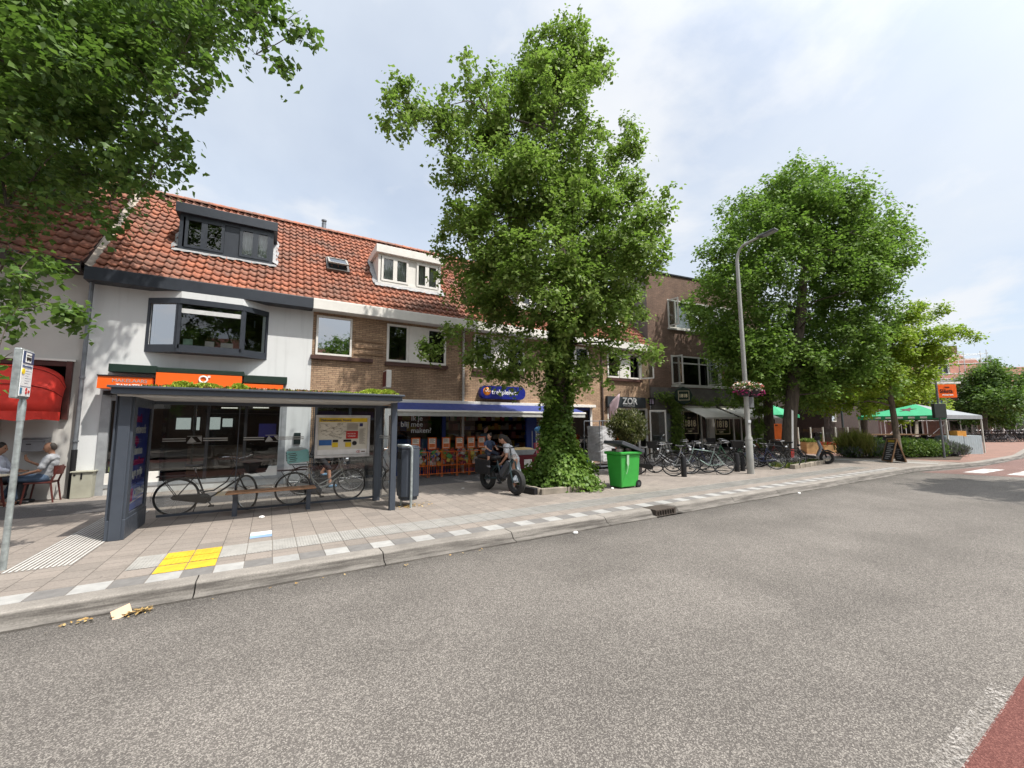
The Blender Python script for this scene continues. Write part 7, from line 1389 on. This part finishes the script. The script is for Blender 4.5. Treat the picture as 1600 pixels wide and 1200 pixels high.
# ------------------------------------------------------------------ trees
def leaves(name, C, Rr, n_cl, per, size, mat, parent, seed, droop=.35, cl_r=.22, shell=.45, up=.75, jag=.25, clump=.45):
    """leaf clusters spread through the crown's blobs; each leaf is a small folded face"""
    g_ = np.random.default_rng(seed); C = np.array(C, float); Rr = np.array(Rr, float); vol = Rr.prod(1) ** (2 / 3); idx = g_.choice(len(C), n_cl, p=vol / vol.sum())
    if clump:   # every ball carries smaller boughs on its outside; leaves sit on those, leaving hollows between
        k = np.maximum(3, np.minimum(14, (Rr.mean(1) / clump) ** 2 * 2.2 + 2)).astype(int); ci = np.repeat(np.arange(len(C)), k)
        v = g_.normal(0, 1, (len(ci), 3)); v[:, 2] += .25; v /= np.linalg.norm(v, axis=1)[:, None]
        C2 = C[ci] + v * Rr[ci] * g_.uniform(.45, 1.0, (len(ci), 1)); R2 = Rr[ci] * g_.uniform(.30, .52, (len(ci), 1)); R2 = np.maximum(R2, .16); C, Rr = C2, R2
        vol = Rr.prod(1) ** (2 / 3); idx = g_.choice(len(C), n_cl, p=vol / vol.sum())
    u = g_.normal(0, 1, (n_cl, 3)); u[:, 2] += .15; u /= np.linalg.norm(u, axis=1)[:, None]; rad = g_.uniform(0, 1, (n_cl, 1)) ** shell * (1 + g_.normal(0, jag * .5, (n_cl, 1)).clip(-.3, .45))
    P = C[idx] + u * rad * Rr[idx]; n = n_cl * per
    out = np.repeat(u, per, 0); tw = g_.normal(0, 1, (n_cl, 3)); tw = tw * .6 + u; tw /= np.linalg.norm(tw, axis=1)[:, None]
    s = g_.uniform(-1, 1, (n, 1)); L = np.repeat(P, per, 0) + np.repeat(tw, per, 0) * s * cl_r * 1.3 + g_.normal(0, cl_r * .42, (n, 3)); L[:, 2] -= (s[:, 0] ** 2) * cl_r * droop
    nrm = out * .6 + np.array([0, 0, up]) + g_.normal(0, .42, (n, 3)); nrm /= np.linalg.norm(nrm, axis=1)[:, None]
    d = out * .5 + g_.normal(0, .7, (n, 3)) + np.array([0, 0, -droop]); d -= nrm * (d * nrm).sum(1)[:, None]; d /= np.linalg.norm(d, axis=1)[:, None]; e = np.cross(nrm, d)
    sz = (size * g_.uniform(.5, 1.35, n))[:, None]
    v0 = L - d * sz * .5; v1 = L + e * sz * .46 - d * sz * .12 + nrm * sz * .13; v2 = L + d * sz * .62; v3 = L - e * sz * .46 - d * sz * .12 + nrm * sz * .13
    V = np.stack([v0, v1, v2, v3], 1).reshape(-1, 3); k = np.arange(n)[:, None] * 4; F = np.concatenate([k + [0, 1, 2], k + [0, 2, 3]], 1).reshape(-1, 3)
    return npmesh(name, V, F, [mat], parent)
def barkmat(name, c):
    N = NT(name); P = N.sep(N.pos()); v = N.comb(N.math('MULTIPLY', P[0], 14), N.math('MULTIPLY', P[1], 14), N.math('MULTIPLY', P[2], 2.5)); x = N.noise(v, 1.0, 6, .65)
    N.l(N.scale(c, N.rng(x, .3, .7, .5, 1.5)), N.b.inputs['Base Color']); N.b.inputs['Roughness'].default_value = .95; N.bump(x, .9, .03); return N.m
M_bark = barkmat('tree_bark', (.085, .068, .052)); M_bark2 = barkmat('young_bark', (.13, .105, .08))
def tree(name, label, trunk, radii, blobs, n_cl, per, size, mat, seed, bark=None, cl_r=.22, cat='tree', grp=None, branch=True, **kw):
    base = Vector(trunk[0]); t = thing(name, base, label, cat, grp); b = MB(bark or M_bark); b.tube(trunk, radii, 14)
    g_ = random.Random(seed); T = [Vector(p) for p in trunk]; top = T[-1]
    if branch:
        # every ball of foliage is reached from the nearest wood that is closer to the trunk
        nodes = []
        for k in range(len(T) - 1):
            for u in np.linspace(0, 1, 7):
                q = T[k].lerp(T[k + 1], float(u))
                if q.z - base.z > .22 * (top.z - base.z) or len(T) == 2: nodes.append((q, 0.0, (radii[k] * (1 - u) + radii[k + 1] * u)))
        axis = lambda c: min((c - q[0]).length for q in trunk_nodes)
        trunk_nodes = list(nodes)
        for c, r in sorted(((Vector(c), r) for c, r in blobs), key=lambda q: axis(q[0])):
            a, la, ra = min(nodes, key=lambda q: (c - q[0]).length + .35 * q[1] + (.8 * max(0, q[0].z - c.z)))
            L = (c - a).length; r0 = min(ra * .75, .012 + .020 * L ** .8); m_ = a.lerp(c, .5) + Vector((g_.uniform(-.12, .12), g_.uniform(-.12, .12), g_.uniform(0, .12))) * L
            b.tube([a, a.lerp(m_, .5) + Vector((0, 0, .03 * L)), m_, m_.lerp(c, .55), c], [r0, r0 * .85, r0 * .7, r0 * .55, r0 * .35], 6)
            for u in (.5, .8, 1.0): nodes.append((m_.lerp(c, (u - .5) * 2), la + L, max(.010, r0 * .6)))
            rr = r if not hasattr(r, '__len__') else r[0]
            for k in range(3): e = c + Vector((g_.uniform(-1, 1), g_.uniform(-1, 1), g_.uniform(-.4, 1))) * rr * .7; b.tube([c, c.lerp(e, .5) + Vector((0, 0, .05 * rr)), e], [max(.006, r0 * .3), .005, .002], 4)
    b.build('trunk', t, smooth=True)
    leaves('crown', [c for c, r in blobs], [r if hasattr(r, '__len__') else (r, r, r) for c, r in blobs], n_cl, per, size, mat, t, seed, cl_r=cl_r, **kw); return t
def B(d0, lst, seed, flat=1.0, spread=1.0):
    """silhouette of the crown in the photo -> balls of foliage round the trunk's own distance"""
    g_ = random.Random(seed); out = []; mpp = d0 / FPX
    for q in lst:
        px, py, r = q[:3]; dz = q[3] if len(q) > 3 else g_.uniform(-1, 1) * spread; d = d0 + dz; out.append((at_v(px, py, d), 1.06 * r * d / FPX * flat))
    return out
L_lime = leafmat('lime_leaf', (.125, .205, .036), (.255, .330, .085), .48); L_lime2 = leafmat('lime_leaf_dark', (.100, .190, .034), (.195, .290, .060), .46); L_near = leafmat('near_lime_leaf', (.045, .100, .024), (.140, .220, .048), .38); L_hon = leafmat('honey_locust_leaf', (.21, .31, .02), (.34, .43, .05), .50)
# central lime with ivy on its trunk
Z0 = 11.25
cb = [(705, 332, 28, -.6), (710, 372, 32, .4), (704, 420, 26, -.4), (724, 462, 28, .5), (706, 515, 16, -.4), (684, 540, 11, -.6), (664, 547, 7, -.8), (778, 590, 11, -.4), (808, 588, 11, -.5), (800, 598, 24, -.9), (845, 606, 24, -1.1), (905, 598, 26, -.9), (770, 575, 26, -.4), (868, 110, 40, -.7), (872, 170, 42, -.9), (612, 170, 26, -2.2), (1032, 350, 26, 0), (860, 215, 40, -1.0), (885, 250, 42, -1.0), (860, 190, 30, -.9), (760, 140, 28, -.8), (795, 160, 42), (825, 125, 36), (840, 150, 45, 1), (890, 80, 45, .6), (905, 140, 42, -.6), (700, 265, 34, -1), (740, 225, 45, .5), (680, 205, 36, -1.6), (660, 185, 34, -1.8), (878, 45, 28, 0), (838, 62, 30, .2), (915, 68, 30, .2), (870, 105, 50), (925, 110, 30), (728, 92, 22, -1.2), (735, 130, 32, -1.2), (700, 165, 36, -1.6), (640, 160, 38, -2.2), (612, 185, 22, -2.3), (650, 205, 34, -2.1), (700, 230, 40, -1.5), (760, 175, 42, -.8), (800, 210, 52), (860, 180, 55), (920, 185, 40), (915, 250, 45), (970, 205, 30), (985, 225, 26), (965, 260, 38), (770, 260, 50), (730, 290, 34), (712, 322, 20), (840, 280, 60, .8), (840, 290, 60, -1.2), (900, 330, 55, .9), (900, 320, 50, -1.3), (960, 320, 50), (1020, 315, 26), (1010, 345, 38), (1025, 385, 28), (1035, 415, 18), (780, 340, 60, -1), (780, 350, 50, 1.2), (732, 362, 36), (716, 400, 22), (960, 390, 60, -1), (960, 395, 50, 1.3), (1000, 425, 36), (860, 390, 60, 1.6), (850, 395, 55, -1.6), (780, 420, 60, -1.2), (790, 430, 55, 1.3), (742, 440, 34), (726, 470, 20), (920, 455, 60, -1), (930, 450, 50, 1.2), (980, 480, 42), (1005, 500, 18), (850, 470, 55, -1.6), (780, 500, 50, .6), (740, 510, 28), (704, 528, 17), (674, 545, 11), (780, 560, 42, -.6), (830, 550, 45, -1.3), (740, 560, 22), (752, 578, 16), (900, 530, 50, -.8), (950, 535, 36, -.4), (1000, 540, 26), (1022, 548, 10), (900, 575, 34, -.6), (930, 590, 22), (835, 600, 28, -.8), (955, 570, 20)]
blobs = B(Z0, cb, 5, 1.0, 1.3)
tr = [at_z(868, 760), at_v(872, 660, Z0), at_v(876, 560, Z0), at_v(880, 470, Z0), at_v(876, 370, Z0), at_v(862, 270, Z0), at_v(868, 150, Z0), at_v(876, 70, Z0)]
tree('lime_tree', 'tall lime tree with an ivy-covered trunk in the middle of the pavement', tr, [.34, .26, .23, .20, .15, .09, .045, .015], blobs, 7600, 15, .098, L_lime, 21, cl_r=.17, droop=.6, jag=.15)
# ivy and suckers round the trunk: a leafy skirt, a plant of its own
base = at_z(868, 760); P = []
g_ = np.random.default_rng(4)
for k in range(6400):
    z = g_.uniform(0, 1) ** 1.5 * 4.6; r = .285 + .11 * max(0, 1 - z / 2.4) + (.42 * max(0, 1 - z / .9) if z < .9 else 0) + (.16 * max(0, 1 - z / 1.9)); a = g_.uniform(0, 6.283); bump_ = 1 + .18 * math.sin(3 * a + z * 4) + .10 * math.sin(7 * a - z * 6); s_ = Vector((0, 0, 0)); tx = base.x + (.065 * z); P.append((tx + math.cos(a) * r * bump_ * g_.uniform(.92, 1.12) + (.52 * max(0, 1 - z / 1.3) * g_.uniform(0, 1)), base.y + math.sin(a) * r * bump_ * g_.uniform(.92, 1.12), GZ + .06 + z))
P = np.array(P); u = P - np.array([base.x, base.y, 0]); u[:, 2] = .2; u /= np.linalg.norm(u, axis=1)[:, None]
t = thing('ivy', base, 'bright ivy and shoots wrapped round the central trunk and spilling over the bed', 'ivy')
def leafset(name, P, out, size, mat, parent, seed, per=3, jit=.05, droop=.4):
    g_ = np.random.default_rng(seed); n = len(P) * per; L = np.repeat(P, per, 0) + g_.normal(0, jit, (n, 3)); o = np.repeat(out, per, 0); nrm = o * .8 + [0, 0, .5] + g_.normal(0, .45, (n, 3)); nrm /= np.linalg.norm(nrm, axis=1)[:, None]; d = g_.normal(0, .6, (n, 3)) + [0, 0, -droop]; d -= nrm * (d * nrm).sum(1)[:, None]; d /= np.linalg.norm(d, axis=1)[:, None]; e = np.cross(nrm, d); sz = (size * g_.uniform(.6, 1.25, n))[:, None]
    V = np.stack([L - d * sz * .5, L + e * sz * .48 + nrm * sz * .1, L + d * sz * .6, L - e * sz * .48 + nrm * sz * .1], 1).reshape(-1, 3); k = np.arange(n)[:, None] * 4; F = np.concatenate([k + [0, 1, 2], k + [0, 2, 3]], 1).reshape(-1, 3); V[:, 2] = np.maximum(V[:, 2], GZ + .01); return npmesh(name, V, F, [mat], parent)
leafset('leaves', P, u, .095, leafmat('ivy_leaf', (.075, .15, .02), (.16, .25, .045), .35), t, 9)
# big lime on the right
Z1 = 16.9; rb = []
g_ = random.Random(12)
for k in range(120):
    ga = k * 2.39996; zz = 1 - 2 * (k + .5) / 120; rr = math.sqrt(1 - zz * zz); px = 1250 + 128 * rr * math.cos(ga) * (1 + .08 * math.sin(3 * ga)); dz = (4.2 if math.sin(ga) > 0 else 1.5) * rr * math.sin(ga); py = 440 - 146 * zz + (0 if zz > -.2 else 20 * rr)
    rb.append((px + (zz * 22) + g_.uniform(-14, 14), py + g_.uniform(-12, 12), g_.choice((16, 22, 30, 40)), dz))
rb += [(1362, 565, 34, 0), (1388, 520, 22, .3), (1376, 598, 26, .3), (1410, 470, 14, 0), (1250, 420, 80, 1.2), (1180, 480, 60, 1), (1320, 480, 64, .5), (1250, 540, 70, .8), (1340, 400, 60, .5), (1190, 380, 54, 1), (1270, 320, 60, .5), (1420, 332, 10, .5), (1395, 345, 20, 0), (1384, 306, 14, 0), (1280, 268, 14, 0), (1250, 276, 15, 0), (1312, 276, 12, 0), (1345, 292, 15, 0), (1205, 300, 18, 0), (1160, 345, 16, 0), (1130, 390, 18, 0), (1095, 470, 28, -.5), (1082, 490, 18, -.5), (1100, 505, 24, 0), (1130, 540, 34, 0), (1150, 580, 34, .5), (1200, 590, 40, .2), (1260, 590, 42, 1), (1312, 590, 34, 0), (1350, 560, 34, 0), (1378, 500, 28, 0), (1382, 430, 30, 0), (1225, 610, 26, 0), (1290, 612, 26, -.5)]
blobs = B(Z1, rb, 6)
tr = [at_z(1232, 727), at_v(1234, 660, Z1), at_v(1240, 600, Z1), at_v(1250, 500, Z1), at_v(1258, 400, Z1), at_v(1265, 300, Z1)]
tree('lime_tree', 'large round lime tree beside the parked scooter, right of the lamp post', tr, [.31, .26, .24, .20, .12, .04], blobs, 8200, 15, .122, L_lime2, 33, cl_r=.24, droop=.1, jag=.12, branch=True)
p = at_z(1292, 721)
t = thing('tree_bed', at_z(1262, 730), 'rough stone-edged bed at the foot of the right tree', 'tree bed'); b = MB(M_stone); e_ = [at_z(x, y) for x, y in ((1238, 733), (1262, 729), (1290, 724), (1297, 720))]
for a, c in zip(e_[:-1], e_[1:]):
    n = max(1, int((c - a).length / .5))
    for k in range(n): q = a.lerp(c, (k + .5) / n); b.obox((q.x, q.y, GZ + .07), ((c - a).length / n * .92, .18, .18 + .04 * math.sin(k * 3)), Matrix.Rotation(math.atan2(c.y - a.y, c.x - a.x), 3, 'Z'))
b.build('edging', t, bevel=.02); P = np.array([list(e_[0].lerp(e_[2], NR.uniform(0, 1)) + Vector((NR.uniform(0, .3), NR.uniform(.1, 1.0), .02))) for k in range(500)]); tuft_mesh('weeds', P, .16, .05, [L_dk, L_gr], t, None, 3, .04, .5)
t = thing('trunk_banner', at_d(1238, 690, 16.4), 'narrow white and red banner tied to the right tree trunk', 'banner'); OFF[t.name] = t.location.copy(); b = MB(M_wl); q = [at_d(1236.5, 640, 16.5), at_d(1239.5, 642, 16.5), at_d(1240, 700, 16.45), at_d(1237, 700, 16.45)]; b.prism(q, (-.006, -.01, 0)); b.use(mk('banner_red', (.6, .06, .05), .6)); b.prism([at_d(1235.5, 702, 16.4), at_d(1240.5, 702, 16.4), at_d(1241, 715, 16.4), at_d(1236, 715, 16.4)], (-.006, -.01, 0)); b.build('cloth', t)
# a second, thinner trunk and its foliage behind the bicycles
Z3 = 20; tree('lime_tree', 'dark trunk with low leafy crown behind the bicycles, left of the big tree', [at_z(1203, 716), at_d(1201, 660, Z3), at_d(1199, 600, Z3), at_d(1195, 540, Z3)], [.26, .22, .2, .1], B(Z3, [(1200, 560, 45), (1170, 590, 35), (1230, 570, 45), (1200, 610, 28), (1260, 600, 40), (1180, 620, 18)], 3, 1, 1), 900, 15, .13, L_lime2, 8, cl_r=.25)
tree('shrub_tree', 'leafy creeper and small tree between the cafe awning and the dark trunk', [at_z(1186, 714), at_d(1186, 670, 19), at_d(1186, 640, 19)], [.06, .05, .02], B(19, [(1186, 640, 12, 0), (1188, 665, 11, 0), (1185, 690, 9, 0), (1190, 620, 10, 0)], 3), 240, 14, .10, L_lime, 9, cl_r=.12, cat='creeper')
# honey locusts over the terrace
Z4 = 19
gb = [(1412, 505, 16), (1436, 498, 14), (1458, 488, 10), (1446, 480, 6), (1400, 532, 24), (1440, 530, 20), (1476, 518, 13), (1500, 520, 9), (1520, 525, 7), (1372, 556, 24), (1412, 562, 26), (1446, 556, 20), (1468, 542, 14), (1340, 590, 24), (1378, 592, 26), (1416, 592, 20), (1312, 610, 20), (1296, 636, 12), (1332, 632, 14), (1366, 622, 16), (1438, 582, 14), (1424, 480, 7), (1350, 642, 9), (1396, 618, 12), (1290, 604, 14), (1460, 570, 12), (1480, 560, 9)]
FL = 1
tree('honey_locust', 'slim yellow-green locust tree standing over the chalkboard', [at_z(1406, 720), at_d(1398, 660, Z4), at_d(1390, 610, Z4), at_d(1386, 570, Z4), at_d(1400, 510, Z4)], [.14, .12, .10, .08, .03], [(c, (r * 1.4, r * 1.4, r * .72)) for c, r in B(Z4, gb, 8, 1.0, 1.6)], 3000, 14, .10, L_hon, 14, M_bark2, cl_r=.22, droop=.1, jag=.3)
tree('honey_locust', 'further yellow-green locust tree behind the marquee', [at_z(1432, 706), at_d(1432, 660, 30), at_d(1430, 620, 30)], [.12, .1, .05], B(30, [(1410, 615, 28), (1440, 618, 24), (1380, 622, 28), (1400, 640, 20), (1464, 628, 16), (1425, 600, 22), (1340, 615, 24), (1310, 625, 22), (1480, 640, 10)], 8, 1, 1.5), 1300, 12, .16, L_hon, 15, M_bark2, cl_r=.32)
# further street trees
tree('street_tree', 'dark green tree filling the gap behind the slim locust tree', [at_d(1350, 690, 29), at_v(1350, 640, 29), at_v(1352, 590, 29)], [.22, .18, .1], B(29, [(1350, 560, 30), (1380, 580, 26), (1320, 585, 28), (1400, 560, 20), (1345, 600, 30), (1290, 600, 22), (1420, 585, 16)], 4, 1, 1.5), 1300, 13, .16, L_near, 61, cl_r=.32)
FGt = None
tree('street_tree', 'round dark green street tree beyond the crossing, before the red-roofed house', [at_d(1538, 690, 40) * 1, at_d(1538, 670, 40), at_d(1538, 640, 40)], [.3, .25, .15], B(40, [(1540, 590, 22), (1560, 600, 26), (1520, 610, 24), (1580, 615, 22), (1540, 625, 32), (1510, 635, 20), (1575, 635, 26), (1550, 575, 12), (1600, 630, 16), (1530, 645, 20), (1560, 648, 22)], 5, 1, 2), 1700, 12, .21, L_near, 16, cl_r=.45)
tree('street_tree', 'street tree at the right edge of the photo', [at_d(1625, 690, 52), at_d(1625, 640, 52)], [.3, .2], B(52, [(1620, 600, 26), (1600, 625, 22), (1640, 620, 30)], 5, 1, 2), 500, 12, .26, L_near, 17, cl_r=.5)
tree('conifer', 'dark pointed conifer top behind the far street tree', [at_d(1548, 690, 55), at_d(1548, 640, 55), at_d(1548, 565, 55)], [.3, .2, .05], B(55, [(1548, 562, 7), (1546, 574, 10), (1550, 586, 14), (1548, 600, 18)], 5, 1, 1), 300, 12, .24, L_near, 18, cl_r=.45)
# near lime on the left, its trunk outside the frame
nb = [(40, 30, 120, 7.2), (130, 40, 90, 6.6), (230, 40, 80, 6.6), (290, 70, 45, 6.2), (60, 130, 110, 7.0), (160, 130, 90, 6.4), (235, 130, 60, 6.3), (270, 150, 30, 6.2), (40, 220, 90, 7.2), (130, 210, 90, 6.6), (210, 210, 55, 6.5), (245, 225, 35, 6.5), (262, 205, 22, 6.4), (270, 250, 18, 6.4), (50, 282, 52, 7.0), (130, 274, 56, 6.8), (200, 270, 48, 6.7), (235, 280, 30, 6.6), (170, 315, 32, 6.7), (120, 325, 35, 6.7), (60, 328, 20, 7.0), (215, 312, 16, 6.6), (180, 345, 14, 6.5), (340, 15, 45, 6.6), (400, 20, 50, 6.6), (450, 30, 32, 6.6), (475, 55, 16, 6.6), (430, 70, 30, 6.6), (400, 85, 26, 6.5), (360, 60, 30, 6.5), (435, 105, 16, 6.5), (320, 95, 18, 6.3), (325, 125, 9, 6.2), (300, 30, 40, 6.6), (16, 392, 22, 6.2), (52, 402, 14, 6.0), (80, 428, 11, 5.8), (30, 455, 22, 5.6), (70, 475, 20, 5.5), (100, 490, 12, 5.4), (15, 500, 16, 5.4), (113, 505, 6, 5.4), (10, 322, 42, 6.8), (-40, 100, 130, 7.6), (-60, 280, 90, 7.4), (-50, 450, 70, 6.2), (5, 560, 16, 5.2), (-10, 600, 16, 5.2), (150, -60, 140, 7.5), (350, -50, 70, 6.8), (0, 180, 120, 9.5), (150, 120, 120, 9.5), (260, 30, 90, 9.2), (100, 10, 130, 9.8), (60, 260, 55, 9.0), (170, 230, 45, 8.6)]
blobs = [(at_d(px, py, d), r * d / FPX) for px, py, r, d in nb]
tree('lime_tree', 'near lime tree whose leafy boughs hang over the top left corner', [(-6.3, 8.9, GZ), (-6.2, 8.8, 2.5), (-6.0, 8.7, 5.0), (-5.6, 8.5, 8.0), (-5.4, 8.4, 11)], [.38, .31, .27, .18, .05], blobs, 5000, 15, .092, L_near, 41, cl_r=.15, droop=.5, jag=.15, clump=.35)
# trees across the road, out of the frame: their shade falls on the far carriageway and they show in the panes
def ball_tree(name, lab, x, y, h, r, seed):
    g_ = random.Random(seed); bl = []
    for k in range(40):
        z = g_.uniform(-1, 1); a = g_.uniform(0, 6.28); q = math.sqrt(1 - z * z) * r * .75; bl.append(((x + q * math.cos(a), y + q * math.sin(a), h - r + z * r * .8), g_.uniform(.7, 1.2)))
    return tree(name, lab, [(x, y, .12), (x, y, 3), (x, y, h - r)], [.3, .25, .12], bl, 1100, 12, .2, L_near, seed, cl_r=.35)
ball_tree('street_tree', 'lime tree across the road shading the far lane', 21.0, -3.2, 12.4, 3.5, 51); ball_tree('street_tree', 'lime tree across the road reflected in the bay window', -2.5, -8.6, 10.5, 3.6, 52); ball_tree('street_tree', 'lime tree across the road reflected in shop windows', 5.5, -9.0, 9.5, 3.2, 53)
# creeper on the cafe front
pts = []
for k in range(420): u_ = NR.uniform(.9, 7.6); pts.append(list(F2W(u_, -.10 - abs(NR.normal(0, .06)), 2.86 + abs(NR.normal(0, .18)) + .12 * math.sin(u_ * 3))))
for k in range(520): pts.append(list(F2W(1.55 + NR.normal(0, .20), -.12 - abs(NR.normal(0, .10)), NR.uniform(.5, 2.9))))
for k in range(160): pts.append(list(F2W(.9 + NR.normal(0, .35), -.12 - abs(NR.normal(0, .1)), 3.2 + NR.normal(0, .12))))
for k in range(260): pts.append(list(F2W(7.7 + NR.normal(0, .22), -.2 - abs(NR.normal(0, .15)), NR.uniform(.3, 2.9))))
P = np.array(pts); u = np.tile(np.array([[-.13, -.95, .2]]), (len(P), 1)); t = thing('cafe_creeper', F2W(1.5, -.1, .2), 'green creeper climbing the pillar and cornice of the 1818 cafe', 'creeper'); leafset('leaves', P, u, .10, L_lime, t, 19, 3, .06)
